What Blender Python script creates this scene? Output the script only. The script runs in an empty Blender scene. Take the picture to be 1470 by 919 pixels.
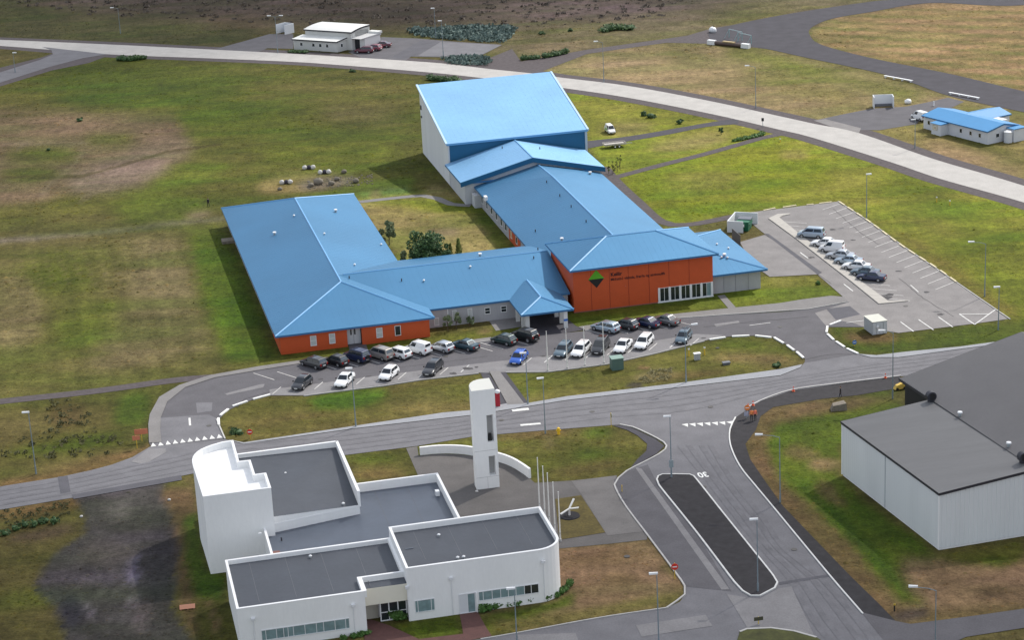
import bpy, math, random
import numpy as np
from mathutils import Vector, Matrix
from mathutils.geometry import tessellate_polygon
random.seed(7); rng = np.random.default_rng(7)
R = math.radians
scene = bpy.context.scene
col = scene.collection
# ------------------------------------------------------------------ camera (surveyed from the photograph)
FPX, PITCH, ROLL, CAMH = 3135.33, R(18.75545), R(-2.91353), 112.0
PW, PH = 1470.0, 919.0
cam_f = np.array([0, math.cos(PITCH), -math.sin(PITCH)])
_u = np.array([0, math.sin(PITCH), math.cos(PITCH)]); _r = np.array([1.0, 0, 0])
cam_r = math.cos(ROLL)*_r + math.sin(ROLL)*_u
cam_u = -math.sin(ROLL)*_r + math.cos(ROLL)*_u
cd = bpy.data.cameras.new('camera'); cam = bpy.data.objects.new('camera', cd); col.objects.link(cam)
cd.sensor_width = 36.0; cd.sensor_fit = 'HORIZONTAL'; cd.lens = 36.0*FPX/PW
cd.clip_start = 1.0; cd.clip_end = 30000.0
M = Matrix.Identity(4)
for i in range(3):
    M[i][0] = cam_r[i]; M[i][1] = cam_u[i]; M[i][2] = -cam_f[i]
M[2][3] = CAMH
cam.matrix_world = M
scene.camera = cam
# ------------------------------------------------------------------ sky, sun, exposure
SUN_AZ, SUN_EL = R(45), R(44)
w = bpy.data.worlds.new('World'); scene.world = w; w.use_nodes = True
nt = w.node_tree; bg = nt.nodes['Background']
sky = nt.nodes.new('ShaderNodeTexSky'); sky.sky_type = 'NISHITA'; sky.sun_disc = False
sky.sun_elevation = SUN_EL; sky.sun_rotation = R(90)-SUN_AZ; sky.dust_density = 2.2; sky.air_density = 1.0; sky.ozone_density = 1.0
# thin broken cloud over the whole sky: it whitens the blue
tc = nt.nodes.new('ShaderNodeTexCoord'); nz = nt.nodes.new('ShaderNodeTexNoise'); nz.inputs['Scale'].default_value = 3.0; nz.inputs['Detail'].default_value = 6
rp = nt.nodes.new('ShaderNodeMapRange'); rp.inputs[1].default_value = .40; rp.inputs[2].default_value = .62; rp.inputs[3].default_value = .25; rp.inputs[4].default_value = .85
mx = nt.nodes.new('ShaderNodeMix'); mx.data_type = 'RGBA'; mx.inputs[7].default_value = (7.6, 7.9, 8.4, 1)
nt.links.new(tc.outputs['Generated'], nz.inputs['Vector']); nt.links.new(nz.outputs[0], rp.inputs[0]); nt.links.new(rp.outputs[0], mx.inputs[0])
nt.links.new(sky.outputs[0], mx.inputs[6]); nt.links.new(mx.outputs[2], bg.inputs[0])
bg.inputs[1].default_value = 0.13
ld = bpy.data.lights.new('sun', 'SUN'); ld.energy = 3.9; ld.angle = R(1.0); ld.color = (1.0, .955, .88)
sun = bpy.data.objects.new('sun', ld); col.objects.link(sun)
sd = Vector((math.cos(SUN_AZ)*math.cos(SUN_EL), math.sin(SUN_AZ)*math.cos(SUN_EL), math.sin(SUN_EL)))
sun.rotation_euler = sd.to_track_quat('Z', 'Y').to_euler(); sun.location = (0, 300, 200)
# unseen cloud bodies, added high above to dim the sun on parts of the ground
def shade_cloud():
    m = bpy.data.materials.new('shade_cloud_vapour'); m.use_nodes = True; n = m.node_tree; n.nodes.remove(n.nodes['Principled BSDF'])
    v = n.nodes.new('ShaderNodeVolumePrincipled'); v.inputs['Color'].default_value = (1, 1, 1, 1); v.inputs['Density'].default_value = .0095; v.inputs['Anisotropy'].default_value = .5
    n.links.new(v.outputs[0], n.nodes['Material Output'].inputs['Volume'])
    vv, ff = [], []; r_ = random.Random(4); off = Vector((sd.x/sd.z, sd.y/sd.z, 0))*720
    lumps = [(-150, 190, 130, 95), (-20, 175, 150, 95), (120, 160, 140, 95), (-240, 300, 130, 120), (-240, 440, 120, 130), (-250, 600, 130, 140), (250, 190, 130, 100), (-200, 740, 150, 100), (-130, 610, 120, 85), (-40, 680, 140, 70), (110, 720, 150, 60)]
    for cx_, cy_, rx_, ry_ in lumps:
        b = len(vv); S_, T_ = 24, 12
        for a in range(T_+1):
            ph = math.pi*a/T_
            for k in range(S_):
                t = 2*math.pi*k/S_; j = 1+.06*math.sin(3*t+cx_)*math.sin(ph); vv.append((cx_+off.x+rx_*j*math.sin(ph)*math.cos(t), cy_+off.y+ry_*j*math.sin(ph)*math.sin(t), 720+55*j*math.cos(ph)))
        for a in range(T_):
            for k in range(S_): ff.append((b+a*S_+k, b+(a+1)*S_+k, b+(a+1)*S_+(k+1) % S_, b+a*S_+(k+1) % S_))
    me = bpy.data.meshes.new('shade_cloud'); me.from_pydata(vv, [], ff); me.materials.append(m); o = bpy.data.objects.new('shade_cloud', me); col.objects.link(o); o['kind'] = 'stuff'
shade_cloud()
vs = scene.view_settings; vs.view_transform = 'Standard'; vs.look = 'None'; vs.exposure = 0.12; vs.gamma = 1.0; vs.use_curve_mapping = False

# ------------------------------------------------------------------ survey helpers
def g(x, y, z=0.0):
    """the place on the level z that the photograph shows at (x, y)"""
    d = cam_f + (x-PW/2)/FPX*cam_r - (y-PH/2)/FPX*cam_u
    t = (z-CAMH)/d[2]
    return Vector((d[0]*t, d[1]*t, z))
def on_plane(x, y, p0, n):
    """the place on an upright wall (through p0, normal n) seen at (x, y)"""
    d = cam_f + (x-PW/2)/FPX*cam_r - (y-PH/2)/FPX*cam_u
    c = np.array([0, 0, CAMH]); t = float(np.dot(np.array(p0)-c, n)/np.dot(d, n)); q = c+d*t
    return Vector(q)

# ------------------------------------------------------------------ materials
def lin(c): return tuple((v/12.92 if v <= .04045 else ((v+.055)/1.055)**2.4) for v in [q/255 for q in c])
MATS = {}
def mat(name, c, rough=.6, metal=0., noise=0., nscale=1., fine=0., fscale=12., bump=0., bscale=8., spec=.5, stretch=(1, 1, 1), coat=0.):
    if name in MATS: return MATS[name]
    m = bpy.data.materials.new(name); m.use_nodes = True; n = m.node_tree; L = n.links
    b = n.nodes['Principled BSDF']; b.inputs['Roughness'].default_value = rough; b.inputs['Metallic'].default_value = metal
    b.inputs['Specular IOR Level'].default_value = spec; b.inputs['Coat Weight'].default_value = coat
    b.inputs['Base Color'].default_value = (*c, 1)
    if noise or fine or bump:
        geo = n.nodes.new('ShaderNodeNewGeometry'); mp = n.nodes.new('ShaderNodeMapping'); mp.inputs['Scale'].default_value = stretch
        L.new(geo.outputs['Position'], mp.inputs['Vector'])
        cur = None
        def nois(s, det):
            t = n.nodes.new('ShaderNodeTexNoise'); t.inputs['Scale'].default_value = s; t.inputs['Detail'].default_value = det; L.new(mp.outputs[0], t.inputs['Vector']); return t
        fac = None
        for s, a, det in ((nscale, noise, 5), (fscale, fine, 3)):
            if not a: continue
            t = nois(s, det); r = n.nodes.new('ShaderNodeMapRange'); r.inputs[1].default_value = .25; r.inputs[2].default_value = .75
            r.inputs[3].default_value = 1-a; r.inputs[4].default_value = 1+a; L.new(t.outputs[0], r.inputs[0])
            if fac is None: fac = r.outputs[0]
            else:
                mu = n.nodes.new('ShaderNodeMath'); mu.operation = 'MULTIPLY'; L.new(fac, mu.inputs[0]); L.new(r.outputs[0], mu.inputs[1]); fac = mu.outputs[0]
        if fac is not None:
            v = n.nodes.new('ShaderNodeVectorMath'); v.operation = 'SCALE'; v.inputs[0].default_value = c; L.new(fac, v.inputs['Scale']); L.new(v.outputs[0], b.inputs['Base Color'])
        if bump:
            t = nois(bscale, 4); bp = n.nodes.new('ShaderNodeBump'); bp.inputs['Strength'].default_value = min(1, bump); bp.inputs['Distance'].default_value = .05
            L.new(t.outputs[0], bp.inputs['Height']); L.new(bp.outputs[0], b.inputs['Normal'])
    MATS[name] = m; return m
roof_blue = mat('blue_roof_sheet', (.054, .188, .345), rough=.54, metal=.55, noise=.09, nscale=.07, fine=.015, fscale=.8, spec=.6)
roof_blue_sheen = mat('blue_roof_sheet_sheen', (.20, .41, .64), rough=.56, metal=.45, noise=.07, nscale=.1, fine=.04, fscale=1.2, spec=.6)  # same blue sheet made paler, the roof's sheen put into the colour
ridge_blue = mat('ridge_flashing', (.13, .35, .62), rough=.5)
fascia_blue = mat('blue_fascia', (.035, .15, .33), rough=.5)
deep_blue = mat('deep_blue_cladding', (.008, .105, .22), rough=.5, noise=.06, nscale=.5)
orange = mat('orange_cladding', (.54, .082, .018), rough=.6, noise=.05, nscale=.6, fine=.04, fscale=6)
orange_joint = mat('orange_joint', (.25, .03, .012), rough=.7)
grey_wall = mat('grey_wall_panel', (.40, .40, .42), rough=.7, noise=.08, nscale=.7, stretch=(1, 1, .25), fine=.04)
pale_wall = mat('pale_wall_sheet', (.55, .57, .60), rough=.55, noise=.05, nscale=.4, stretch=(1, 1, .2))
white_plaster = mat('white_plaster', (.87, .87, .86), rough=.8, noise=.025, nscale=.5, stretch=(1, 1, .3), fine=.02, fscale=4, bump=.15, bscale=6)
white_roof = mat('white_roof_paint', (.90, .90, .89), rough=.6, noise=.05, nscale=.7)
cream = mat('cream_plaster', (.76, .73, .62), rough=.75, noise=.04, nscale=.6)
coping = mat('white_coping', (.88, .88, .88), rough=.5)
membrane = mat('dark_roof_membrane', (.062, .070, .086), rough=.6, noise=.12, nscale=.25, fine=.06, fscale=1.5, bump=.2, bscale=3)
membrane_gloss = mat('roof_membrane_gloss', (.082, .098, .128), rough=.36, noise=.12, nscale=.25, fine=.05, fscale=1.5)  # membrane lightened: its gloss on the slope is put into the colour
wh_wall = mat('warehouse_cladding', (.71, .73, .74), rough=.5, noise=.05, nscale=.3, stretch=(1, 1, .2))
wh_roof = mat('warehouse_roof_sheet', (.135, .135, .138), rough=.62, noise=.10, nscale=.3, fine=.05, fscale=3, stretch=(.3, 2, 1))
wh_roof_b = mat('warehouse_upper_roof_sheet', (.105, .102, .106), rough=.66, noise=.08, nscale=.25, fine=.05, fscale=3)
black_wall = mat('black_cladding', (.012, .013, .018), rough=.6)
trim_dark = mat('dark_trim', (.03, .03, .04), rough=.5)
win_white = mat('white_frame', (.74, .75, .76), rough=.45)
glass = mat('window_glass', (.02, .028, .032), rough=.12, spec=.8)
glass_pale = mat('curtained_glass', (.20, .29, .30), rough=.25, spec=.6, noise=.25, nscale=1.2)
glass_blind = mat('blind_behind_glass', (.50, .52, .52), rough=.4)
door_white = mat('door_paint', (.66, .68, .70), rough=.5)
galv = mat('galvanised_steel', (.36, .40, .42), rough=.45, metal=.3)
pole_grey = mat('painted_pole', (.20, .25, .28), rough=.5)
lamp_white = mat('lamp_housing', (.82, .83, .84), rough=.4)
pole_white = mat('white_flagpole', (.80, .79, .76), rough=.4)
tyre_m = mat('tyre_rubber', (.016, .016, .017), rough=.85)
rim_m = mat('wheel_rim', (.42, .43, .45), rough=.35, metal=.6)
car_glass = mat('car_glass', (.013, .018, .024), rough=.08, spec=.9)
car_glass_r = mat('car_rear_glass', (.05, .07, .09), rough=.12, spec=1.0)
head_m = mat('headlight_lens', (.62, .65, .68), rough=.15)
tail_m = mat('tail_light_lens', (.32, .015, .012), rough=.25)
plate_m = mat('number_plate', (.75, .76, .76), rough=.5)
bumper_m = mat('black_plastic', (.025, .025, .027), rough=.7)
sign_orange = mat('orange_sign_face', (.58, .20, .11), rough=.5)
sign_red = mat('red_sign_face', (.62, .035, .02), rough=.45)
sign_yellow = mat('yellow_post', (.62, .43, .05), rough=.5)
sign_blue = mat('blue_sign_face', (.03, .16, .55), rough=.45)
grey_cab = mat('grey_cabinet', (.42, .44, .46), rough=.5)
green_cab = mat('green_cabinet', (.09, .16, .14), rough=.55)
green_cab_top = mat('green_cabinet_lid', (.20, .30, .26), rough=.5)
skip_green = mat('skip_green', (.015, .13, .07), rough=.5)
stone_m = mat('bare_stone', (.20, .175, .14), rough=.9, noise=.25, nscale=2)
white_stone = mat('whitewashed_stone', (.60, .58, .56), rough=.8)
kerb_white = mat('painted_kerb', (.78, .78, .76), rough=.7, noise=.12, nscale=1.5)
kerb_cream = mat('weathered_yellow_kerb', (.60, .53, .36), rough=.8, noise=.2, nscale=1.2)
kerb_grey = mat('concrete_kerb', (.42, .41, .40), rough=.8, noise=.12, nscale=1)
bark = mat('bark', (.10, .07, .05), rough=.9)
leaf_dark = mat('dark_leaf', (.038, .085, .024), rough=.7, noise=.35, nscale=1.2)
leaf_grey = mat('grey_green_leaf', (.10, .135, .06), rough=.8, noise=.3, nscale=1.2)
leaf_olive = mat('olive_leaf', (.15, .17, .03), rough=.8, noise=.3, nscale=1.2)
leaf_tip = mat('pale_leaf_tip', (.085, .15, .035), rough=.7, noise=.3, nscale=1.5)  # lighter green given to a random share of leaves
leaf_hedge = mat('hedge_leaf', (.05, .12, .018), rough=.75, noise=.35, nscale=1.5)
leaf_lupin = mat('blue_green_leaf', (.085, .13, .115), rough=.8, noise=.3, nscale=.6)
leaf_rough = mat('rough_heath_leaf', (.082, .080, .030), rough=.9, noise=.3, nscale=.6)
skin_m = mat('skin', (.50, .31, .22), rough=.6)
dark_cloth = mat('dark_cloth', (.018, .018, .024), rough=.85)
black_m = mat('black_paint', (.01, .01, .01), rough=.6)
logo_green = mat('logo_green', (.10, .40, .015), rough=.5)
ink = mat('dark_lettering', (.035, .006, .01), rough=.6)
paint_white = mat('road_paint', (.62, .62, .60), rough=.7, noise=.22, nscale=2.5)
paint_faint = mat('worn_road_paint', (.52, .51, .49), rough=.8, noise=.22, nscale=2)
teal_m = mat('teal_frame', (.22, .42, .42), rough=.5)
wood_m = mat('pale_timber', (.40, .31, .17), rough=.8, noise=.2, nscale=3)

# ------------------------------------------------------------------ mesh helpers
class MB:
    def __init__(s): s.v = []; s.f = []; s.m = []; s.mats = []
    def mi(s, m):
        if m not in s.mats: s.mats.append(m)
        return s.mats.index(m)
    def poly(s, pts, m):
        b = len(s.v); s.v += [tuple(p) for p in pts]; s.f.append(tuple(range(b, b+len(pts)))); s.m.append(s.mi(m)); return s
    def hexa(s, b4, t4, m, bottom=True):
        b = len(s.v); s.v += [tuple(p) for p in b4]+[tuple(p) for p in t4]; i = s.mi(m)
        fs = [(b+4, b+5, b+6, b+7)]+[(b+k, b+(k+1) % 4, b+4+(k+1) % 4, b+4+k) for k in range(4)]
        if bottom: fs.append((b+3, b+2, b+1, b))
        s.f += fs; s.m += [i]*len(fs); return s
    def box(s, x0, x1, y0, y1, z0, z1, m):
        return s.hexa([(x0, y0, z0), (x1, y0, z0), (x1, y1, z0), (x0, y1, z0)], [(x0, y0, z1), (x1, y0, z1), (x1, y1, z1), (x0, y1, z1)], m)
    def prism(s, pts, z0, z1, m, mtop=None, bottom=False):
        n = len(pts); b = len(s.v); s.v += [(p[0], p[1], z0) for p in pts]+[(p[0], p[1], z1) for p in pts]
        for k in range(n):
            s.f.append((b+k, b+(k+1) % n, b+n+(k+1) % n, b+n+k)); s.m.append(s.mi(m))
        s.cap([(p[0], p[1], z1) for p in pts], mtop or m)
        if bottom: s.cap([(p[0], p[1], z0) for p in pts], m)
        return s
    def cap(s, pts, m):
        b = len(s.v); s.v += [tuple(p) for p in pts]; i = s.mi(m)
        for t in tessellate_polygon([[Vector(p) for p in pts]]):
            a, bb, c = [Vector(pts[q]) for q in t]
            if (bb-a).cross(c-a).z < 0: t = (t[0], t[2], t[1])
            s.f.append(tuple(b+q for q in t)); s.m.append(i)
        return s
    def tube(s, p, q, r0, m, r1=None, n=8, caps=True):
        p = Vector(p); q = Vector(q); r1 = r0 if r1 is None else r1; d = (q-p).normalized()
        a = d.orthogonal().normalized(); c = d.cross(a); b = len(s.v); i = s.mi(m)
        for P_, r_ in ((p, r0), (q, r1)):
            for k in range(n):
                t = 2*math.pi*k/n; s.v.append(tuple(P_+a*(r_*math.cos(t))+c*(r_*math.sin(t))))
        for k in range(n): s.f.append((b+k, b+(k+1) % n, b+n+(k+1) % n, b+n+k)); s.m.append(i)
        if caps: s.f += [tuple(b+k for k in range(n))[::-1], tuple(b+n+k for k in range(n))]; s.m += [i, i]
        return s
    def blob(s, c, rx, ry, rz, m, seg=8, ring=5, jit=0., rnd=random):
        b = len(s.v); i = s.mi(m)
        for a in range(ring+1):
            ph = math.pi*a/ring
            for k in range(seg):
                t = 2*math.pi*k/seg; j = 1+rnd.uniform(-jit, jit)
                s.v.append((c[0]+rx*j*math.sin(ph)*math.cos(t), c[1]+ry*j*math.sin(ph)*math.sin(t), c[2]+rz*j*math.cos(ph)))
        for a in range(ring):
            for k in range(seg): s.f.append((b+a*seg+k, b+(a+1)*seg+k, b+(a+1)*seg+(k+1) % seg, b+a*seg+(k+1) % seg)); s.m.append(i)
        return s
    def mesh(s, name, smooth=False):
        me = bpy.data.meshes.new(name); me.from_pydata(s.v, [], s.f)
        for m in s.mats: me.materials.append(m)
        me.polygons.foreach_set('material_index', s.m)
        if smooth: me.polygons.foreach_set('use_smooth', [True]*len(s.f))
        me.update(); return me
    def obj(s, name, parent=None, smooth=False, **kw):
        o = bpy.data.objects.new(name, s.mesh(name, smooth)); col.objects.link(o)
        if parent is not None: o.parent = parent
        for k, v_ in kw.items(): o[k] = v_
        return o
def thing(name, label, cat, loc=(0, 0, 0), rz=0., group=None):
    o = bpy.data.objects.new(name, None); col.objects.link(o); o.location = loc; o.rotation_euler = (0, 0, rz); o.empty_display_size = .3
    o['label'] = label; o['category'] = cat
    if group: o['group'] = group
    return o
def structure(name, loc=(0, 0, 0)):
    o = bpy.data.objects.new(name, None); col.objects.link(o); o.location = loc; o['kind'] = 'structure'; return o
def tag(o, label, cat, group=None):
    o['label'] = label; o['category'] = cat
    if group: o['group'] = group
    return o
def inst(o, parent=None, loc=None, rz=None):
    c = o.copy(); col.objects.link(c); c.parent = parent
    if loc is not None: c.location = loc
    if rz is not None: c.rotation_euler = (0, 0, rz)
    return c
def copy_tree(o, parent=None):
    c = o.copy(); col.objects.link(c); c.parent = parent
    for ch in list(o.children): copy_tree(ch, c)
    return c
def smooth_line(pts, step=1.5, closed=False):
    P = [Vector(p) for p in pts]; n = len(P); out = []
    rngs = range(n) if closed else range(n-1)
    for i in rngs:
        p0 = P[(i-1) % n] if (closed or i > 0) else P[i]*2-P[i+1]; p1 = P[i]; p2 = P[(i+1) % n]
        p3 = P[(i+2) % n] if (closed or i+2 < n) else p2*2-p1
        k = max(1, int((p2-p1).length/step))
        for j in range(k):
            t = j/k; out.append(.5*((2*p1)+(p2-p0)*t+(2*p0-5*p1+4*p2-p3)*t*t+(3*p1-p0-3*p2+p3)*t**3))
    if not closed: out.append(P[-1])
    return out
def G(pts, z=0.): return [g(x, y, z) for x, y in pts]
HARD = []
def offset_line(line, d):
    out = []
    for i, p in enumerate(line):
        a = line[max(0, i-1)]; b = line[min(len(line)-1, i+1)]; t = (b-a); t.z = 0; t.normalize(); out.append(p+Vector((-t.y, t.x, 0))*d)
    return out
def sheet(name, pts_px, z, m, step=None, kind='structure', parent=None, world=None):
    P = world or G(pts_px, 0.)
    if step: P = smooth_line(P, step, True)
    HARD.append([(p[0], p[1]) for p in P]); mb = MB(); mb.cap([(p[0], p[1], z) for p in P], m)
    if parent is not None: return mb.obj(name, parent)
    return mb.obj(name, kind=kind)
def strip(mb, line, w, z, m, h=None):
    A = offset_line(line, w/2); B = offset_line(line, -w/2)
    for i in range(len(line)-1):
        if h: mb.hexa([(B[i].x, B[i].y, z), (B[i+1].x, B[i+1].y, z), (A[i+1].x, A[i+1].y, z), (A[i].x, A[i].y, z)],
                      [(B[i].x, B[i].y, z+h), (B[i+1].x, B[i+1].y, z+h), (A[i+1].x, A[i+1].y, z+h), (A[i].x, A[i].y, z+h)], m, False)
        else: mb.poly([(B[i].x, B[i].y, z), (B[i+1].x, B[i+1].y, z), (A[i+1].x, A[i+1].y, z), (A[i].x, A[i].y, z)], m)
    return mb

# ================================================================== GROUND: one sheet of soil and grass colours, with some shade painted in
K_ALB = 0.61
def alb(c): return np.array(lin(c))*K_ALB
GX0, GX1, GY0, GY1, GS = -190.0, 190.0, 195.0, 760.0, 0.8
nx, ny = int((GX1-GX0)/GS)+1, int((GY1-GY0)/GS)+1
XX, YY = np.meshgrid(GX0+GS*np.arange(nx), GY0+GS*np.arange(ny))
def vnoise(x, y, s, seed):
    r_ = np.random.default_rng(seed); T = r_.random((256, 256)); x = x/s+100.3; y = y/s+57.1
    xi = np.floor(x).astype(int); yi = np.floor(y).astype(int); fx = x-xi; fy = y-yi; fx = fx*fx*(3-2*fx); fy = fy*fy*(3-2*fy)
    a = T[yi % 256, xi % 256]; b = T[yi % 256, (xi+1) % 256]; c = T[(yi+1) % 256, xi % 256]; d = T[(yi+1) % 256, (xi+1) % 256]
    return (a*(1-fx)+b*fx)*(1-fy)+(c*(1-fx)+d*fx)*fy
def fbm(x, y, s, seed, o=4):
    t = 0; a = .5
    for k in range(o): t = t+a*vnoise(x, y, s/2**k, seed+k); a *= .5
    return t/(1-.5**o)
# plot of the patches of ground, drawn on a sheet 2 px to the cell
SX0, SY0, SR = -400, -200, .5
SW, SH = int((1870-SX0)*SR), int((1150-SY0)*SR)
sheet_img = np.empty((SH, SW, 3)); sheet_img[:] = alb((96, 90, 46))
sxx, syy = np.meshgrid(SX0+(np.arange(SW)+.5)/SR, SY0+(np.arange(SH)+.5)/SR)
def mask(poly):
    m = np.zeros((SH, SW), bool); n = len(poly)
    for i in range(n):
        (x0, y0), (x1, y1) = poly[i], poly[(i+1) % n]
        if y0 == y1: continue
        c_ = ((syy >= min(y0, y1)) & (syy < max(y0, y1))) & (sxx < x0+(syy-y0)*(x1-x0)/(y1-y0)); m ^= c_
    return m.astype(float)
def blur(a, r_):
    k = int(round(r_*SR))
    if k < 1: return a
    for _ in range(2):
        for ax in (0, 1):
            p = np.pad(a, [(k+1, k) if q == ax else (0, 0) for q in (0, 1)], mode='edge'); c_ = np.cumsum(p, ax)
            a = (np.take(c_, range(2*k+1, c_.shape[ax]), ax)-np.take(c_, range(0, c_.shape[ax]-2*k-1), ax))/(2*k+1)
    return a
def pt(c, b, al, *poly):
    global sheet_img
    m = blur(mask(poly), b)[..., None]*al; sheet_img = sheet_img*(1-m)+alb(c)*m
def el(c, b, al, cx, cy, rx, ry, rot=0):
    t = np.linspace(0, 2*math.pi, 24, endpoint=False); a = R(rot)
    pt(c, b, al, *[(cx+rx*math.cos(q)*math.cos(a)-ry*math.sin(q)*math.sin(a), cy+rx*math.cos(q)*math.sin(a)+ry*math.sin(q)*math.cos(a)) for q in t])
# far ground: dark heather, then rough pasture
pt((84, 72, 60), 14, 1, (-400, -200), (1870, -200), (1870, 40), (1000, 45), (800, 45), (740, 48), (560, 42), (400, 36), (330, 33), (210, 30), (100, 20), (20, 8), (-400, 0))
pt((78, 78, 44), 5, 1, (-400, 0), (20, 6), (110, 24), (230, 30), (330, 34), (380, 44), (330, 66), (143, 63), (-400, 56))
el((100, 98, 60), 8, .7, 200, 46, 120, 10)
el((108, 76, 62), 8, .6, 340, 30, 50, 5); el((98, 82, 78), 8, .5, 880, 10, 160, 12); el((64, 54, 46), 8, .7, 560, 22, 160, 10)
pt((110, 104, 66), 8, 1, (700, 46), (900, 30), (1020, 8), (1150, -10), (1400, -40), (1400, 5), (1250, 3), (1135, 20), (1023, 40), (985, 52), (860, 70), (748, 92), (700, 70))
el((86, 84, 50), 6, .8, 780, 55, 45, 9); el((136, 120, 82), 7, .9, 800, 68, 60, 8, -8); el((90, 78, 62), 8, .8, 960, 28, 90, 7, -8)
el((128, 116, 62), 6, .8, 1080, 30, 70, 6, -10)
# pasture right of the airport road
pt((146, 128, 84), 5, 1, (771, 104), (843, 77), (957, 62), (1050, 62), (1164, 84), (1364, 138), (1470, 161), (1870, 240), (1870, 420), (1470, 268), (1307, 218), (1120, 167), (900, 123))
pt((112, 122, 50), 7, .9, (1040, 66), (1090, 68), (1180, 95), (1290, 120), (1340, 140), (1300, 146), (1180, 118), (1040, 82))
el((110, 112, 56), 8, .8, 985, 80, 40, 8, 8); el((168, 146, 102), 10, .6, 880, 95, 90, 9); el((138, 132, 66), 8, .8, 1150, 125, 90, 12, 12); el((120, 116, 56), 8, .7, 1240, 165, 60, 8, 15)
pt((128, 120, 62), 6, 1, (1210, 184), (1330, 176), (1470, 160), (1870, 240), (1870, 420), (1470, 265), (1330, 225), (1235, 190))
el((150, 124, 86), 8, .9, 1400, 235, 80, 16, 18); el((104, 112, 44), 6, .9, 1400, 158, 40, 8, 12); el((84, 92, 34), 5, .8, 1400, 205, 60, 8, 18)
# track infield, mown in stripes
pt((156, 126, 84), 4, 1, (1163, 45), (1193, 26), (1250, 16), (1335, 3), (1470, 6), (1870, 10), (1870, 240), (1470, 132), (1364, 107), (1250, 84), (1178, 65))
for i in range(12): pt((118, 116, 60), 1, .6, (1150, 8+i*9.5), (1900, 26+i*15), (1900, 32+i*15), (1150, 12+i*9.5))
# big left field
pt((90, 92, 36), 6, 1, (-400, 60), (71, 96), (154, 78), (420, 89), (636, 106), (640, 290), (323, 300), (-400, 340))
el((70, 88, 22), 25, .9, 200, 120, 150, 28); el((88, 104, 26), 20, .8, 300, 165, 160, 26); el((98, 108, 34), 14, .7, 480, 220, 110, 24); el((72, 90, 24), 12, .8, 140, 145, 60, 10)
el((108, 100, 50), 14, .8, 460, 135, 120, 12); el((106, 98, 58), 8, .8, 520, 165, 60, 10, 5); el((118, 106, 56), 10, .6, 560, 125, 50, 12)
pt((112, 92, 66), 8, .95, (70, 160), (250, 165), (270, 200), (160, 250), (60, 290), (-400, 330), (-400, 150)); el((86, 96, 34), 7, .9, 160, 200, 40, 9); el((84, 94, 30), 7, .9, 60, 222, 55, 12); el((82, 90, 32), 6, .9, 40, 250, 45, 10)
el((126, 108, 88), 8, .9, 170, 250, 75, 22, -12); el((120, 100, 80), 8, .8, 230, 220, 50, 18, -12)
pt((88, 102, 34), 8, .9, (150, 300), (200, 278), (290, 290), (300, 312), (200, 325)); el((96, 110, 36), 8, .8, 270, 255, 60, 14, -15)
for p in ([(0, 252), (120, 250), (240, 216), (320, 205), (320, 208), (240, 220), (120, 255), (0, 257)],): pt((74, 66, 34), 1, .7, *p)
for p in ([(52, 280), (120, 218), (126, 218), (60, 280)], [(0, 203), (125, 205), (125, 208), (0, 207)], [(110, 290), (205, 235), (209, 236), (115, 292)], [(20, 215), (42, 200), (46, 200), (24, 218)]): pt((126, 112, 84), 1.5, .6, *p)
# quarry of bare stones by the white boulders
el((138, 122, 70), 6, .9, 430, 262, 60, 16, -6); el((120, 112, 92), 4, .8, 470, 262, 45, 9, -6); pt((88, 112, 34), 3, .9, (440, 283), (545, 258), (595, 253), (595, 268), (520, 275), (450, 285))
pt((104, 124, 70), 2, .9, (515, 276), (548, 272), (548, 284), (522, 288)); pt((104, 128, 76), 2, .9, (545, 272), (585, 268), (592, 280), (552, 284)); el((134, 112, 80), 2, .9, 540, 280, 9, 6); el((170, 150, 100), 3, .8, 625, 276, 18, 6)
pt((118, 110, 92), 1.5, .9, (-100, 350), (0, 343), (123, 333), (271, 316), (330, 311), (330, 316), (271, 322), (123, 339), (0, 350), (-100, 357)); el((140, 118, 92), 3, .7, 285, 308, 20, 6, -10)
# lower left field
pt((104, 100, 50), 6, 1, (-400, 352), (0, 350), (123, 339), (323, 318), (400, 515), (271, 541), (137, 558), (0, 573), (-400, 600))
el((92, 104, 34), 14, .9, 80, 400, 60, 28); el((90, 102, 34), 14, .8, 130, 470, 60, 40); pt((118, 108, 68), 16, .75, (180, 345), (255, 340), (285, 420), (310, 500), (150, 535), (120, 520), (190, 440)); pt((84, 104, 28), 7, .95, (268, 335), (325, 330), (400, 512), (330, 525), (290, 430)); el((118, 108, 66), 9, .7, 20, 450, 40, 60)
el((74, 98, 20), 8, .9, 340, 440, 22, 24)
for i in range(14): x = 20+i*19; pt((128, 118, 74), 1, .35, (x, 352), (x+3, 352), (x+24, 410), (x+21, 410))
# strip between path and street at the left
pt((92, 86, 42), 4, 1, (-400, 585), (0, 582), (137, 566), (271, 549), (238, 575), (213, 610), (212, 640), (160, 668), (0, 699), (-400, 740))
el((72, 92, 28), 6, .9, 190, 590, 32, 22, -20); el((74, 84, 28), 6, .8, 95, 640, 90, 12, -10); el((112, 84, 54), 4, .9, 90, 675, 110, 7, -12); el((84, 68, 38), 6, .7, 95, 590, 28, 25)
pt((120, 88, 56), 2, .85, (0, 692), (85, 678), (130, 669), (160, 661), (200, 645), (212, 636), (217, 642), (190, 658), (160, 669), (86, 686), (0, 700))
pt((122, 90, 58), 2, .85, (0, 733), (103, 716), (118, 715), (122, 724), (60, 736), (0, 745)); el((70, 62, 34), 3, .7, 205, 648, 8, 6)
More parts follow.
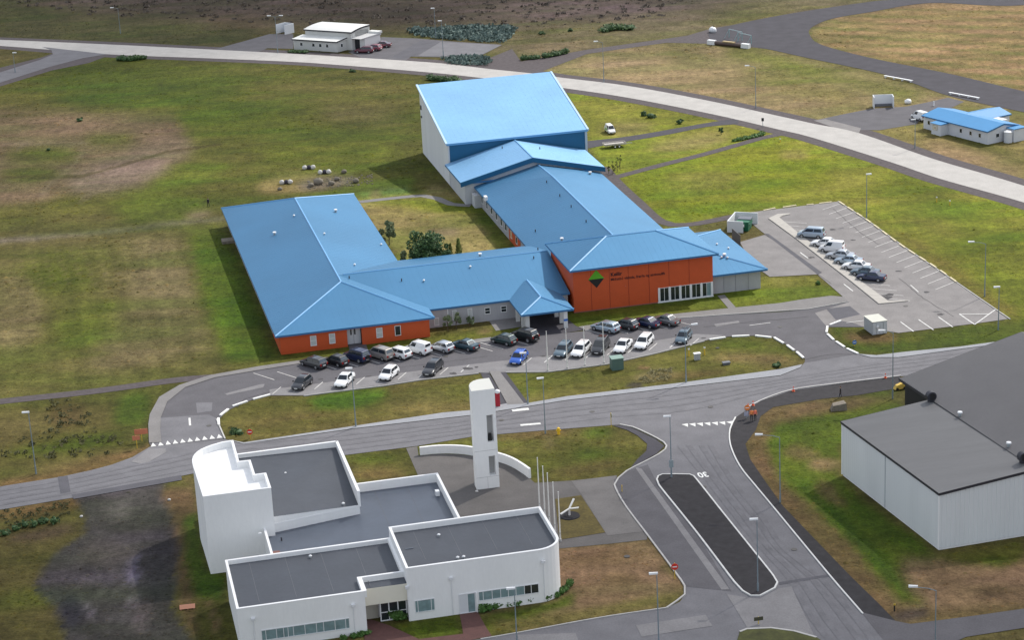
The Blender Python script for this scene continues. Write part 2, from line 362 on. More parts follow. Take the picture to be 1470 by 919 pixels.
# front lawns of the school
pt((104, 112, 40), 3, 1, (400, 512), (520, 494), (700, 470), (1100, 400), (1200, 420), (1120, 441), (974, 454), (700, 486), (420, 520), (330, 530))
pt((118, 106, 50), 3, .8, (404, 514), (520, 500), (520, 504), (404, 519)); el((138, 112, 72), 2, .9, 697, 475, 9, 4)
pt((116, 122, 44), 3, .9, (1030, 430), (1100, 396), (1170, 395), (1205, 420), (1060, 440)); el((130, 128, 60), 3, .6, 1130, 410, 30, 4, 20)
# courtyard
pt((144, 134, 74), 4, 1, (505, 285), (690, 270), (745, 365), (580, 380)); pt((128, 132, 46), 5, .9, (520, 292), (610, 285), (680, 290), (690, 305), (640, 306), (560, 300)); pt((118, 128, 40), 3, .9, (530, 291), (600, 287), (690, 294), (700, 305), (640, 302), (560, 297)); el((148, 134, 76), 7, .7, 560, 305, 40, 10, 12); el((136, 114, 90), 5, .8, 637, 333, 22, 6); pt((92, 110, 34), 4, .8, (672, 290), (700, 300), (745, 362), (715, 364)); el((110, 126, 34), 5, .8, 575, 372, 12, 10)  # dark green strip along the middle wing: its shadow painted into the grass
# sunny lawns at the right
pt((134, 138, 48), 4, 1, (810, 128), (900, 140), (1023, 164), (1165, 198), (1279, 235), (1470, 292), (1870, 430), (1870, 500), (1470, 470), (1447, 458), (1204, 290), (1065, 308), (960, 325), (860, 235))
pt((122, 132, 32), 6, .9, (890, 258), (950, 238), (1095, 198), (1180, 225), (1200, 260), (1060, 300), (965, 322)); el((146, 128, 78), 6, .85, 900, 185, 40, 8, -4); el((154, 132, 84), 6, .8, 990, 205, 60, 8, -8); el((150, 134, 76), 10, .5, 1010, 262, 60, 14); el((140, 122, 70), 4, .8, 1140, 222, 20, 5)
pt((104, 116, 34), 10, .85, (1240, 260), (1300, 250), (1470, 330), (1870, 480), (1470, 455), (1400, 400)); pt((118, 108, 46), 4, .8, (1215, 292), (1300, 350), (1400, 425), (1455, 462), (1470, 465), (1470, 455), (1400, 405), (1310, 340)); el((128, 124, 52), 10, .7, 1330, 320, 50, 16, 20)
pt((84, 96, 30), 4, 1, (1190, 465), (1221, 464), (1290, 479), (1400, 466), (1470, 458), (1870, 430), (1870, 470), (1470, 492), (1258, 511), (1231, 507), (1205, 492)); el((122, 92, 58), 4, .95, 1250, 485, 40, 9, 5); el((126, 118, 50), 3, .6, 1310, 488, 15, 5)
# islands between car park and street
pt((110, 108, 48), 3, 1, (716, 536), (871, 523), (1011, 489), (1083, 483), (1107, 484), (1153, 517), (1120, 533), (900, 561), (757, 580)); el((126, 104, 64), 5, .8, 1080, 515, 60, 8, 2); el((94, 108, 34), 5, .8, 1060, 495, 40, 5); el((150, 138, 84), 4, .8, 940, 540, 30, 9, -6); el((96, 106, 36), 6, .8, 800, 548, 60, 8, -6); el((112, 84, 52), 4, .7, 990, 540, 60, 5, -8); el((150, 106, 78), 1, .9, 925, 530, 7, 2.5); el((84, 74, 66), 1, .9, 913, 552, 14, 5)
pt((108, 100, 48), 3, 1, (314, 604), (348, 580), (387, 569), (550, 555), (687, 536), (700, 545), (677, 597), (510, 613), (350, 638), (320, 625)); el((78, 104, 30), 5, .95, 500, 572, 60, 15, -8); el((110, 90, 50), 4, .6, 420, 602, 60, 5, -8); el((70, 66, 40), 3, .8, 340, 622, 14, 4); el((122, 104, 60), 5, .6, 600, 572, 50, 8, -8)
# round the tower
pt((108, 104, 48), 3, 1, (596, 643), (714, 627), (877, 612), (915, 620), (930, 640), (900, 668), (886, 684), (768, 694), (735, 672), (600, 655)); el((84, 110, 36), 5, .9, 860, 622, 22, 6); el((126, 94, 60), 3, .8, 760, 624, 60, 5, -4); el((86, 108, 38), 6, .7, 850, 650, 30, 8); el((126, 96, 62), 4, .8, 840, 672, 60, 6, -6); el((134, 114, 76), 3, .7, 790, 636, 6, 8, 20)
pt((104, 98, 46), 3, 1, (496, 655), (583, 644), (600, 681), (520, 692)); el((120, 92, 56), 4, .8, 545, 682, 40, 6); el((88, 100, 34), 4, .7, 540, 660, 30, 5)
pt((112, 98, 46), 2, 1, (796, 718), (834, 712), (869, 765), (800, 776)); el((130, 98, 60), 4, .7, 815, 765, 30, 6)
pt((142, 110, 80), 3, 1, (800, 790), (929, 774), (963, 814), (983, 845), (978, 860), (930, 879), (743, 911), (690, 880)); pt((112, 108, 50), 4, .9, (700, 890), (800, 880), (983, 850), (975, 868), (900, 884), (700, 915)); el((112, 92, 54), 5, .7, 890, 832, 30, 8); pt((80, 104, 28), 3, .9, (700, 878), (800, 862), (820, 850), (830, 870), (760, 888), (700, 892)); el((120, 86, 60), 7, .6, 860, 800, 50, 8); el((92, 92, 40), 5, .7, 960, 820, 14, 8, 40)
pt((88, 104, 32), 3, 1, (560, 900), (650, 880), (660, 884), (665, 912), (600, 919)); pt((88, 104, 32), 3, .9, (690, 880), (700, 880), (706, 905), (700, 915))
# right of the side road, round the warehouse
pt((112, 94, 56), 5, 1, (1063, 630), (1100, 585), (1290, 570), (1300, 620), (1206, 690), (1347, 792), (1870, 730), (1870, 870), (1300, 900), (1221, 830), (1121, 727), (1075, 662))
pt((94, 112, 34), 4, .95, (1110, 610), (1290, 572), (1300, 590), (1206, 640), (1206, 690), (1330, 790), (1340, 800), (1330, 870), (1290, 862), (1200, 760), (1110, 680), (1095, 640)); pt((58, 84, 22), 4, .75, (1150, 690), (1210, 735), (1320, 850), (1300, 862), (1215, 775), (1145, 700)); el((120, 104, 60), 5, .85, 1150, 650, 26, 12, 10); el((150, 118, 84), 4, .95, 1185, 668, 22, 8); el((108, 92, 54), 5, .85, 1195, 710, 30, 12, 40); pt((72, 92, 26), 5, .8, (1206, 692), (1347, 795), (1340, 815), (1240, 760), (1200, 705))
pt((140, 108, 80), 7, .95, (1292, 803), (1345, 808), (1470, 815), (1870, 830), (1870, 850), (1470, 868), (1340, 875), (1300, 840)); pt((96, 100, 36), 5, .9, (1340, 794), (1470, 776), (1470, 800), (1440, 818), (1350, 804)); el((76, 96, 30), 3, .9, 1430, 806, 22, 4); el((110, 88, 60), 5, .7, 1400, 845, 50, 8)
el((120, 92, 62), 4, .9, 1150, 590, 30, 4, -20); el((88, 108, 34), 4, .8, 1260, 565, 30, 5); pt((120, 92, 60), 4, .85, (1068, 625), (1100, 595), (1120, 600), (1100, 640), (1118, 700), (1200, 800), (1290, 880), (1280, 890), (1215, 825), (1120, 726), (1080, 665))
pt((86, 74, 62), 4, .9, (1275, 882), (1330, 872), (1330, 888), (1290, 896))
# rough lot at the bottom left
pt((86, 80, 40), 4, 1, (-400, 745), (0, 733), (123, 716), (120, 765), (60, 840), (95, 919), (95, 1150), (-400, 1150)); el((112, 82, 50), 4, .9, 60, 730, 90, 7, -10); el((84, 68, 50), 5, .8, 60, 765, 50, 8, -10); el((98, 94, 44), 9, .7, 30, 860, 35, 45)
LOT = ((110, 712), (180, 698), (262, 680), (232, 706), (240, 720), (251, 754), (255, 800), (249, 874), (274, 919), (300, 1150), (94, 1150), (92, 919), (88, 880), (57, 857), (54, 834), (74, 800), (123, 765))
pt((74, 71, 68), 2, 1, *LOT)
_r = random.Random(9)
for _i in range(45):
    _x = _r.uniform(70, 262); _y = _r.uniform(700, 925); _d = _r.choice(((58, 56, 60), (84, 79, 76), (64, 62, 66), (92, 86, 82)))
    if 60+abs(_y-830)*.35 < _x < 250: el(_d, 2, .32, _x, _y, _r.uniform(4, 14), _r.uniform(3, 12), _r.uniform(-40, 40))
el((108, 102, 96), 3, .8, 175, 735, 16, 13, 20); el((54, 53, 56), 7, .5, 228, 805, 20, 62, 3); el((84, 78, 70), 5, .6, 150, 795, 40, 20); el((104, 94, 90), 3, .7, 205, 885, 14, 26, 10); el((124, 118, 118), 1.5, .8, 126, 878, 6, 16, -25); el((104, 100, 106), 2, .8, 192, 820, 8, 24, 5); el((54, 54, 62), 5, .8, 100, 880, 20, 26); el((120, 112, 112), 2, .6, 190, 865, 9, 12)  # tall dark oval: shade of the tall church block put into the colour
pt((104, 78, 54), 4, .95, (229, 705), (275, 685), (290, 760), (300, 830), (330, 919), (276, 919), (258, 860), (256, 790), (245, 740)); pt((70, 92, 26), 4, .95, (262, 745), (282, 735), (300, 822), (322, 825), (326, 870), (285, 862), (262, 800)); pt((84, 84, 34), 4, .9, (276, 862), (326, 862), (345, 919), (345, 1150), (300, 1150)); el((122, 96, 66), 2, .8, 306, 890, 5, 30, -12); el((90, 100, 36), 4, .8, 255, 695, 22, 6)
# sample the plot, with ragged edges, onto the ground
P3 = np.stack([XX, YY, np.zeros_like(XX)-CAMH], -1); zc = P3@cam_f
wpx = PW/2+FPX*(P3@cam_r)/zc; wpy = PH/2-FPX*(P3@cam_u)/zc
wob = np.clip(1.35-(YY-200)/330, .22, 1.1)
qx = wpx+12*wob*(fbm(XX, YY, 4, 1)-.5); qy = wpy+6*wob*(fbm(XX, YY, 5, 11)-.5)
ix = np.clip((qx-SX0)*SR-.5, 0, SW-1.001); iy = np.clip((qy-SY0)*SR-.5, 0, SH-1.001); jx = ix.astype(int); jy = iy.astype(int); fx = (ix-jx)[..., None]; fy = (iy-jy)[..., None]
C4 = (sheet_img[jy, jx]*(1-fx)+sheet_img[jy, jx+1]*fx)*(1-fy)+(sheet_img[jy+1, jx]*(1-fx)+sheet_img[jy+1, jx+1]*fx)*fy
n1 = fbm(XX, YY, 22, 21)-.5; n2 = fbm(XX, YY, 5, 31)-.5; n3 = fbm(XX*.5, YY*1.6, 9, 41)-.5
C4 = C4*(1+.6*n1+.5*n2)[..., None]*np.array([1.05, .96, 1.0])
dry = np.clip(n3*4.2, -1, 1)[..., None]; C4 = np.where(dry > 0, C4*(1+dry*np.array([.20, .09, .30])), C4*(1+(-dry)*np.array([-.17, .0, -.18])))
mw_ = np.clip(((XX < -38) & (YY > 300) & (YY < 396))*1.0, 0, 1); mow = np.sin((XX*math.cos(R(12.4))+YY*math.sin(R(12.4)))*1.5+1.5*n2)*fbm(XX*.8, YY*.15, 3, 71)
C4 = C4*(1+.17*mw_*mow)[..., None]
n4 = fbm(XX, YY, 2.2, 81, 2)-.5; n5 = fbm(XX*.55, YY*2.0, 3.4, 91, 3)-.5; tone = 1+.42*n4+.45*n5; C4 = C4*tone[..., None]
red = np.clip(C4[..., 0]-C4[..., 1], 0, 1); C4[..., 1] += .22*red
gw = np.clip((C4[..., 1]-C4[..., 0])/.03+.75, 0, 1)[..., None]; C4 = C4*(gw*np.array([.95, 1.03, .82])+(1-gw)*np.array([.97, .985, 1.14])); C4 = np.clip(C4, .004, .6)
gm = bpy.data.meshes.new('ground'); Z0 = np.zeros_like(XX)
gm.vertices.add(nx*ny); gm.vertices.foreach_set('co', np.stack([XX, YY, Z0], -1).astype(np.float32).ravel())
idx = np.arange(nx*ny).reshape(ny, nx); q4 = np.stack([idx[:-1, :-1], idx[:-1, 1:], idx[1:, 1:], idx[1:, :-1]], -1).reshape(-1, 4)
gm.loops.add(q4.size); gm.loops.foreach_set('vertex_index', q4.ravel().astype(np.int32)); gm.polygons.add(len(q4)); gm.polygons.foreach_set('loop_start', (np.arange(len(q4))*4).astype(np.int32)); gm.update(calc_edges=True)
ca = gm.color_attributes.new('soil', 'FLOAT_COLOR', 'POINT'); ca.data.foreach_set('color', np.concatenate([C4, np.ones((ny, nx, 1))], -1).astype(np.float32).ravel())
def ground_material(name, attr):
    m = bpy.data.materials.new(name); m.use_nodes = True; n = m.node_tree; L = n.links; b = n.nodes['Principled BSDF']; b.inputs['Roughness'].default_value = .95; b.inputs['Specular IOR Level'].default_value = .15
    geo = n.nodes.new('ShaderNodeNewGeometry'); fac = None
    for s_, lo, hi, st in ((.9, .66, 1.34, (1, 1, 1)), (3.5, .72, 1.28, (1, 1, 1)), (.35, .84, 1.16, (2.2, .5, 1))):
        mp = n.nodes.new('ShaderNodeMapping'); mp.inputs['Scale'].default_value = st; mp.inputs['Rotation'].default_value = (0, 0, .3); L.new(geo.outputs['Position'], mp.inputs[0])
        t = n.nodes.new('ShaderNodeTexNoise'); t.inputs['Scale'].default_value = s_; t.inputs['Detail'].default_value = 5; t.inputs['Roughness'].default_value = .65; L.new(mp.outputs[0], t.inputs['Vector'])
        r_ = n.nodes.new('ShaderNodeMapRange'); r_.inputs[1].default_value = .3; r_.inputs[2].default_value = .7; r_.inputs[3].default_value = lo; r_.inputs[4].default_value = hi; L.new(t.outputs[0], r_.inputs[0])
        if fac is None: fac = r_.outputs[0]
        else:
            mu = n.nodes.new('ShaderNodeMath'); mu.operation = 'MULTIPLY'; L.new(fac, mu.inputs[0]); L.new(r_.outputs[0], mu.inputs[1]); fac = mu.outputs[0]
    v = n.nodes.new('ShaderNodeVectorMath'); v.operation = 'SCALE'; L.new(fac, v.inputs['Scale'])
    if attr: a = n.nodes.new('ShaderNodeAttribute'); a.attribute_name = attr; L.new(a.outputs['Color'], v.inputs[0])
    else: v.inputs[0].default_value = tuple(alb((84, 74, 58)))
    L.new(v.outputs[0], b.inputs['Base Color'])
    t = n.nodes.new('ShaderNodeTexNoise'); t.inputs['Scale'].default_value = 2.2; t.inputs['Detail'].default_value = 6; L.new(geo.outputs['Position'], t.inputs['Vector'])
    bp = n.nodes.new('ShaderNodeBump'); bp.inputs['Strength'].default_value = .55; bp.inputs['Distance'].default_value = .25; L.new(t.outputs[0], bp.inputs['Height']); L.new(bp.outputs[0], b.inputs['Normal'])
    return m
gm.materials.append(ground_material('grass_and_soil', 'soil'))
go = bpy.data.objects.new('ground', gm); col.objects.link(go); go['kind'] = 'structure'
fg = MB().poly([(-9000, -2000, -.2), (9000, -2000, -.2), (9000, 14000, -.2), (-9000, 14000, -.2)], ground_material('far_heath', None)).obj('far_ground', kind='structure')

# ================================================================== ROADS
def asphalt(name, c, **k): return mat(name, c, rough=.85, noise=k.get('noise', .14), nscale=k.get('ns', .35), fine=.12, fscale=5, bump=.15, bscale=10, spec=.3)
asph = asphalt('street_asphalt', tuple(alb((134, 133, 138)))); asph_old = asphalt('old_asphalt', tuple(alb((112, 110, 115)))); asph_dark = asphalt('dark_asphalt', tuple(alb((84, 82, 90))))
asph_lot = asphalt('car_park_asphalt', tuple(alb((156, 152, 151)))); asph_pale = asphalt('pale_road_surface', tuple(alb((212, 208, 203))), noise=.1); cinder = asphalt('cinder_track', tuple(alb((78, 76, 84))), noise=.2)
shoulder = asphalt('gravel_shoulder', tuple(alb((98, 90, 92))), noise=.25, ns=1.2); black_gravel = asphalt('black_gravel', tuple(alb((58, 56, 60))), noise=.3, ns=1.0)
concrete = asphalt('pavement_concrete', tuple(alb((150, 147, 146))), noise=.1); concrete_pale = asphalt('pale_pavement', tuple(alb((176, 178, 184))), noise=.08); plaza_m = asphalt('plaza_paving', tuple(alb((124, 120, 118))), noise=.16)
plaza_b = asphalt('plaza_paving_pale', tuple(alb((138, 134, 132))), noise=.16); brick_m = mat('red_paving', tuple(alb((122, 84, 78))), rough=.85, noise=.15, nscale=1, fine=.15, fscale=8); patch_d = asphalt('dark_asphalt_patch', tuple(alb((106, 105, 112)))); patch_l = asphalt('pale_asphalt_patch', tuple(alb((152, 150, 152))))
track_m = asphalt('tyre_worn_asphalt', tuple(alb((130, 129, 134))), noise=.2, ns=.5)

air_top = [(-250, 48), (-120, 53), (0, 57), (143, 63), (286, 70), (420, 77), (493, 81.4), (560, 85.5), (636, 91), (700, 98.6), (768, 105.7), (803, 111), (900, 123), (1014, 144), (1120, 167), (1170, 178), (1233, 191), (1336, 227), (1421, 252), (1470, 267), (1620, 314)]
air_bot = [(-250, 57), (-120, 61), (0, 65.7), (154, 77.7), (286, 83), (420, 88.6), (493, 93.7), (560, 99), (636, 105.7), (693, 112), (750, 118), (807, 126), (900, 140), (1023, 164), (1120, 186.5), (1164, 197), (1279, 233), (1350, 257), (1470, 291), (1620, 340)]
def two_edges(name, a, b, z, m, ex=0., step=3.):
    A = smooth_line(G(a), step); B = smooth_line(G(b), step)
    if ex: A = offset_line(A, ex); B = offset_line(B, -ex)
    HARD.append([(p.x, p.y) for p in A]+[(p.x, p.y) for p in B[::-1]]); mb = MB(); mb.cap([(p.x, p.y, z) for p in A]+[(p.x, p.y, z) for p in B[::-1]], m); return mb.obj(name, kind='structure')
two_edges('road_shoulder', air_top, air_bot, .02, shoulder, 3.2)
two_edges('airport_road', air_top, air_bot, .05, asph_pale)
sheet('side_lane_shoulder', [(-150, 128), (0, 97), (60, 82), (82, 74), (60, 67), (160, 78), (128, 90), (74, 101), (0, 124), (-150, 160)], .03, shoulder)
sheet('side_lane', [(-150, 135), (0, 104), (57, 86), (76, 78), (74, 72), (60, 67), (154, 77.7), (120, 83), (71, 96), (0, 118.6), (-150, 150)], .06, asph)
two_edges('hall_lane', [(838, 203), (900, 196), (960, 186), (1023, 175), (1060, 170)], [(838, 214), (900, 203), (960, 193), (1014, 182), (1060, 178)], .03, asph_dark)
def path(name, pts, w_, z, m):
    L_ = smooth_line(G(pts), 2); HARD.append([(p.x, p.y) for p in offset_line(L_, w_/2)]+[(p.x, p.y) for p in offset_line(L_, -w_/2)[::-1]]); return strip(MB(), smooth_line(G(pts), 2), w_, z, m).obj(name, kind='structure')
path('footpath', [(878, 256), (949, 237), (1020, 219), (1094, 198), (1125, 192)], 2.2, .035, shoulder)
path('footpath', [(866, 240), (885, 262), (915, 290), (948, 318), (985, 323), (1043, 313), (1066, 308)], 2.4, .04, shoulder)
path('footpath', [(516, 290), (560, 285), (607, 281), (628, 285), (647, 293), (676, 295)], 1.8, .03, concrete)
path('footpath', [(-60, 584), (0, 577), (137, 562), (230, 549), (275, 544), (320, 541)], 2.4, .035, shoulder)
# dirt road and running track
sheet('cinder_lane', [(680, 92), (735, 70), (748, 88), (843, 71), (986, 51), (1023, 40), (1050, 36), (1100, 70), (1040, 63), (957, 61), (843, 77), (771, 105), (720, 103)], .025, shoulder)
TO = [(1470, -40), (1307, -5), (1250, 2), (1136, 19), (1050, 36), (1018, 46), (1030, 62), (1084, 67), (1164, 84), (1279, 109), (1364, 138), (1470, 161), (1640, 196)]
TI = [(1640, -20), (1470, 7), (1336, 4), (1250, 17), (1193, 27), (1164, 40), (1163, 51), (1179, 64), (1250, 83), (1364, 106), (1470, 131), (1640, 168)]
mb = MB(); A = smooth_line(G([(1640, -60)]+TO), 3); B = smooth_line(G(TI), 3); HARD.append([(p.x, p.y) for p in A]+[(p.x, p.y) for p in B[::-1]]); mb.cap([(p.x, p.y, .05) for p in A]+[(p.x, p.y, .05) for p in B[::-1]], cinder); mb.obj('running_track', kind='structure')
sheet('yard', [(1173, 172), (1210, 164), (1250, 156), (1300, 153), (1330, 147), (1361, 140), (1384, 146), (1361, 157), (1330, 160), (1316, 178), (1262, 187), (1210, 186)], .035, asph_old)
sheet('yard_apron', [(1168, 173), (1185, 171), (1236, 184), (1233, 191), (1200, 184)], .045, asph_lot)
sheet('car_park', [(308, 70.5), (350, 59), (387, 48.6), (421, 48.6), (421, 70), (384, 69), (366, 76.5)], .045, asph_old)
sheet('car_park', [(520, 83.5), (500, 75), (548, 53), (600, 55), (652, 59.5), (721, 64), (684, 83), (590, 81), (581, 88)], .045, asph_old)
sheet('asphalt_patch', [(633, 60), (720, 64.5), (684, 82), (600, 80)], .06, asph); sheet('asphalt_patch', [(604, 58), (634, 60), (600, 78), (578, 85), (562, 82)], .055, patch_d)

# street with its side road, all one sheet
ST = [(-80, 714), (0, 699.3), (85.7, 685.6), (130, 676), (160, 668), (190, 657), (217, 641), (323, 631), (350, 638.5), (510, 616), (677, 597), (731, 588.6), (814, 575.5), (985.7, 555.7), (1120, 540), (1148, 529),
      (1155, 521), (1231, 508.6), (1258, 513), (1378, 501), (1500, 486), (1700, 465), (1700, 495), (1500, 515), (1293, 541), (1207, 551.5), (1136, 561.5), (1090, 577), (1056, 600), (1047, 617), (1048.6, 640), (1062, 670), (1085.7, 700), (1107, 725.6),
      (1187, 822.7), (1238.6, 882.7), (1268, 920), (1300, 960), (1330, 1010), (540, 1030), (540, 948), (640, 926), (743, 910), (860, 888.4), (957, 874), (976, 865), (983, 855), (983, 842.7), (962.9, 814), (928.6, 768), (897, 725.6), (884, 705), (883, 696), (888, 687), (900, 677),
      (945.7, 653), (956, 645), (957, 640), (943, 630), (908.6, 614), (893, 610.5), (877, 611), (780, 618.6), (681, 627), (598.6, 641), (495.7, 654), (380, 667), (280, 680), (260, 684), (180, 702), (103, 715.6), (0, 732.7), (-80, 747)]
sheet('street', ST, .04, asph)
LOOP = [(217, 641.5), (214, 637), (213, 610), (215, 596), (228.6, 571), (257, 554), (300, 540), (371, 527), (420, 520.5), (430, 521.4), (676, 493.5), (755, 484), (840, 475.7), (900, 467), (974, 458), (1050, 452.5), (1120, 448.6), (1160, 445), (1222, 434), (1240, 470), (1187, 470), (1187, 480), (1210, 498.6), (1231, 508.9),
        (1155, 521.5), (1155.7, 515.7), (1135.7, 498.6), (1107, 484), (1083, 482.5), (1048.6, 483.5), (1020, 487), (1011, 490), (943, 507), (871, 523), (785.7, 534), (716, 536), (702, 537), (687, 536), (607, 545), (550, 554), (481, 563), (435.7, 568.6), (387, 568.6), (367, 573), (348, 580), (327, 590), (315, 602), (317, 617), (323, 631.5)]
sheet('school_street', LOOP, .05, asph_old)
sheet('loop_mouth_surface', [(228, 601), (300, 596), (314, 603), (317, 617), (322, 630), (218, 640.5), (224, 618)], .06, asph)
sheet('parking_bay_surface', [(387, 568), (387, 560), (600, 533), (700, 521), (860, 503), (1000, 480), (1040, 482), (1011, 490), (943, 506.5), (871, 522.5), (785.7, 533.5), (687, 535.5), (607, 544.5), (481, 562.5), (436, 568)], .06, patch_l)
sheet('school_car_park', [(1058, 310), (1067, 306.5), (1198.6, 290), (1204, 290), (1247, 318.6), (1295.7, 354), (1384, 414), (1447, 458.6), (1393, 466), (1290, 478.6), (1240, 470), (1221, 463), (1207, 461.5), (1187, 470), (1170, 450), (1218.6, 434), (1173, 394), (1098.6, 337), (1080, 322)], .06, asph_lot)
sheet('service_yard', [(1062, 348), (1098, 337.5), (1120, 352), (1174, 394.5), (1105, 398), (1080, 380)], .075, asph_lot)
sheet('asphalt_patch', [(1098, 336), (1103, 336), (1180, 392), (1174, 395)], .09, patch_d)
sheet('verge_gravel', [(1292, 541), (1300, 556), (1230, 568), (1180, 573), (1110, 585), (1092, 598), (1085, 618), (1070, 638), (1077, 660), (1101, 695), (1123, 726), (1170, 775), (1221, 828), (1262, 868), (1287, 894), (1238, 883), (1187, 823), (1107, 726), (1062, 670), (1048, 640), (1047, 617), (1056, 600), (1090, 577), (1136, 561)], .03, black_gravel)
sheet('side_street', [(1236, 880), (1287, 893), (1307, 897), (1400, 885), (1470, 875), (1560, 862), (1560, 893), (1470, 902.7), (1387, 915.6), (1320, 945), (1290, 948)], .055, asph_old)
for p, m in (([(83, 685.6), (97, 684), (101.4, 707), (87, 710)], patch_d), ([(103, 711.3), (260, 683), (261.4, 690), (105.7, 717.5)], patch_d), ([(188, 664), (212.6, 645), (238, 645), (238.5, 650), (214, 664), (201.8, 666.6)], patch_l), ([(281.4, 579), (305, 578.6), (304, 591), (283, 594)], asph), ([(323, 566), (372, 553), (380, 552), (378, 557), (326, 568)], patch_l),
             ([(911, 671), (921, 674), (1047, 847), (1036, 848)], patch_l), ([(913, 899), (1012.9, 884), (1022.9, 900), (921, 915.6)], patch_l), ([(743, 913), (826, 910), (832, 925), (745, 928)], patch_l), ([(1118.6, 837), (1190, 825.6), (1192, 829), (1119, 841)], patch_d), ([(1043, 854), (1071, 859), (1091, 861), (1118, 846), (1136, 843), (1172, 921), (1107, 903.5), (1073, 903)], patch_l), ([(1186, 444), (1220, 440), (1235, 452), (1200, 460)], patch_d), ([(1025, 466), (1060, 461), (1062, 464), (1028, 470)], patch_l)):
    sheet('asphalt_patch', p, .068, m)
SR_ = [(881, 690), (897, 723), (929, 768), (963, 814), (983, 843), (1050, 850), (1000, 766), (946, 700), (930, 668), (900, 677)]
sheet('side_road_surface', SR_, .060, asph_old)
# worn wheel tracks along the street
wt = MB()
for a in ((0, 705), (0, 711), (0, 718), (0, 725)):
    k = (a[1]-699)/33.; line = []
    for (x, yt, yb) in ((-60, 710, 744), (0, 699, 732.7), (103, 682, 715), (230, 655, 690), (330, 634, 673), (495, 619, 653.5), (681, 598, 627), (780, 582, 618), (880, 570, 606), (986, 557, 598), (1120, 541, 563), (1250, 519, 545), (1400, 500, 527), (1500, 488, 515)): line.append((x, yt+(yb-yt)*k))
    strip(wt, smooth_line(G(line), 3), .7, .062, track_m)
for k in (.2, .38, .62, .8): strip(wt, smooth_line(G([(960+75*k, 640), (1004+58*k, 690), (1042+62*k, 740), (1085+52*k, 790), (1117+75*k, 830), (1145+105*k, 890), (1175+100*k, 925)]), 3), .7, .064, track_m)
wt.obj('wheel_tracks', kind='structure')

stain_m = asphalt('oil_stain', tuple(alb((92, 90, 92))), noise=.3, ns=2); crack_m = asphalt('sealed_crack', tuple(alb((84, 82, 84)))); iron_m = mat('cast_iron_cover', (.07, .065, .06), rough=.6)
rs = random.Random(12)
def stain(x, y, r_, z=.082):
    q = g(x, y); P_ = [(q.x+r_*rs.uniform(.5, 1.2)*math.cos(t)*1.3, q.y+r_*rs.uniform(.5, 1.2)*math.sin(t), z) for t in np.linspace(0, 2*math.pi, 11)[:-1]]; MB().cap(P_, stain_m).obj('oil_stain', kind='structure')
for x, y, r_ in ((1270, 428, 1.2), (1276, 424, .8), (672, 530, .7), (684, 528, .4), (650, 537, .5), (1030, 500, .3), (1195, 330, .5), (1290, 390, .4), (1330, 420, .5), (460, 545, .4), (530, 541, .35), (780, 512, .4), (1165, 370, .5), (705, 536, .5), (1010, 486, .3), (870, 494, .35), (1225, 345, .35), (1350, 452, .5)): stain(x, y, r_)
for P_ in ([(1100, 338), (1128, 358), (1150, 375), (1178, 397), (1192, 408)], [(1196, 300), (1230, 330), (1262, 352)], [(1155, 517), (1190, 510), (1230, 509)], [(340, 586), (352, 574), (400, 560)], [(1010, 440+30), (1090, 462), (1160, 455)], [(560, 530), (640, 520), (700, 512)], [(1290, 400), (1330, 432), (1370, 455)]):
    L_ = smooth_line(G(P_), 1.2); L_ = [p+Vector((rs.uniform(-.12, .12), rs.uniform(-.12, .12), 0)) for p in L_]; strip(MB(), L_, .07, .084, crack_m).obj('sealed_crack', kind='structure')
for x, y in ((300, 612), (640, 512), (905, 486), (1120, 470), (850, 592), (1020, 585), (440, 640), (1010, 700), (1140, 790), (900, 800), (1300, 440), (720, 604)):
    q = g(x, y); MB().tube((q.x, q.y, .05), (q.x, q.y, .088), .38, iron_m, n=14).obj('manhole_cover', kind='structure')
# pavements, plaza, paths
sheet('pavement', [(214, 637), (213, 610), (215, 596), (228.6, 571), (257, 554), (300, 540), (371, 527), (430, 518.5), (560, 503), (676, 489), (705, 485), (705, 489.5), (676, 493.5), (560, 508), (430, 523), (371, 532.5), (308.6, 543), (266, 557), (240, 578), (231, 600), (230, 618), (232, 636)], .12, concrete)
sheet('pavement', [(830, 470), (900, 460), (974, 451), (1050, 443), (1120, 436), (1150, 431), (1193, 425.5), (1210, 427), (1218, 433), (1160, 444), (1120, 447.6), (1050, 451.5), (974, 457), (900, 466), (840, 474.8)], .12, concrete)
sheet('pavement', [(326, 632), (350, 636.5), (510, 612.5), (636, 593.5), (677, 590), (700, 586), (728, 580), (757, 580), (814, 570), (900, 560), (986, 549.5), (1120, 531), (1152, 524), (1148.6, 528.6), (1120, 540), (986, 555.7), (814, 575.5), (731, 588.6), (677, 597), (510, 616), (350, 638.5)], .11, concrete_pale)
sheet('pavement', [(1231, 509), (1258, 511), (1300, 506), (1378, 498.6), (1470, 486), (1470, 490), (1378, 502), (1290, 514), (1250, 514)], .11, concrete_pale)
sheet('crossing_path_edge', [(690, 537), (702, 536), (730, 582), (715, 583)], .035, asph_dark); sheet('crossing_path_edge', [(716, 535), (726, 535), (759, 580), (751, 581)], .035, asph_dark)
sheet('crossing_path', [(702.5, 534), (717, 534), (753, 581), (728.6, 582)], .12, concrete)
sheet('entrance_paving', [(750, 484), (757, 470), (742, 452), (800, 446), (826, 468), (840, 474), (800, 480)], .06, asph_dark)
sheet('entrance_paving', [(702, 461), (742, 456), (752, 469), (712, 475.5)], .05, concrete)
sheet('door_path', [(500, 494), (524, 490), (529, 505.5), (503, 509.5)], .05, asph_old)
sheet('door_path', [(1030, 425), (1040, 423.5), (1056, 441.5), (1046, 443.5)], .05, concrete)
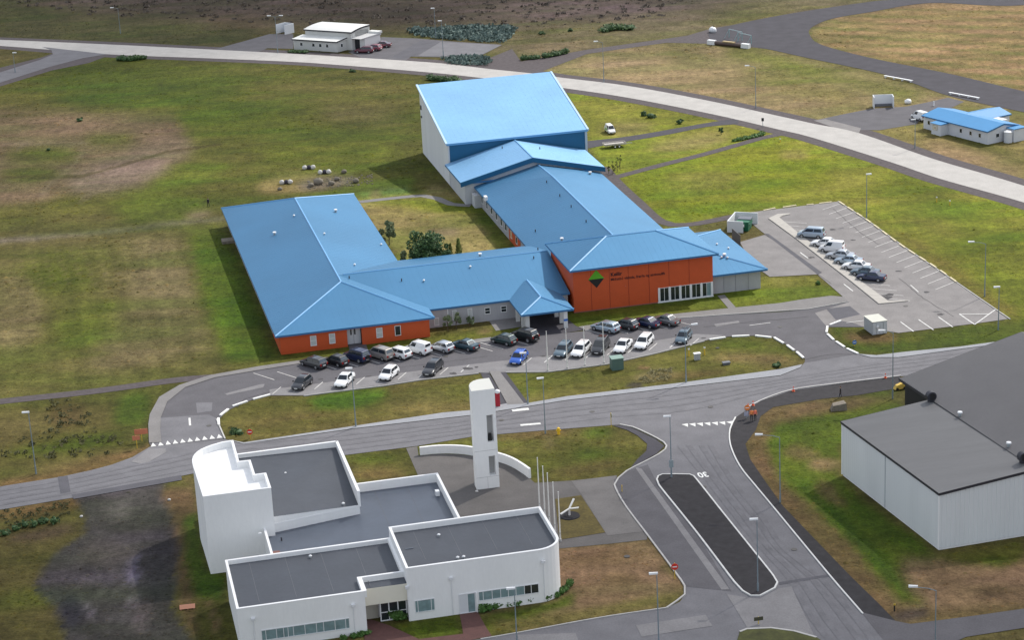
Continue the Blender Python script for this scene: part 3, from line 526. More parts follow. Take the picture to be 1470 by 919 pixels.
PLZ = [(583, 644), (599, 641.5), (601, 655), (630, 652), (660, 653), (678, 655), (716, 663), (735, 670), (750, 678), (760, 687), (768, 694), (830, 690), (886, 683), (883, 696), (884, 705), (897, 726), (929, 768.5), (929, 775.5), (870, 782), (806, 788), (760, 790), (640, 760), (600, 683)]
sheet('plaza', PLZ, .03, plaza_m)
sheet('plaza_panel', [(820, 691), (884, 684), (884, 705), (897, 726), (925, 764), (872, 770), (836, 713)], .05, plaza_b); sheet('plaza_lawn', [(797, 717.5), (834, 712), (869, 765.5), (803, 776)], .07, mat('lawn_grass', tuple(alb((112, 98, 46))), rough=.95, noise=.35, nscale=.5, fine=.25, fscale=3, bump=.5, bscale=4))
sheet('brick_path', [(522, 892), (532, 890), (559, 899), (585, 911), (602, 919), (640, 928), (545, 945), (524, 930)], .04, brick_m); sheet('brick_path', [(660, 883), (685, 878.5), (697, 900), (706, 914), (640, 927), (598, 919), (665, 911)], .045, brick_m)
sheet('footpath', [(880, 612), (893, 611.5), (908, 615.5), (941, 631), (954, 641), (943, 652), (905, 673), (915, 660), (928, 648), (929, 638), (915, 626), (900, 618)], .06, asph_dark)
# median in the side road, and the island at the bottom edge
MED = [(943, 690), (945, 685), (951, 682.5), (990, 682.7), (996, 685), (1035, 734), (1083, 794), (1110, 828), (1116, 838), (1112, 846), (1091, 857), (1078, 857), (1066, 850), (1054, 837), (1000, 765.6), (946, 698)]
mb = MB(); mb.prism([(p.x, p.y) for p in smooth_line(G(MED)[::-1], 2, True)], .02, .16, black_gravel); mb.obj('traffic_island', kind='structure')
IS2 = [(1062, 909), (1072, 905), (1107, 903.5), (1140, 908), (1172, 917), (1195, 932), (1195, 970), (1062, 970)]
mb = MB(); mb.prism([(p.x, p.y) for p in smooth_line(G(IS2)[::-1], 2, True)], .02, .14, mat('verge_grass', tuple(alb((84, 86, 40))), rough=.95, noise=.35, nscale=.8, fine=.2, fscale=3)); mb.obj('traffic_island', kind='structure')
# kerbs
kerb_pale = mat('limed_kerb', (.58, .58, .57), rough=.8, noise=.12, nscale=1)
def kerb(name, pts, w_, m, closed=False, z=.02, h=.15, smooth=True):
    P = G(pts); P = smooth_line(P, 1.5, closed) if smooth else P
    if closed: P = P+[P[0]]
    return strip(MB(), P, w_, z, m, h).obj(name, kind='structure')
kerb('kerb', MED, .2, kerb_pale, True, h=.17); kerb('kerb', IS2[:5], .28, kerb_grey)
kerb('kerb', [(1293, 540.5), (1207, 551), (1136, 561), (1090, 577), (1070, 589)], .22, kerb_grey)
kerb('kerb', [(1056, 600), (1048, 617), (1048.6, 640), (1062, 670), (1085.7, 700), (1107, 725.6), (1187, 822.7), (1238.6, 882.7)], .18, kerb_pale, h=.14)
kerb('kerb', [(890, 610.3), (908.6, 614), (943, 630), (957, 641), (945.7, 653), (900, 677), (888, 687), (882, 697), (897, 725.6), (928.6, 768), (962.9, 814), (983, 842.7), (983, 855), (957, 874)], .2, kerb_grey, h=.13)
kerb('kerb', [(957, 874), (860, 888.4), (743, 910), (690, 919)], .15, kerb_grey, h=.12)
kerb('kerb', [(311, 603), (317, 617), (323, 631)], .2, kerb_grey); kerb('kerb', [(436, 569.5), (481, 563.5), (550, 555), (607, 546), (687, 537)], .15, kerb_grey, smooth=False); kerb('kerb', [(726, 535.5), (785.7, 535), (871, 524), (943, 508), (1011, 490.5)], .15, kerb_grey, smooth=False)
kerb('kerb', [(430, 523.3), (560, 508.3), (705, 490)], .14, kerb_grey, smooth=False); kerb('kerb', [(840, 475.3), (974, 457.6), (1050, 452), (1160, 444.6), (1218, 434)], .14, kerb_grey, smooth=False)
# broad raised kerb of the car park with its bent ends
P = G([(1134, 308), (1120, 309.5), (1111, 314), (1150, 344), (1190, 375), (1230, 406), (1268.6, 435.7), (1303, 433)])
W_ = [.25, .7, 1.0, .75, .75, .75, 1.0, .15]; mb = MB(); A = []; B = []
for i, p in enumerate(P):
    a = P[max(0, i-1)]; b = P[min(7, i+1)]; t = (b-a).normalized(); n_ = Vector((-t.y, t.x, 0)); A.append(p+n_*W_[i]); B.append(p-n_*W_[i])
for i in range(7): mb.hexa([(q.x, q.y, .02) for q in (B[i], B[i+1], A[i+1], A[i])], [(q.x, q.y, .2) for q in (B[i], B[i+1], A[i+1], A[i])], mat('pale_kerb_slab', tuple(alb((205, 200, 192))), rough=.8, noise=.1, nscale=1), False)
mb.obj('kerb_island', kind='structure')
# painted kerb stones, one by one
def stones(pairs, m, w_=.34, h=.2, place=None):
    s_ = structure('painted_kerb', (0, 0, 0)); unit = MB().box(-.5, .5, -.5, .5, 0, 1, m).mesh('kerbstone')
    for (a, b) in pairs:
        p = g(*a); q = g(*b); d_ = q-p; o = bpy.data.objects.new('kerbstone', unit); col.objects.link(o); o.parent = s_
        o.location = (p+q)/2+Vector((0, 0, .01)); o.rotation_euler = (0, 0, math.atan2(d_.y, d_.x)); o.scale = (d_.length, w_, h)
C4p = lambda x, y: (1050+x/3.5, 440+y/3.5); C3p = lambda x, y: (700+x/3.5, 440+y/3.5); C1p = lambda x, y: (x/3.5, 440+y/3.5); C8p = lambda x, y: (1050+x/3.5, 220+y/3.5)
stones([(C3p(1115, 170), C3p(1195, 158)), (C3p(1228, 154), C3p(1315, 150)), (C3p(1345, 150), C3p(1425, 159)), (C4p(215, 160), C4p(262, 188)), (C4p(280, 198), C4p(315, 224)), (C4p(328, 232), C4p(362, 262))], kerb_white)
stones([(C4p(550, 75), C4p(495, 96)), (C4p(482, 104), C4p(478, 134)), (C4p(482, 142), C4p(514, 172)), (C4p(526, 180), C4p(568, 208)), (C4p(580, 215), C4p(636, 241))], kerb_white)
stones([(C1p(1100, 600), C1p(1098, 566)), (C1p(1106, 552), C1p(1147, 520)), (C1p(1170, 505), C1p(1243, 480)), (C1p(1272, 470), C1p(1357, 447))], kerb_white)
pr = []
L0 = [C8p(535, 243), C8p(690, 345), C8p(860, 470), C8p(1030, 580), C8p(1170, 680)]
LL = smooth_line(G(L0), .5); tot = 0; seg = []
for i in range(len(LL)-1): tot += (LL[i+1]-LL[i]).length
def at_len(s_):
    for i in range(len(LL)-1):
        l = (LL[i+1]-LL[i]).length
        if s_ <= l: return LL[i]+(LL[i+1]-LL[i])*(s_/max(l, 1e-6))
        s_ -= l
    return LL[-1]
ks = structure('painted_kerb'); unit = MB().box(-.5, .5, -.5, .5, 0, 1, kerb_cream).mesh('kerbstone'); s0 = .6
while s0+2.4 < tot:
    p = at_len(s0); q = at_len(s0+2.5); d_ = q-p; o = bpy.data.objects.new('kerbstone', unit); col.objects.link(o); o.parent = ks; o.location = (p+q)/2+Vector((0, 0, .01)); o.rotation_euler = (0, 0, math.atan2(d_.y, d_.x)); o.scale = (d_.length, .28, .22); s0 += 4.1
stones([((1096, 303), (1113, 299.5)), ((1124, 298.5), (1143, 295.5)), ((1158, 295), (1168, 294)), ((1176, 293), (1194, 290.8))], kerb_cream, .28)
kerb('kerb', [(1203, 289.5), (1247, 318), (1295.7, 353.4), (1384, 413.4), (1450, 459)], .16, kerb_grey, smooth=False, h=.12)
# ---------------- painted lines
marks = structure('parking_bay_markings'); ul = MB().poly([(-.5, -.5, 0), (.5, -.5, 0), (.5, .5, 0), (-.5, .5, 0)], paint_faint).mesh('bay_line'); ulw = MB().poly([(-.5, -.5, 0), (.5, -.5, 0), (.5, .5, 0), (-.5, .5, 0)], paint_white).mesh('bay_line')
def line(p, q, w_=.14, z=.078, me=None, parent=None, name='bay_line'):
    o = bpy.data.objects.new(name, me or ul); col.objects.link(o); o.parent = parent or marks; d_ = q-p; o.location = ((p.x+q.x)/2, (p.y+q.y)/2, z); o.rotation_euler = (0, 0, math.atan2(d_.y, d_.x)); o.scale = (d_.length, w_, 1); return o
s0 = 1.5; V = lambda a, l: Vector((math.cos(R(a))*l, math.sin(R(a))*l, 0))
while s0 < tot-2:
    p = at_len(s0); line(p+V(-138, .3), p+V(-138, 5.3)); s0 += 3.15
a0 = g(1113, 316); a1 = g(1264, 433); n_ = 18
for i in range(n_):
    p = a0+(a1-a0)*((i+.3)/n_); line(p+V(-26, 1.0), p+V(-26, 5.6))
for a, b in ((C4p(850, 80), C4p(915, 128)), (C4p(940, 68), C4p(1015, 120)), (C4p(1040, 55), C4p(1112, 106)), (C4p(1145, 40), C4p(1222, 93)), (C4p(1222, 93), C4p(1330, 15)), (C4p(1145, 40), C4p(1290, 40))): line(g(*a), g(*b), .18, .08, ulw)
for i in range(-4, 17):
    x = 523.4+30*i; y = 542.4-.1165*30*i
    if 690 < x < 735: continue
    line(g(x, y), g(x-12, y+10.3), .14, .08, ulw if i % 2 else ul)
tops = [(450.5, 527.7), (483, 524.4), (512.5, 519.5), (545, 515.7), (571, 512.8), (600.8, 508.4), (634.6, 505.2), (667.8, 501.9)]
for (x0, y0), (x1, y1) in zip(tops[:-1], tops[1:]):
    c_ = (g(x0, y0)+g(x1, y1))/2; line(c_+V(135, 2.3), c_+V(-45, 2.6))
for x, y in ((378, 541), (412, 539), (690, 500), (705, 497), (741, 491), (855, 478), (884, 475), (913, 471), (941, 468), (975, 463)): c_ = g(x, y); line(c_+V(135, 2.3), c_+V(-45, 2.6))
rm = structure('road_markings')
for (a, b, w_) in ((C8p(345, 500), C8p(385, 530), .2), (C8p(565, 660), C8p(610, 695), .2), (C8p(900, 665), C8p(940, 700), .15), ((735, 590.5), (759, 588), .9), ((747, 611.5), (776, 609), .6), ((272, 601), (273, 612), .3), ((1215, 464), (1240, 461), .15), ((722, 487), (735, 485), .2), ((1076, 468), (1106, 464), .15)):
    line(g(*a), g(*b), w_, .088, ulw, rm, 'dash')
def tri(p, d, wd, ln):
    d = d.normalized(); n_ = Vector((-d.y, d.x, 0)); q = [p+n_*wd/2, p+d*ln, p-n_*wd/2]
    MB().cap([(v_.x, v_.y, .075) for v_ in q], paint_white).obj('give_way_triangle', rm)
for i in range(10):
    t = i/9; p = g(220.5+(315.5-220.5)*t, 642+(629.6-642)*t); tri(p, V(102, 1), .78, 1.5)
for i in range(7):
    t = i/6; p = g(983+(1047-983)*t, 609.5+(606-609.5)*t); tri(p, V(-75, 1), .95, 1.3)
def text_mesh(name, body, size, m, mw, parent=None, bold=0.0, space=1.0):
    cu = bpy.data.curves.new(name, 'FONT'); cu.body = body; cu.size = size; cu.extrude = .012; cu.offset = bold; cu.space_character = space; cu.align_x = 'LEFT'; cu.align_y = 'CENTER'
    t = bpy.data.objects.new(name, cu); col.objects.link(t); bpy.context.view_layer.update(); me = bpy.data.meshes.new_from_object(t); bpy.data.objects.remove(t)
    me.materials.clear(); me.materials.append(m); o = bpy.data.objects.new(name, me); col.objects.link(o); o.matrix_world = mw; o.parent = parent; return o
p30 = g(1016, 681.5); dy = (g(1083, 794)-g(1004, 690)).normalized(); dx = Vector((dy.y, -dy.x, 0)); dx_, dy = dx, dy
mt = Matrix.Identity(4)
for i in range(3): mt[i][0] = dx[i]*.8; mt[i][1] = dy[i]*1.35; mt[i][2] = (0, 0, 1)[i]
mt[0][3], mt[1][3], mt[2][3] = p30.x, p30.y, .075
text_mesh('speed_number', '30', 1.7, mat('road_number_paint', (.75, .75, .73)), mt, rm, .04)

# ================================================================== BUILDINGS
ROOFV, ROOFF = [], []          # roof faces in the world, to stand vents on
def note_roof(poly, M_):
    b = len(ROOFV); ROOFV.extend([M_@Vector(p) for p in poly]); ROOFF.append(tuple(range(b, b+len(poly))))
def ribs(mb, poly, sp, m, hgt=.007, wd=.035):
    P = [Vector(p) for p in poly]; n = (P[1]-P[0]).cross(P[2]-P[0]).normalized()
    if n.z < 0: n = -n
    hz = Vector((0, 0, 1)).cross(n)
    if hz.length < 1e-4: return
    hz.normalize(); ts = [p.dot(hz) for p in P]; t = math.ceil(min(ts)/sp)*sp+.01
    while t < max(ts):
        hit = []
        for i in range(len(P)):
            a, b = P[i], P[(i+1) % len(P)]; da, db = a.dot(hz)-t, b.dot(hz)-t
            if da*db < 0: hit.append(a+(b-a)*(da/(da-db)))
        if len(hit) == 2 and (hit[0]-hit[1]).length > .6:
            a, b = hit; o = n*hgt; s_ = hz*wd/2; mb.hexa([a-s_, a+s_, b+s_, b-s_] if (a-b).dot(n.cross(hz)) < 0 else [a+s_, a-s_, b-s_, b+s_], [q+o for q in ([a-s_, a+s_, b+s_, b-s_] if (a-b).dot(n.cross(hz)) < 0 else [a+s_, a-s_, b-s_, b+s_])], m, False)
        t += sp
def roof(parent, faces, eave, m, fas=.3, rib=1.0, ridges=(), fm=None, Mw=None, cap_m=None, name='roof'):
    mb = MB()
    for f_ in faces: mb.poly(f_, m); note_roof(f_, Mw)
    o = mb.obj(name, parent)
    fb = MB(); n = len(eave)
    for i in range(n):
        a, b = eave[i], eave[(i+1) % n]; fb.poly([(a[0], a[1], a[2]-fas), (b[0], b[1], b[2]-fas), b, a], fm or fascia_blue)
    fb.cap([(p[0], p[1], p[2]-fas) for p in eave], grey_wall); fb.obj('fascia', o)
    if rib:
        rb = MB()
        for f_ in faces: ribs(rb, f_, rib, m)
        if rb.v: rb.obj('roof_seams', o, kind='stuff')
    for a, b in ridges:
        a = Vector(a); b = Vector(b); MB().tube(a+Vector((0, 0, -.03)), b+Vector((0, 0, -.03)), .17, cap_m or ridge_blue, n=6).obj('ridge_cap', o)
    return o
def hip(parent, u0, u1, v0, v1, ze, ra, rb_, m, Mw, along='v', **k):
    c = [(u0, v0, ze), (u1, v0, ze), (u1, v1, ze), (u0, v1, ze)]
    if along == 'v': fs = [[c[0], c[1], ra], [c[1], c[2], rb_, ra], [c[2], c[3], rb_], [c[3], c[0], ra, rb_]]; hp = [(c[0], ra), (c[1], ra), (c[2], rb_), (c[3], rb_), (ra, rb_)]
    else: fs = [[c[0], c[1], rb_, ra], [c[1], c[2], rb_], [c[2], c[3], ra, rb_], [c[3], c[0], ra]]; hp = [(c[0], ra), (c[1], rb_), (c[2], rb_), (c[3], ra), (ra, rb_)]
    return roof(parent, fs, c, m, ridges=hp, Mw=Mw, **k)
def window(parent, p, d, w_, z0, z1, gm_=None, mull=(), trans=(), fr=.09, fm=None, depth=.07, name='window'):
    """p left foot of the opening seen from outside, d unit direction to the right; outward is d turned by -90 degrees"""
    nx_, ny_ = d[1], -d[0]; fm = fm or win_white
    def bar(mb, a0, a1, b0, b1, dp, m):
        q = lambda a, o_: (p[0]+d[0]*a+nx_*o_, p[1]+d[1]*a+ny_*o_)
        A = q(a0, dp); B = q(a1, dp); C_ = q(a1, -.05); D = q(a0, -.05)
        mb.hexa([(*A, b0), (*B, b0), (*C_, b0), (*D, b0)], [(*A, b1), (*B, b1), (*C_, b1), (*D, b1)], m)
    mb = MB()
    bar(mb, 0, w_, z0, z0+fr, depth+.02, fm); bar(mb, 0, w_, z1-fr, z1, depth, fm); bar(mb, 0, fr, z0+fr, z1-fr, depth, fm); bar(mb, w_-fr, w_, z0+fr, z1-fr, depth, fm)
    for a in mull: bar(mb, a-fr*.5, a+fr*.5, z0+fr, z1-fr, depth-.01, fm)
    for z in trans: bar(mb, fr, w_-fr, z-fr*.4, z+fr*.4, depth-.02, fm)
    o = mb.obj(name, parent); xs = [fr]+[m for m in mull]+[w_-fr]
    for i in range(len(xs)-1):
        gl = MB(); a0 = xs[i]+(fr*.5 if i else 0); a1 = xs[i+1]-(fr*.5 if i < len(xs)-2 else 0)
        gmm = gm_[i % len(gm_)] if isinstance(gm_, (list, tuple)) else (gm_ or glass)
        q = lambda a, o_: (p[0]+d[0]*a+nx_*o_, p[1]+d[1]*a+ny_*o_)
        A = q(a0, .025); B = q(a1, .025); gl.poly([(*A, z0+fr), (*B, z0+fr), (*B, z1-fr), (*A, z1-fr)], gmm); gl.obj('pane', o)
    return o
YS = R(12.3874); OS = Vector((-35.879, 318.580, 0)); MS = Matrix.Translation(OS)@Matrix.Rotation(YS, 4, 'Z')
sch = thing('school_building', 'long low school with blue hipped roofs and orange and grey walls behind the parked cars', 'school', OS, YS)
rf_west = hip(sch, -.75, 24.3, -.45, 77, 3.3, (12, 13.9, 6.3), (12, 67.5, 6.3), roof_blue, MS)
rf_link = roof(sch, [[(12.3, 3.9, 3.2), (47.3, 3.9, 3.2), (47.3, 17.8, 6.27), (12.3, 17.8, 6.27)], [(12.3, 17.8, 6.27), (47.3, 17.8, 6.27), (47.3, 31.8, 3.2), (12.3, 31.8, 3.2)]], [(12.3, 3.9, 3.2), (47.3, 3.9, 3.2), (47.3, 31.8, 3.2), (12.3, 31.8, 3.2)], roof_blue, ridges=[((13, 17.8, 6.27), (47.2, 17.8, 6.27))], Mw=MS)
mid_f = [[(46.65, 14, 3.4), (59.1, 14, 7), (59.1, 60.9, 7), (46.65, 72.7, 3.4)], [(46.65, 72.7, 3.4), (59.1, 60.9, 7), (59.3, 78, 6.05), (46.7, 78, 3.3)], [(59.1, 14, 7), (71.5, 14, 3.4), (71.5, 73.6, 3.4), (59.1, 60.9, 7)], [(59.1, 60.9, 7), (71.5, 73.6, 3.4), (71.5, 78, 3.3), (59.3, 78, 6.05)]]
rf_mid = roof(sch, mid_f, [(46.65, 14, 3.4), (71.5, 14, 3.4), (71.5, 78, 3.35), (46.65, 78, 3.35)], roof_blue, ridges=[((59.1, 17, 7), (59.1, 60.9, 7)), ((59.1, 60.9, 7), (59.3, 78, 6.05))], Mw=MS)
rf_main = hip(sch, 47.0, 71.8, 2.1, 18.2, 7.4, (55.3, 10.1, 10), (63.7, 10.1, 10), roof_blue, MS, along='u')
rf_east = hip(sch, 56.2, 80.4, 3.0, 27.2, 3.5, (68.2, 15, 6.0), (68.4, 15.2, 6.0), roof_blue, MS)
can_f = [[(37.3, -4.2, 3.2), (45.8, -4.2, 3.2), (41.5, -.2, 4.5)], [(45.8, -4.2, 3.2), (45.8, 9, 3.2), (41.5, 9, 4.5), (41.5, -.2, 4.5)], [(37.3, 9, 3.2), (37.3, -4.2, 3.2), (41.5, -.2, 4.5), (41.5, 9, 4.5)]]
rf_can = roof(sch, can_f, [(37.3, -4.2, 3.2), (45.8, -4.2, 3.2), (45.8, 4.0, 3.2), (37.3, 4.0, 3.2)], roof_blue, rib=.8, ridges=[((37.3, -4.2, 3.2), (41.5, -.2, 4.5)), ((45.8, -4.2, 3.2), (41.5, -.2, 4.5)), ((41.5, -.2, 4.5), (41.5, 9, 4.5))], Mw=MS)
l2 = [[(44, 72, 4.5), (58.2, 72, 7.9), (58.2, 86.9, 7.9), (44, 86.9, 4.5)], [(58.2, 72, 7.9), (72.3, 72, 4.5), (72.3, 86.9, 4.5), (58.2, 86.9, 7.9)]]
rf_l2 = roof(sch, l2, [(44, 72, 4.5), (72.3, 72, 4.5), (72.3, 86.9, 4.5), (44, 86.9, 4.5)], roof_blue_sheen, ridges=[((58.2, 72, 7.9), (58.2, 86.9, 7.9))], Mw=MS, fas=.35)
mb = MB(); d_ = .85
for a, b in (((44, 72, 4.5), (58.2, 72, 7.9)), ((58.2, 72, 7.9), (72.3, 72, 4.5))):
    mb.hexa([(a[0], 71.94, a[2]-d_), (b[0], 71.94, b[2]-d_), (b[0], 72.2, b[2]-d_), (a[0], 72.2, a[2]-d_)], [(a[0], 71.94, a[2]+.06), (b[0], 71.94, b[2]+.06), (b[0], 72.2, b[2]+.06), (a[0], 72.2, a[2]+.06)], deep_blue)
mb.obj('gable_board', rf_l2)
# walls
def wbox(u0, u1, v0, v1, z0, z1, m, parent=None, name='wall'): return MB().box(u0, u1, v0, v1, z0, z1, m).obj(name, sch if parent is None else parent)
wbox(.02, 10.45, .1, .5, 0, 3.02, orange); wbox(12.75, 23.5, .1, .5, 0, 3.02, orange); wbox(.06, 23.45, 1.2, 76, 0, 3.01, grey_wall); wbox(10.4, 12.8, .12, .5, 2.75, 3.0, orange); wbox(23.3, 23.5, .5, 4.2, 0, 3.02, orange); wbox(.0, .25, .5, 10, 0, 3.02, orange); wbox(23.4, 47, 4.15, 31, 0, 2.95, grey_wall); wbox(47.3, 70.9, 31.0, 72.6, 0, 3.15, grey_wall)
wbox(47.65, 71.0, 2.9, 17.2, 0, 7.12, orange); wbox(70.5, 79.5, 4.0, 26.2, 0, 3.2, grey_wall); mb = MB(); mb.prism([(44.9, 72.7), (71.6, 72.7), (71.6, 86.9), (44.9, 86.9)], 0, 4.15, pale_wall); mb.poly([(44.9, 72.7, 4.15), (71.6, 72.7, 4.15), (58.2, 72.7, 7.3)], pale_wall); mb.obj('wall', sch)
# wall joints of the big orange block and of the link
for u_ in (50.6, 53.65, 56.8, 60.25, 63.6, 67.0): wbox(u_-.03, u_+.03, 2.875, 2.9, (2.7 if u_ > 61 else .1), 7.1, orange_joint, name='cladding_joint')
for u_ in (26.4, 29.4, 32.2, 35.0): wbox(u_-.05, u_+.05, 4.12, 4.15, .05, 2.9, trim_dark if u_ == 0 else grey_wall, name='cladding_joint')
wbox(27.2, 27.35, 4.05, 4.15, 0, 2.9, win_white, name='downpipe')
for u_ in (73.2, 75.2, 77.4): wbox(u_-.04, u_+.04, 3.97, 4.0, .05, 3.1, mat('joint_grey', (.25, .25, .27)), name='cladding_joint')
wbox(47.62, 71.02, 2.86, 3.2, 0, .16, mat('plinth', (.25, .10, .08)), name='plinth')
for i, (u0, u1, gmt) in enumerate(((4.65, 5.62, glass_blind), (7.6, 8.55, glass_blind), (15.03, 16.02, glass_blind), (17.95, 18.92, glass))): window(sch, (u0, .1), (1, 0), u1-u0, .85, 2.5, gmt, trans=(1.7,) if i < 3 else ())
dr = wbox(10.5, 12.7, 1.05, 1.2, 0, 2.75, door_white, name='double_door')
for u_ in (11.15, 11.75): window(dr, (u_-.12, 1.05), (1, 0), .34, 1.5, 2.5, glass, fr=.04, depth=.03, name='door_light')
wbox(11.57, 11.61, 1.03, 1.05, .05, 2.7, trim_dark, dr, 'door_gap')
wbox(10.42, 10.5, .5, 1.2, 0, 2.8, black_wall, name='recess_side'); wbox(12.68, 12.75, .5, 1.2, 0, 2.8, black_wall, name='recess_side')
window(sch, (33.25, 4.15), (1, 0), .95, 1.2, 2.3, glass, trans=(1.75,)); window(sch, (35.9, 4.15), (1, 0), .98, 1.2, 2.25, glass, trans=(1.75,)); window(sch, (30.5, 4.15), (1, 0), .75, .9, 2.5, glass_blind); window(sch, (28, 4.15), (1, 0), .7, .9, 2.5, glass_blind); window(sch, (25, 4.15), (1, 0), .8, .3, 1.6, glass_blind)
for k in range(5): window(sch, (61.98+1.79*k, 2.9), (1, 0), 1.52, .18, 2.5, [glass, glass_pale if k == 4 else glass], mull=[.76], fr=.07, depth=.08)
for k in range(6): MB().box(61.85+1.79*k-.17, 61.85+1.79*k+.15, 2.74, 2.9, .12, 2.55, win_white).obj('window_pier', sch)
MB().box(61.6, 71.0, 2.70, 2.9, .02, .17, win_white).obj('window_sill', sch)
# crest and lettering on the orange wall
cu_, cz_ = 51.5, 5.32
mb = MB(); mb.poly([(50.15, 2.86, cz_), (52.78, 2.86, cz_), (cu_, 2.86, 6.82)], logo_green); lg = mb.obj('wall_emblem', sch); MB().poly([(50.15, 2.862, cz_), (cu_, 2.862, 3.82), (52.78, 2.862, cz_)], black_m).obj('emblem_lower_half', lg)
def wall_text(body, u0, z0, size, bold):
    mw = MS@Matrix.Translation((u0, 2.86, z0))@Matrix.Rotation(R(90), 4, 'X'); o = text_mesh('wall_lettering', body, size, ink, mw, None, bold); o['kind'] = 'stuff'; o.parent = sch; o.matrix_parent_inverse = Matrix.Identity(4); o.matrix_basis = MS.inverted()@mw; return o
wall_text('Keilir', 53.85, 5.72, .86, .022); wall_text('Miðstöð vísinda, fræða og atvinnulífs', 53.85, 4.9, .62, .008)
# courtyard side of the middle wing
for v_ in (43.8, 48.5, 52.0, 56, 60, 64, 68): window(sch, (47.3, v_+1.4), (0, -1), 1.4, 1.0, 2.4, glass)
wbox(47.22, 47.3, 38.0, 46.6, .1, 3.1, orange, name='cladding'); window(sch, (47.22, 41.2), (0, -1), 1.3, 1.0, 2.4, glass); window(sch, (47.22, 45.2), (0, -1), 1.0, .9, 2.3, mat('yellow_curtain', (.55, .40, .12)))
wbox(46.4, 46.95, 62.0, 63.2, 3.3, 4.1, lamp_white, name='air_duct'); wbox(46.0, 47.3, 69.5, 72.0, 0, 2.4, pale_wall, name='porch')
for v_ in (34, 45, 58, 70): window(sch, (0.06, v_), (0, -1), 1.4, 1.0, 2.3, glass)
MB().box(-2.2, .05, 64.2, 66.4, 0, .5, stone_m).obj('outer_step', sch)
# entrance porch columns
for (u_, v_) in ((38.55, -2.9), (38.35, -1.0), (38.2, 2.2), (44.5, -3.7), (44.5, -1.1), (44.5, 2.2)): MB().box(u_-.32, u_+.32, v_-.18, v_+.18, 0, 2.92, mat('porch_column_paint', (.72, .72, .70), rough=.6)).obj('porch_column', sch)
MB().box(44.2, 44.8, -3.93, -3.885, 1.25, 1.6, sign_blue).obj('blue_plate', sch)
window(sch, (39.0, 4.12), (1, 0), 5.2, .05, 2.7, glass, mull=(1.3, 2.6, 3.9), trans=(2.1,), name='entrance_doors')
# sports hall
sph = thing('sports_hall', 'tall hall with a huge sloping blue roof pale with sheen at the far end of the school', 'sports hall', OS, YS)
hf = [[(44.6, 87.0, 8.5), (73.1, 87.0, 8.5), (73.1, 115.6, 14.35), (44.6, 115.6, 14.35)]]
rf_hall = roof(sph, hf, [(44.6, 87.0, 8.5), (73.1, 87.0, 8.5), (73.1, 115.6, 14.35), (44.6, 115.6, 14.35)], roof_blue_sheen, fas=.4, rib=1.0, Mw=MS, fm=ridge_blue)
for u_ in (44.6, 73.1): MB().hexa([(u_-.2, 87, 8.3), (u_+.2, 87, 8.3), (u_+.2, 115.6, 14.15), (u_-.2, 115.6, 14.15)], [(u_-.2, 87, 8.6), (u_+.2, 87, 8.6), (u_+.2, 115.6, 14.45), (u_-.2, 115.6, 14.45)], mat('pale_verge_flashing', (.45, .62, .78), rough=.4)).obj('verge_flashing', rf_hall)
def hall_side(u_, m, nm='wall'):
    mb = MB(); n = 40
    for k in range(n):
        v0 = 87.4+(115.2-87.4)*k/n; v1 = 87.4+(115.2-87.4)*(k+1)/n; vm = (v0+v1)/2; o_ = .05 if u_ < 60 else -.05; zz = lambda v: 8.42+(v-87)*.2045
        mb.poly([(u_, v0, 0), (u_-o_, vm, 0), (u_-o_, vm, zz(vm)-.4), (u_, v0, zz(v0)-.4)], m); mb.poly([(u_-o_, vm, 0), (u_, v1, 0), (u_, v1, zz(v1)-.4), (u_-o_, vm, zz(vm)-.4)], m)
    return mb.obj(nm, sph)
hall_side(44.95, mat('hall_side_sheet', (.74, .75, .77), rough=.6, noise=.06, nscale=.3, stretch=(1, 1, .15))); hall_side(72.75, pale_wall)
MB().box(45.15, 72.5, 87.3, 87.4, 0, 8.1, deep_blue).obj('front_cladding', sph); MB().box(44.9, 45.15, 87.2, 87.45, 0, 8.2, pale_wall).obj('corner_trim', sph); MB().box(72.5, 72.95, 87.2, 87.45, 0, 8.2, mat('corner_sheet', (.45, .52, .58))).obj('corner_trim', sph); MB().box(45.0, 72.7, 115.1, 115.2, 0, 13.9, pale_wall).obj('wall', sph)
MB().box(44.75, 44.95, 113.4, 114.0, 9.5, 10.4, trim_dark).obj('wall_grille', sph); MB().box(44.75, 44.95, 113.4, 114.0, 7.8, 8.2, trim_dark).obj('wall_grille', sph)

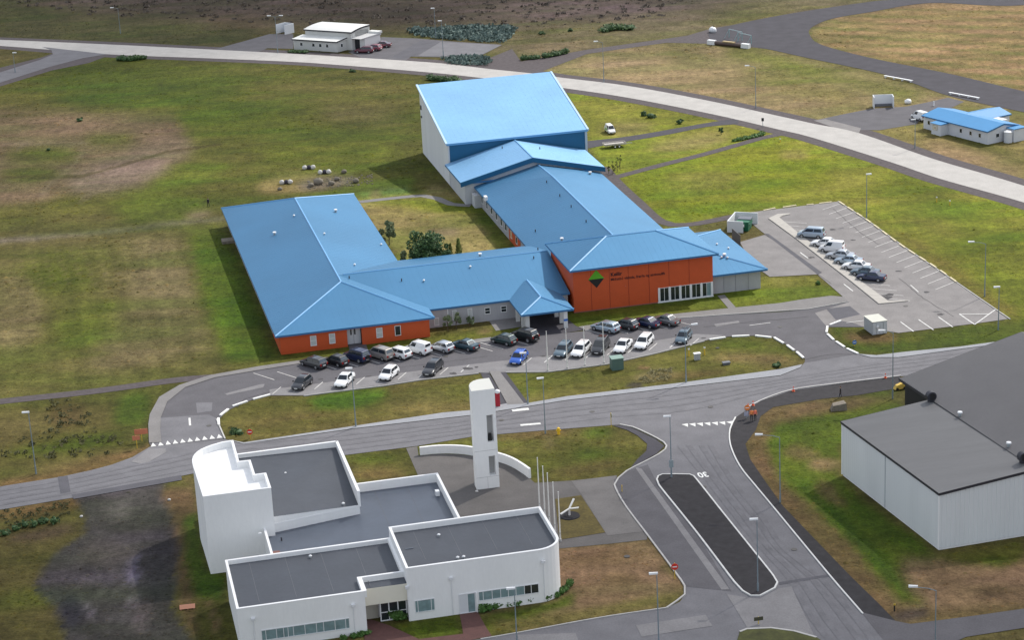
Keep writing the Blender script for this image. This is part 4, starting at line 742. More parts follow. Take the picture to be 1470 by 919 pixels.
# ------------------------------------------------------------------ white church with dark flat roofs
YC = R(11.668); OC = Vector((-37.94, 240.20, 0)); MC = Matrix.Translation(OC)@Matrix.Rotation(YC, 4, 'Z')
ch = thing('white_church', 'white flat-roofed church of stepped blocks with dark roofs behind parapets, at the near left', 'church', OC, YC)
def inset(P, d):
    n = len(P); out = []
    for i in range(n):
        a = Vector(P[i-1]); b = Vector(P[i]); c = Vector(P[(i+1) % n]); e1 = (b-a).normalized(); e2 = (c-b).normalized(); n1 = Vector((-e1.y, e1.x)); n2 = Vector((-e2.y, e2.x)); m_ = n1+n2; k = 1+n1.dot(n2); out.append(b+m_*(d/max(.3, k)))
    return out
def block(P, zr, zt, m=white_plaster, rm_=membrane, th=.28, zb=0., corner=0):
    """outline counter-clockwise; walls up to the parapet, roof lying inside it"""
    I = inset(P, th); n = len(P); mb = MB(); cp = MB()
    for i in range(n):
        a, b = P[i], P[(i+1) % n]; A, B = I[i], I[(i+1) % n]
        mb.poly([(*a, zb), (*b, zb), (*b, zt-.06), (*a, zt-.06)], m); mb.poly([(B.x, B.y, zr-.05), (A.x, A.y, zr-.05), (A.x, A.y, zt-.06), (B.x, B.y, zt-.06)], m)
        a2, b2 = [(Vector(q)+(Vector(q)-Vector(w_)).normalized()*.03) for q, w_ in ((a, A), (b, B))]
        cp.hexa([(a2.x, a2.y, zt-.06), (b2.x, b2.y, zt-.06), (B.x, B.y, zt-.06), (A.x, A.y, zt-.06)], [(a2.x, a2.y, zt), (b2.x, b2.y, zt), (B.x, B.y, zt), (A.x, A.y, zt)], coping)
    wo = mb.obj('wall', ch); cp.obj('coping', wo)
    rb = MB(); rb.cap([(q.x, q.y, zr) for q in I], rm_); ro = rb.obj('flat_roof', ch); note_roof([(q.x, q.y, zr) for q in I], MC); return wo, ro
curve = [(5.4, 17.1), (4.0, 17.0), (2.6, 16.4), (1.2, 15.4), (.3, 14.0), (-.15, 12.3), (-.22, 10.2), (-.15, 8.2)]
cv = smooth_line([Vector((*p, 0)) for p in curve], .8); TALL = [(.1, 0), (8.25, 0), (8.2, 4.9), (6.85, 4.9), (6.8, 9.7), (5.4, 9.75)]+[(p.x, p.y) for p in cv]
block(TALL, 9.35, 10.2, rm_=white_roof)
# the block behind it, its roof falling gently to the right
mb = MB(); Pq = [(8.2, .9), (19.1, 3.1), (18.9, 20.3), (5.0, 20.1), (5.0, 9.9), (8.1, 5.0)]; Zr = [6.0, 5.1, 6.2, 6.5, 6.5, 6.2]
for i in range(6):
    a, b = Pq[i], Pq[(i+1) % 6]; za, zb_ = Zr[i], Zr[(i+1) % 6]; mb.poly([(*a, 0), (*b, 0), (*b, zb_), (*a, za)], white_plaster)
mb.obj('wall', ch); rb = MB(); rb.cap([(*p, z) for p, z in zip(Pq, Zr)], membrane); rb.obj('flat_roof', ch); note_roof([(*p, z) for p, z in zip(Pq[:4], Zr[:4])], MC)
for a, b, z0, z1 in (((19.1, 3.0), (18.9, 20.35), 4.9, 7.0), ((18.95, 20.3), (5.3, 20.1), 5.8, 7.0)):
    P_ = [Vector((*a, 0)), Vector((*b, 0))]; o = strip(MB(), P_, .3, z0, white_plaster, z1-z0-.05).obj('parapet', ch); strip(MB(), P_, .36, z1-.05, coping, .06).obj('coping', o)
strip(MB(), [Vector((8.2, .93, 0)), Vector((19.1, 3.13, 0))], .12, 4.9, coping, .2).obj('roof_edge', ch)
MID = [(9.0, -8.3), (30.2, -8.4), (30.2, 10.1), (18.5, 10.1), (18.5, 2.0), (7.0, .2), (6.9, -8.3)]
block([(6.9, -8.3), (30.2, -8.4), (30.2, 10.1), (6.9, 10.1)], 3.9, 5.05, rm_=membrane_gloss)
block([(1.5, -21.5), (15.85, -21.5), (15.86, -17.9), (20.95, -17.9), (20.95, -8.1), (1.5, -8.15)], 4.75, 5.3)
mbf = MB(); mbf.box(15.9, 20.95, -19.7, -17.95, 2.55, 4.62, cream); mbf.obj('porch_canopy', ch); MB().box(15.9, 20.95, -19.65, -18.0, 4.6, 4.66, membrane).obj('porch_roof', ch); MB().box(15.86, 16.1, -21.5, -17.9, 4.5, 5.32, white_plaster).obj('parapet', ch)
MB().box(15.9, 17.7, -17.97, -17.9, 0, 2.55, mat('recess_wall', (.48, .46, .40))).obj('recess_wall', ch)
window(ch, (17.75, -19.0), (1, 0), 3.15, .02, 2.5, glass, mull=(1.05, 2.1), trans=(1.1,), fr=.13, name='entrance_door')
cc = []
for k in range(9): t = R(-90+90*k/8); cc.append((39.35-3.1+3.1*math.cos(t), -20+3.1+3.1*math.sin(t)))
block([(20.95, -20)]+cc+[(39.35, -8.0), (20.95, -8.05)], 5.95, 6.65)
window(ch, (21.65, -20), (1, 0), 2.3, .97, 2.5, [glass_pale]*3, mull=(.35, 1.9), fr=.07)
dw = window(ch, (26.75, -20), (1, 0), 1.95, .02, 2.5, [door_white, glass_pale], mull=(1.0,), fr=.1, name='side_door')
MB().box(28.72, 28.86, -20.25, -20.0, 0, 2.5, white_plaster).obj('door_fin', ch)
window(ch, (29.05, -20), (1, 0), 7.1, 1.3, 2.5, [glass_pale]*5+[glass_pale, glass, glass], mull=[.55, 1.6, 2.6, 3.5, 4.4, 5.4, 6.2], fr=.07)
window(ch, (3.95, -21.5), (1, 0), 9.95, .97, 2.28, [glass_pale], mull=[.5, 1.7, 2.5, 3.0, 3.6, 4.9, 6.2, 7.0, 8.3, 9.5], fr=.07)
for u_, v_, z1 in ((26.0, -20, 4.7), (36.8, -20, 5.2), (14.45, -21.5, 3.8), (3.2, -21.5, 3.85), (20.9, -20.0, 4.4)):
    dp = MB().tube((u_, v_-.09, .1), (u_, v_-.09, z1-.2), .055, win_white).obj('downpipe', ch); MB().box(u_-.22, u_+.22, v_-.3, v_, z1-.2, z1+.12, win_white).obj('rain_hopper', dp)
MB().box(22, 22.9, -13.5, -13.3, 6, 6.02, membrane_gloss).obj('roof_joint', ch)
MB().box(6.1, 6.5, -1.5, -1.3, 4.9, 5.15, lamp_white).obj('wall_lamp', ch); MB().box(29.0, 29.5, 5.2, 5.9, 3.95, 4.6, lamp_white).obj('roof_box', ch)
MB().box(7.35, 8.2, -6.6, -4.6, 3.92, 3.98, mat('rust_sheet', (.22, .10, .08), rough=.8)).obj('roof_hatch', ch)
joint_m = mat('felt_joint', (.13, .135, .15), rough=.6)
for (u0, u1, v0, v1, z) in ((1.9, 20.6, -19.5, -8.5, 4.752), (21.4, 39.0, -17.0, -8.4, 5.952), (19.6, 29.8, -8, 9.7, 3.902)):
    k = u0+2.3
    while k < u1: MB().box(k, k+.05, v0+.1, v1-.1, z, z+.012, joint_m).obj('felt_joint', ch); k += 4.2
# bell tower
twr = thing('bell_tower', 'slender free-standing white bell tower with two tall slots, on the plaza by the curved wall', 'bell tower', MC@Vector((35.95, 14.6, 0)), YC)
W0, D0, HT = 3.05, 3.2, 14.1
def tower_outline(): return [(0, 0), (W0, 0), (W0, D0), (1.6, D0), (.9, D0-.25), (.35, D0-.8), (.06, D0-1.5)]
TP = tower_outline(); mb = MB(); slots = ((1.8, 6.5, 2.65, 10.2), (1.8, 1.8, 2.6, 4.5))
xs = [0, 1.8, 2.65, W0]; zs = [0, 1.8, 4.5, 6.5, 10.2, 13.6]
for i in range(3):
    for j in range(5):
        if i == 1 and j in (1, 3): continue
        mb.poly([(xs[i], 0, zs[j]), (xs[i+1], 0, zs[j]), (xs[i+1], 0, zs[j+1]), (xs[i], 0, zs[j+1])], white_plaster)
for z0, z1 in ((1.8, 4.5), (6.5, 10.2)):
    mb.poly([(1.8, 0, z0), (1.8, .9, z0), (1.8, .9, z1), (1.8, 0, z1)], white_plaster); mb.poly([(2.65, .9, z0), (2.65, 0, z0), (2.65, 0, z1), (2.65, .9, z1)], white_plaster); mb.poly([(1.8, 0, z0), (2.65, 0, z0), (2.65, .9, z0), (1.8, .9, z0)], coping); mb.poly([(1.8, .9, z0), (2.65, .9, z0), (2.65, .9, z1), (1.8, .9, z1)], mat('slot_lit_back', (.42, .42, .42)))  # grey back panel: the lit interior is put into its colour
for i in range(1, len(TP)): a, b = TP[i], TP[(i+1) % len(TP)]; mb.poly([(*a, 0), (*b, 0), (*b, 13.6), (*a, 13.6)], white_plaster)
tw = mb.obj('shaft', twr)
mb = MB(); zt_ = lambda p: 13.75+.32*(p[1]/D0)
for i in range(len(TP)): a, b = TP[i], TP[(i+1) % len(TP)]; mb.poly([(*a, 13.6), (*b, 13.6), (*b, zt_(b)), (*a, zt_(a))], white_plaster)
mb.cap([(*p, zt_(p)) for p in TP], mat('tower_cap', (.74, .73, .66), rough=.6)); mb.obj('cap', twr)
MB().tube((2.2, .5, 6.55), (2.2, .5, 7.5), .3, black_m, .16).obj('bell', twr)
for z_ in (5.35, 1.66): MB().box(-.01, W0+.01, -.012, 0, z_-.025, z_+.025, mat('cast_joint', (.5, .5, .5))).obj('joint', tw)
MB().box(1.5, 1.54, -.012, 0, .02, 1.62, mat('cast_joint', (.5, .5, .5))).obj('joint', tw)
# curved white wall on the plaza
cw = smooth_line(G([(603, 653.5), (630, 651), (660, 651.5), (684, 655), (716, 663), (735, 670), (750, 679), (761, 687)]), .7); A = offset_line(cw, .16); B = offset_line(cw, -.16); mb = MB()
for i in range(len(cw)-1):
    z0 = 1.15+.25*i/len(cw); mb.hexa([(q.x, q.y, 0) for q in (B[i], B[i+1], A[i+1], A[i])], [(q.x, q.y, z0) for q in (B[i], B[i+1], A[i+1], A[i])], white_plaster)
o = mb.obj('curved_wall'); tag(o, 'low curved white wall sweeping round the plaza behind the bell tower', 'wall')

# ------------------------------------------------------------------ grey-roofed warehouse at the right edge
O_, U_, V_ = g(1347, 791), Vector((math.cos(R(14.2)), math.sin(R(14.2)), 0)), Vector((math.cos(R(107.6)), math.sin(R(107.6)), 0))
wh = thing('warehouse', 'white ribbed warehouse with a broad dark grey roof, cut off by the right edge', 'warehouse', O_)
Wp = lambda u, v, z: tuple(U_*u+V_*v+Vector((0, 0, z)))
VL = 25.2
def ribbed(parent, a, b, z0, z1a, z1b, m, n, dp=.06, name='wall_cladding', out=-1):
    a = Vector(a); b = Vector(b); d = (b-a)/n; nn = Vector((d.y, -d.x, 0)).normalized()*dp; mb = MB()
    for k in range(n):
        p = a+d*k; q = [p, p+d*.55, p+d*.7+nn, p+d*.85+nn, p+d]; zt = lambda r_: z1a+(z1b-z1a)*((r_-a).dot(b-a)/(b-a).length_squared)
        for i in range(4): mb.poly([(q[i].x, q[i].y, z0), (q[i+1].x, q[i+1].y, z0), (q[i+1].x, q[i+1].y, zt(q[i+1])), (q[i].x, q[i].y, zt(q[i]))], m)
    return mb.obj(name, parent)
ribbed(wh, Wp(0, 0, 0), Wp(12.3, 0, 0), .25, 7.35, 8.5, wh_wall, 21); ribbed(wh, Wp(12.3, 0, 0), Wp(30, 0, 0), .25, 8.5, 12, wh_wall, 29)
ribbed(wh, Wp(0, 13.4, 0), Wp(0, 0, 0), .25, 7.35, 7.35, wh_wall, 23, .02); ribbed(wh, Wp(0, VL, 0), Wp(0, 13.5, 0), .25, 7.35, 7.35, wh_wall, 20, .02)
mb = MB(); mb.hexa([Wp(.1, .1, 0), Wp(30, .1, 0), Wp(30, VL, 0), Wp(.1, VL, 0)], [Wp(.1, .1, .3), Wp(30, .1, .3), Wp(30, VL, .3), Wp(.1, VL, .3)], coping); mb.poly([Wp(0, VL, .2), Wp(12.5, VL, .2), Wp(12.5, VL, 8.5), Wp(0, VL, 7.35)], wh_wall); mb.obj('plinth', wh)
mb = MB(); mb.tube(Wp(-.03, -.03, .2), Wp(-.03, -.03, 7.4), .09, coping, n=6); mb.tube(Wp(-.02, VL, .2), Wp(-.02, VL, 7.4), .09, coping, n=6); mb.tube(Wp(-.02, 13.45, .2), Wp(-.02, 13.45, 7.4), .05, mat('seam_grey', (.40, .44, .47)), n=6); mb.obj('corner_trim', wh)
MW = Matrix.Translation(O_)
lowf = [Wp(-.15, -.2, 7.5), Wp(12.4, -.2, 8.7), Wp(12.4, VL+.2, 8.7), Wp(-.15, VL+.2, 7.5)]
mb = MB(); mb.poly(lowf, wh_roof); note_roof(lowf, MW); lr = mb.obj('lower_roof', wh)
mb = MB()
for a, b in ((0, 1), (3, 0), (2, 3)):
    p, q = lowf[a], lowf[b]; mb.poly([(p[0], p[1], p[2]-.32), (q[0], q[1], q[2]-.32), (q[0], q[1], q[2]+.02), (p[0], p[1], p[2]+.02)], trim_dark)
mb.obj('roof_edge', lr)
upf = [Wp(12.25, -.2, 8.75), Wp(30, -.2, 13.0), Wp(30, 33.6, 13.0), Wp(12.25, 33.6, 8.85)]; upb = [Wp(30, -.2, 13.0), Wp(48, -.2, 8.8), Wp(48, 33.6, 8.8), Wp(30, 33.6, 13.0)]
mb = MB(); mb.poly(upf, wh_roof_b); mb.poly(upb, wh_roof_b); note_roof(upf, MW); ur = mb.obj('upper_roof', wh)
mb = MB(); mb.hexa([Wp(12.2, VL, 8.5), Wp(12.4, VL, 8.5), Wp(12.4, 33.7, 8.5), Wp(12.2, 33.7, 8.5)], [Wp(12.2, VL, 8.9), Wp(12.4, VL, 8.9), Wp(12.4, 33.7, 8.9), Wp(12.2, 33.7, 8.9)], trim_dark); mb.poly([Wp(12.3, 33.6, 8.5), Wp(30, 33.6, 12.7), Wp(30, 33.6, 13.02), Wp(12.3, 33.6, 8.87)], trim_dark); mb.obj('roof_edge', ur)
mb = MB(); mb.poly([Wp(12.9, 33.2, 0), Wp(12.9, VL, 0), Wp(12.9, VL, 8.6), Wp(12.9, 33.2, 8.6)], black_wall); mb.poly([Wp(47, 33.2, 0), Wp(12.9, 33.2, 0), Wp(12.9, 33.2, 8.7), Wp(30, 33.2, 12.8), Wp(47, 33.2, 8.7)], black_wall); mb.poly([Wp(47, 0, 0), Wp(47, 33.2, 0), Wp(47, 33.2, 8.7), Wp(47, 0, 8.7)], wh_wall); mb.poly([Wp(30, 0, 0), Wp(47, 0, 0), Wp(47, 0, 8.7), Wp(30, 0, 12.8)], wh_wall); mb.obj('wall', wh)
MB().box(-.13, .02, 1.0, 1.3, 2.6, 3.1, trim_dark).obj('wall_outlet', wh)

# ------------------------------------------------------------------ far white bungalow and blue-roofed house
def skew(o, au, av):
    U2 = Vector((math.cos(R(au)), math.sin(R(au)), 0)); V2 = Vector((math.cos(R(av)), math.sin(R(av)), 0)); return lambda u, v, z: tuple(U2*u+V2*v+Vector((0, 0, z)))
def sbox(mb, F, u0, u1, v0, v1, z0, za, zb, m):   # za at v0, zb at v1
    return mb.hexa([F(u0, v0, z0), F(u1, v0, z0), F(u1, v1, z0), F(u0, v1, z0)], [F(u0, v0, za), F(u1, v0, za), F(u1, v1, zb), F(u0, v1, zb)], m)
def swin(parent, F, u0, u1, v_, z0, z1, gm_=glass, side='v', fm=None):
    mb = MB(); fr = .1
    if side == 'v': f = lambda a, d_, z: F(a, v_-d_, z)
    else: f = lambda a, d_, z: F(v_+d_, a, z)
    def bar(a0, a1, b0, b1): mb.hexa([f(a0, .06, b0), f(a1, .06, b0), f(a1, -.03, b0), f(a0, -.03, b0)], [f(a0, .06, b1), f(a1, .06, b1), f(a1, -.03, b1), f(a0, -.03, b1)], fm or win_white)
    bar(u0, u1, z0, z0+fr); bar(u0, u1, z1-fr, z1); bar(u0, u0+fr, z0, z1); bar(u1-fr, u1, z0, z1); o = mb.obj('window', parent)
    MB().poly([f(u0+fr, .03, z0+fr), f(u1-fr, .03, z0+fr), f(u1-fr, .03, z1-fr), f(u0+fr, .03, z1-fr)], gm_).obj('pane', o); return o
bo = Vector((-40.9, 548.6, 0)); F = skew(bo, -29.6, 44)
bg_ = thing('white_bungalow', 'small white office bungalow with stepped pale roofs beside the airport road, far left', 'bungalow', bo)
pw = mat('bungalow_wall', (.58, .58, .56), rough=.7, noise=.06, nscale=.5); pr_ = mat('bungalow_roof', (.74, .74, .71), rough=.5, noise=.04, nscale=.4)
sbox(MB(), F, -13.3, 0, 0, 3.4, 0, 2.55, 3.1, pw).obj('wall', bg_); lo = sbox(MB(), F, -13.5, .2, -.3, 3.4, 2.7, 2.78, 3.32, pr_).obj('roof', bg_); sbox(MB(), F, -13.52, .22, -.32, -.28, 2.45, 2.76, 2.76, trim_dark).obj('fascia', lo); mb = MB(); mb.poly([F(.22, -.3, 2.45), F(.22, 3.4, 3.0), F(.22, 3.4, 3.3), F(.22, -.3, 2.75)], trim_dark); mb.obj('fascia', lo)
sbox(MB(), F, -12.6, 1.6, 3.4, 9.2, 0, 4.5, 5.0, pw).obj('wall', bg_)
arc = [(3.1, 4.75), (4.6, 5.15), (6.2, 5.45), (8.0, 5.6), (9.5, 5.62)]; mb = MB(); fb = MB()
for (v0, z0), (v1, z1) in zip(arc[:-1], arc[1:]):
    mb.hexa([F(-12.8, v0, z0-.1), F(1.8, v0, z0-.1), F(1.8, v1, z1-.1), F(-12.8, v1, z1-.1)], [F(-12.8, v0, z0), F(1.8, v0, z0), F(1.8, v1, z1), F(-12.8, v1, z1)], pr_); fb.poly([F(1.82, v0, z0-.4), F(1.82, v1, z1-.4), F(1.82, v1, z1), F(1.82, v0, z0)], trim_dark); fb.poly([F(1.6, v0, 3), F(1.6, v1, 3), F(1.6, v1, z1-.2), F(1.6, v0, z0-.2)], pw)
up = mb.obj('roof', bg_); sbox(fb, F, -12.82, 1.82, 3.06, 3.1, 4.4, 4.72, 4.72, trim_dark); fb.obj('fascia', up)
sbox(MB(), F, 1.6, 4.6, 4.4, 9.6, 0, 3.0, 3.4, mat('bungalow_white_wall', (.74, .74, .73))).obj('wall', bg_); sbox(MB(), F, 1.55, 4.75, 3.0, 9.8, 3.05, 3.15, 3.6, mat('porch_roof_grey', (.50, .50, .50))).obj('porch_roof', bg_); sbox(MB(), F, 1.6, 4.75, 9.0, 10.2, 3.5, 4.0, 4.1, pr_).obj('roof', bg_); sbox(MB(), F, 1.62, 3.0, 4.3, 4.4, 0, 2.9, 2.9, black_wall).obj('porch_recess', bg_)
for u_ in (-11.3, -7.6, -5.5, -3.4): swin(bg_, F, u_, u_+.95, 0, 1.0, 2.0)
swin(bg_, F, 1.2, 2.0, 0, 1.0, 2.0, side='u')
ho = Vector((96.9, 424.0, 0)); F = skew(ho, -58.4, 29.5)
bh = thing('blue_roofed_house', 'white house with bright blue roof between the running track and road at far right', 'house', ho)
hw = mat('house_wall', (.62, .64, .68), rough=.7, noise=.06, nscale=.6); hr = mat('bright_blue_roof', (.045, .23, .48), rough=.5, noise=.04, nscale=.4)
mb = MB(); sbox(mb, F, -18.6, 0, 0, 8.2, 0, 2.7, 2.7, hw)
for u_ in (0, -18.6): mb.poly([F(u_, 0, 2.7), F(u_, 8.2, 2.7), F(u_, 4.1, 3.6)], hw)
mb.obj('wall', bh); r1 = MB()
for v0, v1, z0, z1 in ((-.35, 4.1, 2.72, 3.7), (4.1, 8.5, 3.7, 2.72)): r1.hexa([F(-18.9, v0, z0-.08), F(.3, v0, z0-.08), F(.3, v1, z1-.08), F(-18.9, v1, z1-.08)], [F(-18.9, v0, z0+.05), F(.3, v0, z0+.05), F(.3, v1, z1+.05), F(-18.9, v1, z1+.05)], hr)
rr = r1.obj('roof', bh); mb = MB(); sbox(mb, F, -18.9, .3, -.38, -.34, 2.55, 2.76, 2.76, fascia_blue); mb.poly([F(.32, -.35, 2.5), F(.32, 4.1, 3.45), F(.32, 4.1, 3.74), F(.32, -.35, 2.76)], fascia_blue); mb.poly([F(.32, 4.1, 3.45), F(.32, 8.5, 2.5), F(.32, 8.5, 2.76), F(.32, 4.1, 3.74)], fascia_blue); mb.obj('fascia', rr)
mb = MB(); sbox(mb, F, -14.4, -8.0, 7, 13.4, 0, 2.7, 2.7, hw); mb.poly([F(-14.4, 13.4, 2.7), F(-8, 13.4, 2.7), F(-11.2, 13.4, 3.5)], hw); mb.obj('rear_wing_wall', bh); r2 = MB()
for u0, u1, z0, z1 in ((-14.7, -11.2, 2.72, 3.6), (-11.2, -7.7, 3.6, 2.72)): r2.hexa([F(u0, 4.2, z0-.08), F(u1, 4.2, z1-.08), F(u1, 13.7, z1-.08), F(u0, 13.7, z0-.08)], [F(u0, 4.2, z0+.05), F(u1, 4.2, z1+.05), F(u1, 13.7, z1+.05), F(u0, 13.7, z0+.05)], hr)
rr2 = r2.obj('rear_wing_roof', bh); sbox(MB(), F, -7.72, -7.66, 4.2, 13.7, 2.5, 2.76, 2.76, fascia_blue).obj('fascia', rr2)
sbox(MB(), F, -7.6, -5.0, 8.4, 10.0, 2.5, 2.75, 2.72, lamp_white).obj('bay_roof', bh); sbox(MB(), F, -7.9, -5.2, 8.2, 9.9, 0, 2.5, 2.5, hw).obj('bay_wall', bh)
sbox(MB(), F, -14.0, -11.3, -2.0, 0, 0, 2.25, 2.25, hw).obj('porch_wall', bh); sbox(MB(), F, -14.2, -11.1, -2.2, .1, 2.3, 2.4, 2.6, hr).obj('porch_roof', bh); sbox(MB(), F, -13.6, -12.2, -2.04, -2.0, 1.0, 2.1, 2.1, mat('buff_board', (.50, .45, .34))).obj('porch_board', bh)
sbox(MB(), F, -.1, 2.1, 5.0, 8.0, 0, 2.6, 2.6, hw).obj('annex_wall', bh); sbox(MB(), F, -.2, 2.3, 4.8, 8.2, 2.62, 2.78, 2.78, hr).obj('annex_roof', bh)
p_ = Vector(F(1.2, 4.3, 0)); t_ = MB().tube(p_, p_+Vector((0, 0, 2.2)), .85, hw, n=14).obj('round_bay', bh); MB().tube(p_+Vector((0, 0, 2.2)), p_+Vector((0, 0, 2.4)), .92, lamp_white, .5, n=14).obj('round_bay_cap', t_)
for u_ in (-17.4, -15.6, -8.0, -5.2, -2.6): swin(bh, F, u_, u_+.85, 0, 1.0, 2.0)
swin(bh, F, 2.1, 3.1, 0, 1.0, 1.95, side='u')
swin(bh, F, -13.3, -12.4, -2.04, 1.1, 1.9, mat('buff_board', (.50, .45, .34)))

# ------------------------------------------------------------------ vents standing on the roofs
from mathutils.bvhtree import BVHTree
bvh = BVHTree.FromPolygons([tuple(v_) for v_ in ROOFV], ROOFF)
def roof_at(x, y):
    d = Vector(cam_f + (x-PW/2)/FPX*cam_r - (y-PH/2)/FPX*cam_u).normalized(); h_ = bvh.ray_cast(Vector((0, 0, CAMH)), d)
    return h_[0]
def vent(parent, x, y, kind=0):
    p = roof_at(x, y)
    if p is None: return
    p = parent.matrix_basis.inverted()@p; mb = MB()
    if kind == 0: mb.tube(p-Vector((0, 0, .1)), p+Vector((0, 0, .28)), .10, galv, n=8); o = mb.obj('roof_vent', parent); MB().tube(p+Vector((0, 0, .26)), p+Vector((0, 0, .36)), .21, lamp_white, .10, n=10).obj('vent_cap', o)
    elif kind == 1: mb.tube(p-Vector((0, 0, .1)), p+Vector((0, 0, .45)), .09, trim_dark, n=6); mb.obj('roof_vent', parent)
    elif kind == 2: mb.tube(p-Vector((0, 0, .1)), p+Vector((0, 0, .4)), .2, galv, n=12); o = mb.obj('roof_vent', parent); MB().tube(p+Vector((0, 0, .38)), p+Vector((0, 0, .55)), .32, lamp_white, .3, n=12).obj('vent_cap', o)
    elif kind == 3: mb.tube(p-Vector((0, 0, .1)), p+Vector((0, 0, .5)), .4, trim_dark, n=12); mb.tube(p+Vector((.1, -.5, .75)), p+Vector((-.1, .25, .75)), .64, trim_dark, n=18); o = mb.obj('roof_fan', parent); MB().tube(p+Vector((.105, -.53, .75)), p+Vector((.1, -.5, .75)), .46, black_m, n=18).obj('fan_mouth', o)
c6 = lambda x, y: (350+x/3.5, 220+y/3.5); c7 = lambda x, y: (700+x/3.5, 220+y/3.5)
for q, k in ((c6(462, 296), 2), (c6(155, 410), 2), (c6(405, 409), 0), (c6(690, 463), 0), (c6(557, 565), 0), (c6(905, 645), 0), (c6(1138, 575), 0), (c6(1187, 518), 2), (c6(252, 318), 0), (c6(793, 643), 1), (c6(530, 630), 1), (c6(1213, 440), 1), (c7(515, 106), 2), (c7(373, 440), 2), (c7(1190, 520), 2), (c7(1175, 528), 0), (c7(1205, 530), 0), (c7(1152, 462), 0), (c7(1210, 482), 0), (c7(297, 148), 1), (c7(363, 217), 1), (c7(420, 272), 1), (c7(495, 347), 1), (c7(232, 530), 1), (c7(253, 487), 1), (c7(240, 395), 1), ((721, 213), 1), ((775, 214), 1)): vent(sch, *q, k)
c = lambda x, y: (350+x/3.5, 657+y/3.5)
for q, k in ((c(335, 505), 0), (c(577, 450), 0), (c(980, 398), 0), (c(210, 88), 0), (c(640, 645), 1), (c(775, 622), 1), (c(190, 420), 1), (c(1075, 512), 0), (c(1105, 508), 0), (c(500, 240), 0)): vent(ch, *q, k)
for q, k in (((1336, 576), 3), ((1378, 597), 2), ((1448, 641), 2), ((1468, 664), 3)): vent(wh, *q, k)

# ================================================================== CARS
def loft(stations, m):
    """stations: (x, half width, z low, z shoulder, z top, top half width)"""
    mb = MB(); rings = []
    for x, w_, zl, zs, zt, wt_ in stations:
        rings.append([(x, -w_*.90, zl), (x, -w_, zl+.12), (x, -w_, zs), (x, -wt_, zt), (x, wt_, zt), (x, w_, zs), (x, w_, zl+.12), (x, w_*.90, zl)])
    n = 8; i = mb.mi(m)
    for r_ in rings: mb.v += r_
    for a in range(len(rings)-1):
        for k in range(n): mb.f.append((a*n+k, (a+1)*n+k, (a+1)*n+(k+1) % n, a*n+(k+1) % n)); mb.m.append(i)
    mb.f.append(tuple(range(n))); mb.m.append(i); b = (len(rings)-1)*n; mb.f.append(tuple(b+k for k in range(n))[::-1]); mb.m.append(i)
    return mb
body_slot = mat('car_paint_default', (.5, .5, .5), rough=.3, coat=.6)
TYPES = {  # L, W, hood z, belt z, roof z, tail z, windscreen foot/top x, rear glass top/foot x, wheel r, glazed back sides
 'hatchback': (4.05, 1.70, .80, .92, 1.44, .95, 1.02, .35, -1.45, -1.85, .31, True), 'saloon': (4.55, 1.74, .80, .90, 1.40, .96, .95, .25, -.95, -1.55, .31, True),
 'estate': (4.60, 1.75, .82, .92, 1.47, 1.0, 1.10, .42, -1.85, -2.15, .32, True), 'suv': (4.55, 1.82, 1.02, 1.12, 1.76, 1.15, 1.05, .55, -1.85, -2.1, .37, True),
 'minivan': (4.65, 1.82, .95, 1.06, 1.70, 1.05, 1.45, .70, -1.95, -2.2, .33, True), 'panel_van': (4.15, 1.72, .92, 1.05, 1.78, 1.2, 1.15, .55, -1.9, -2.0, .31, False)}
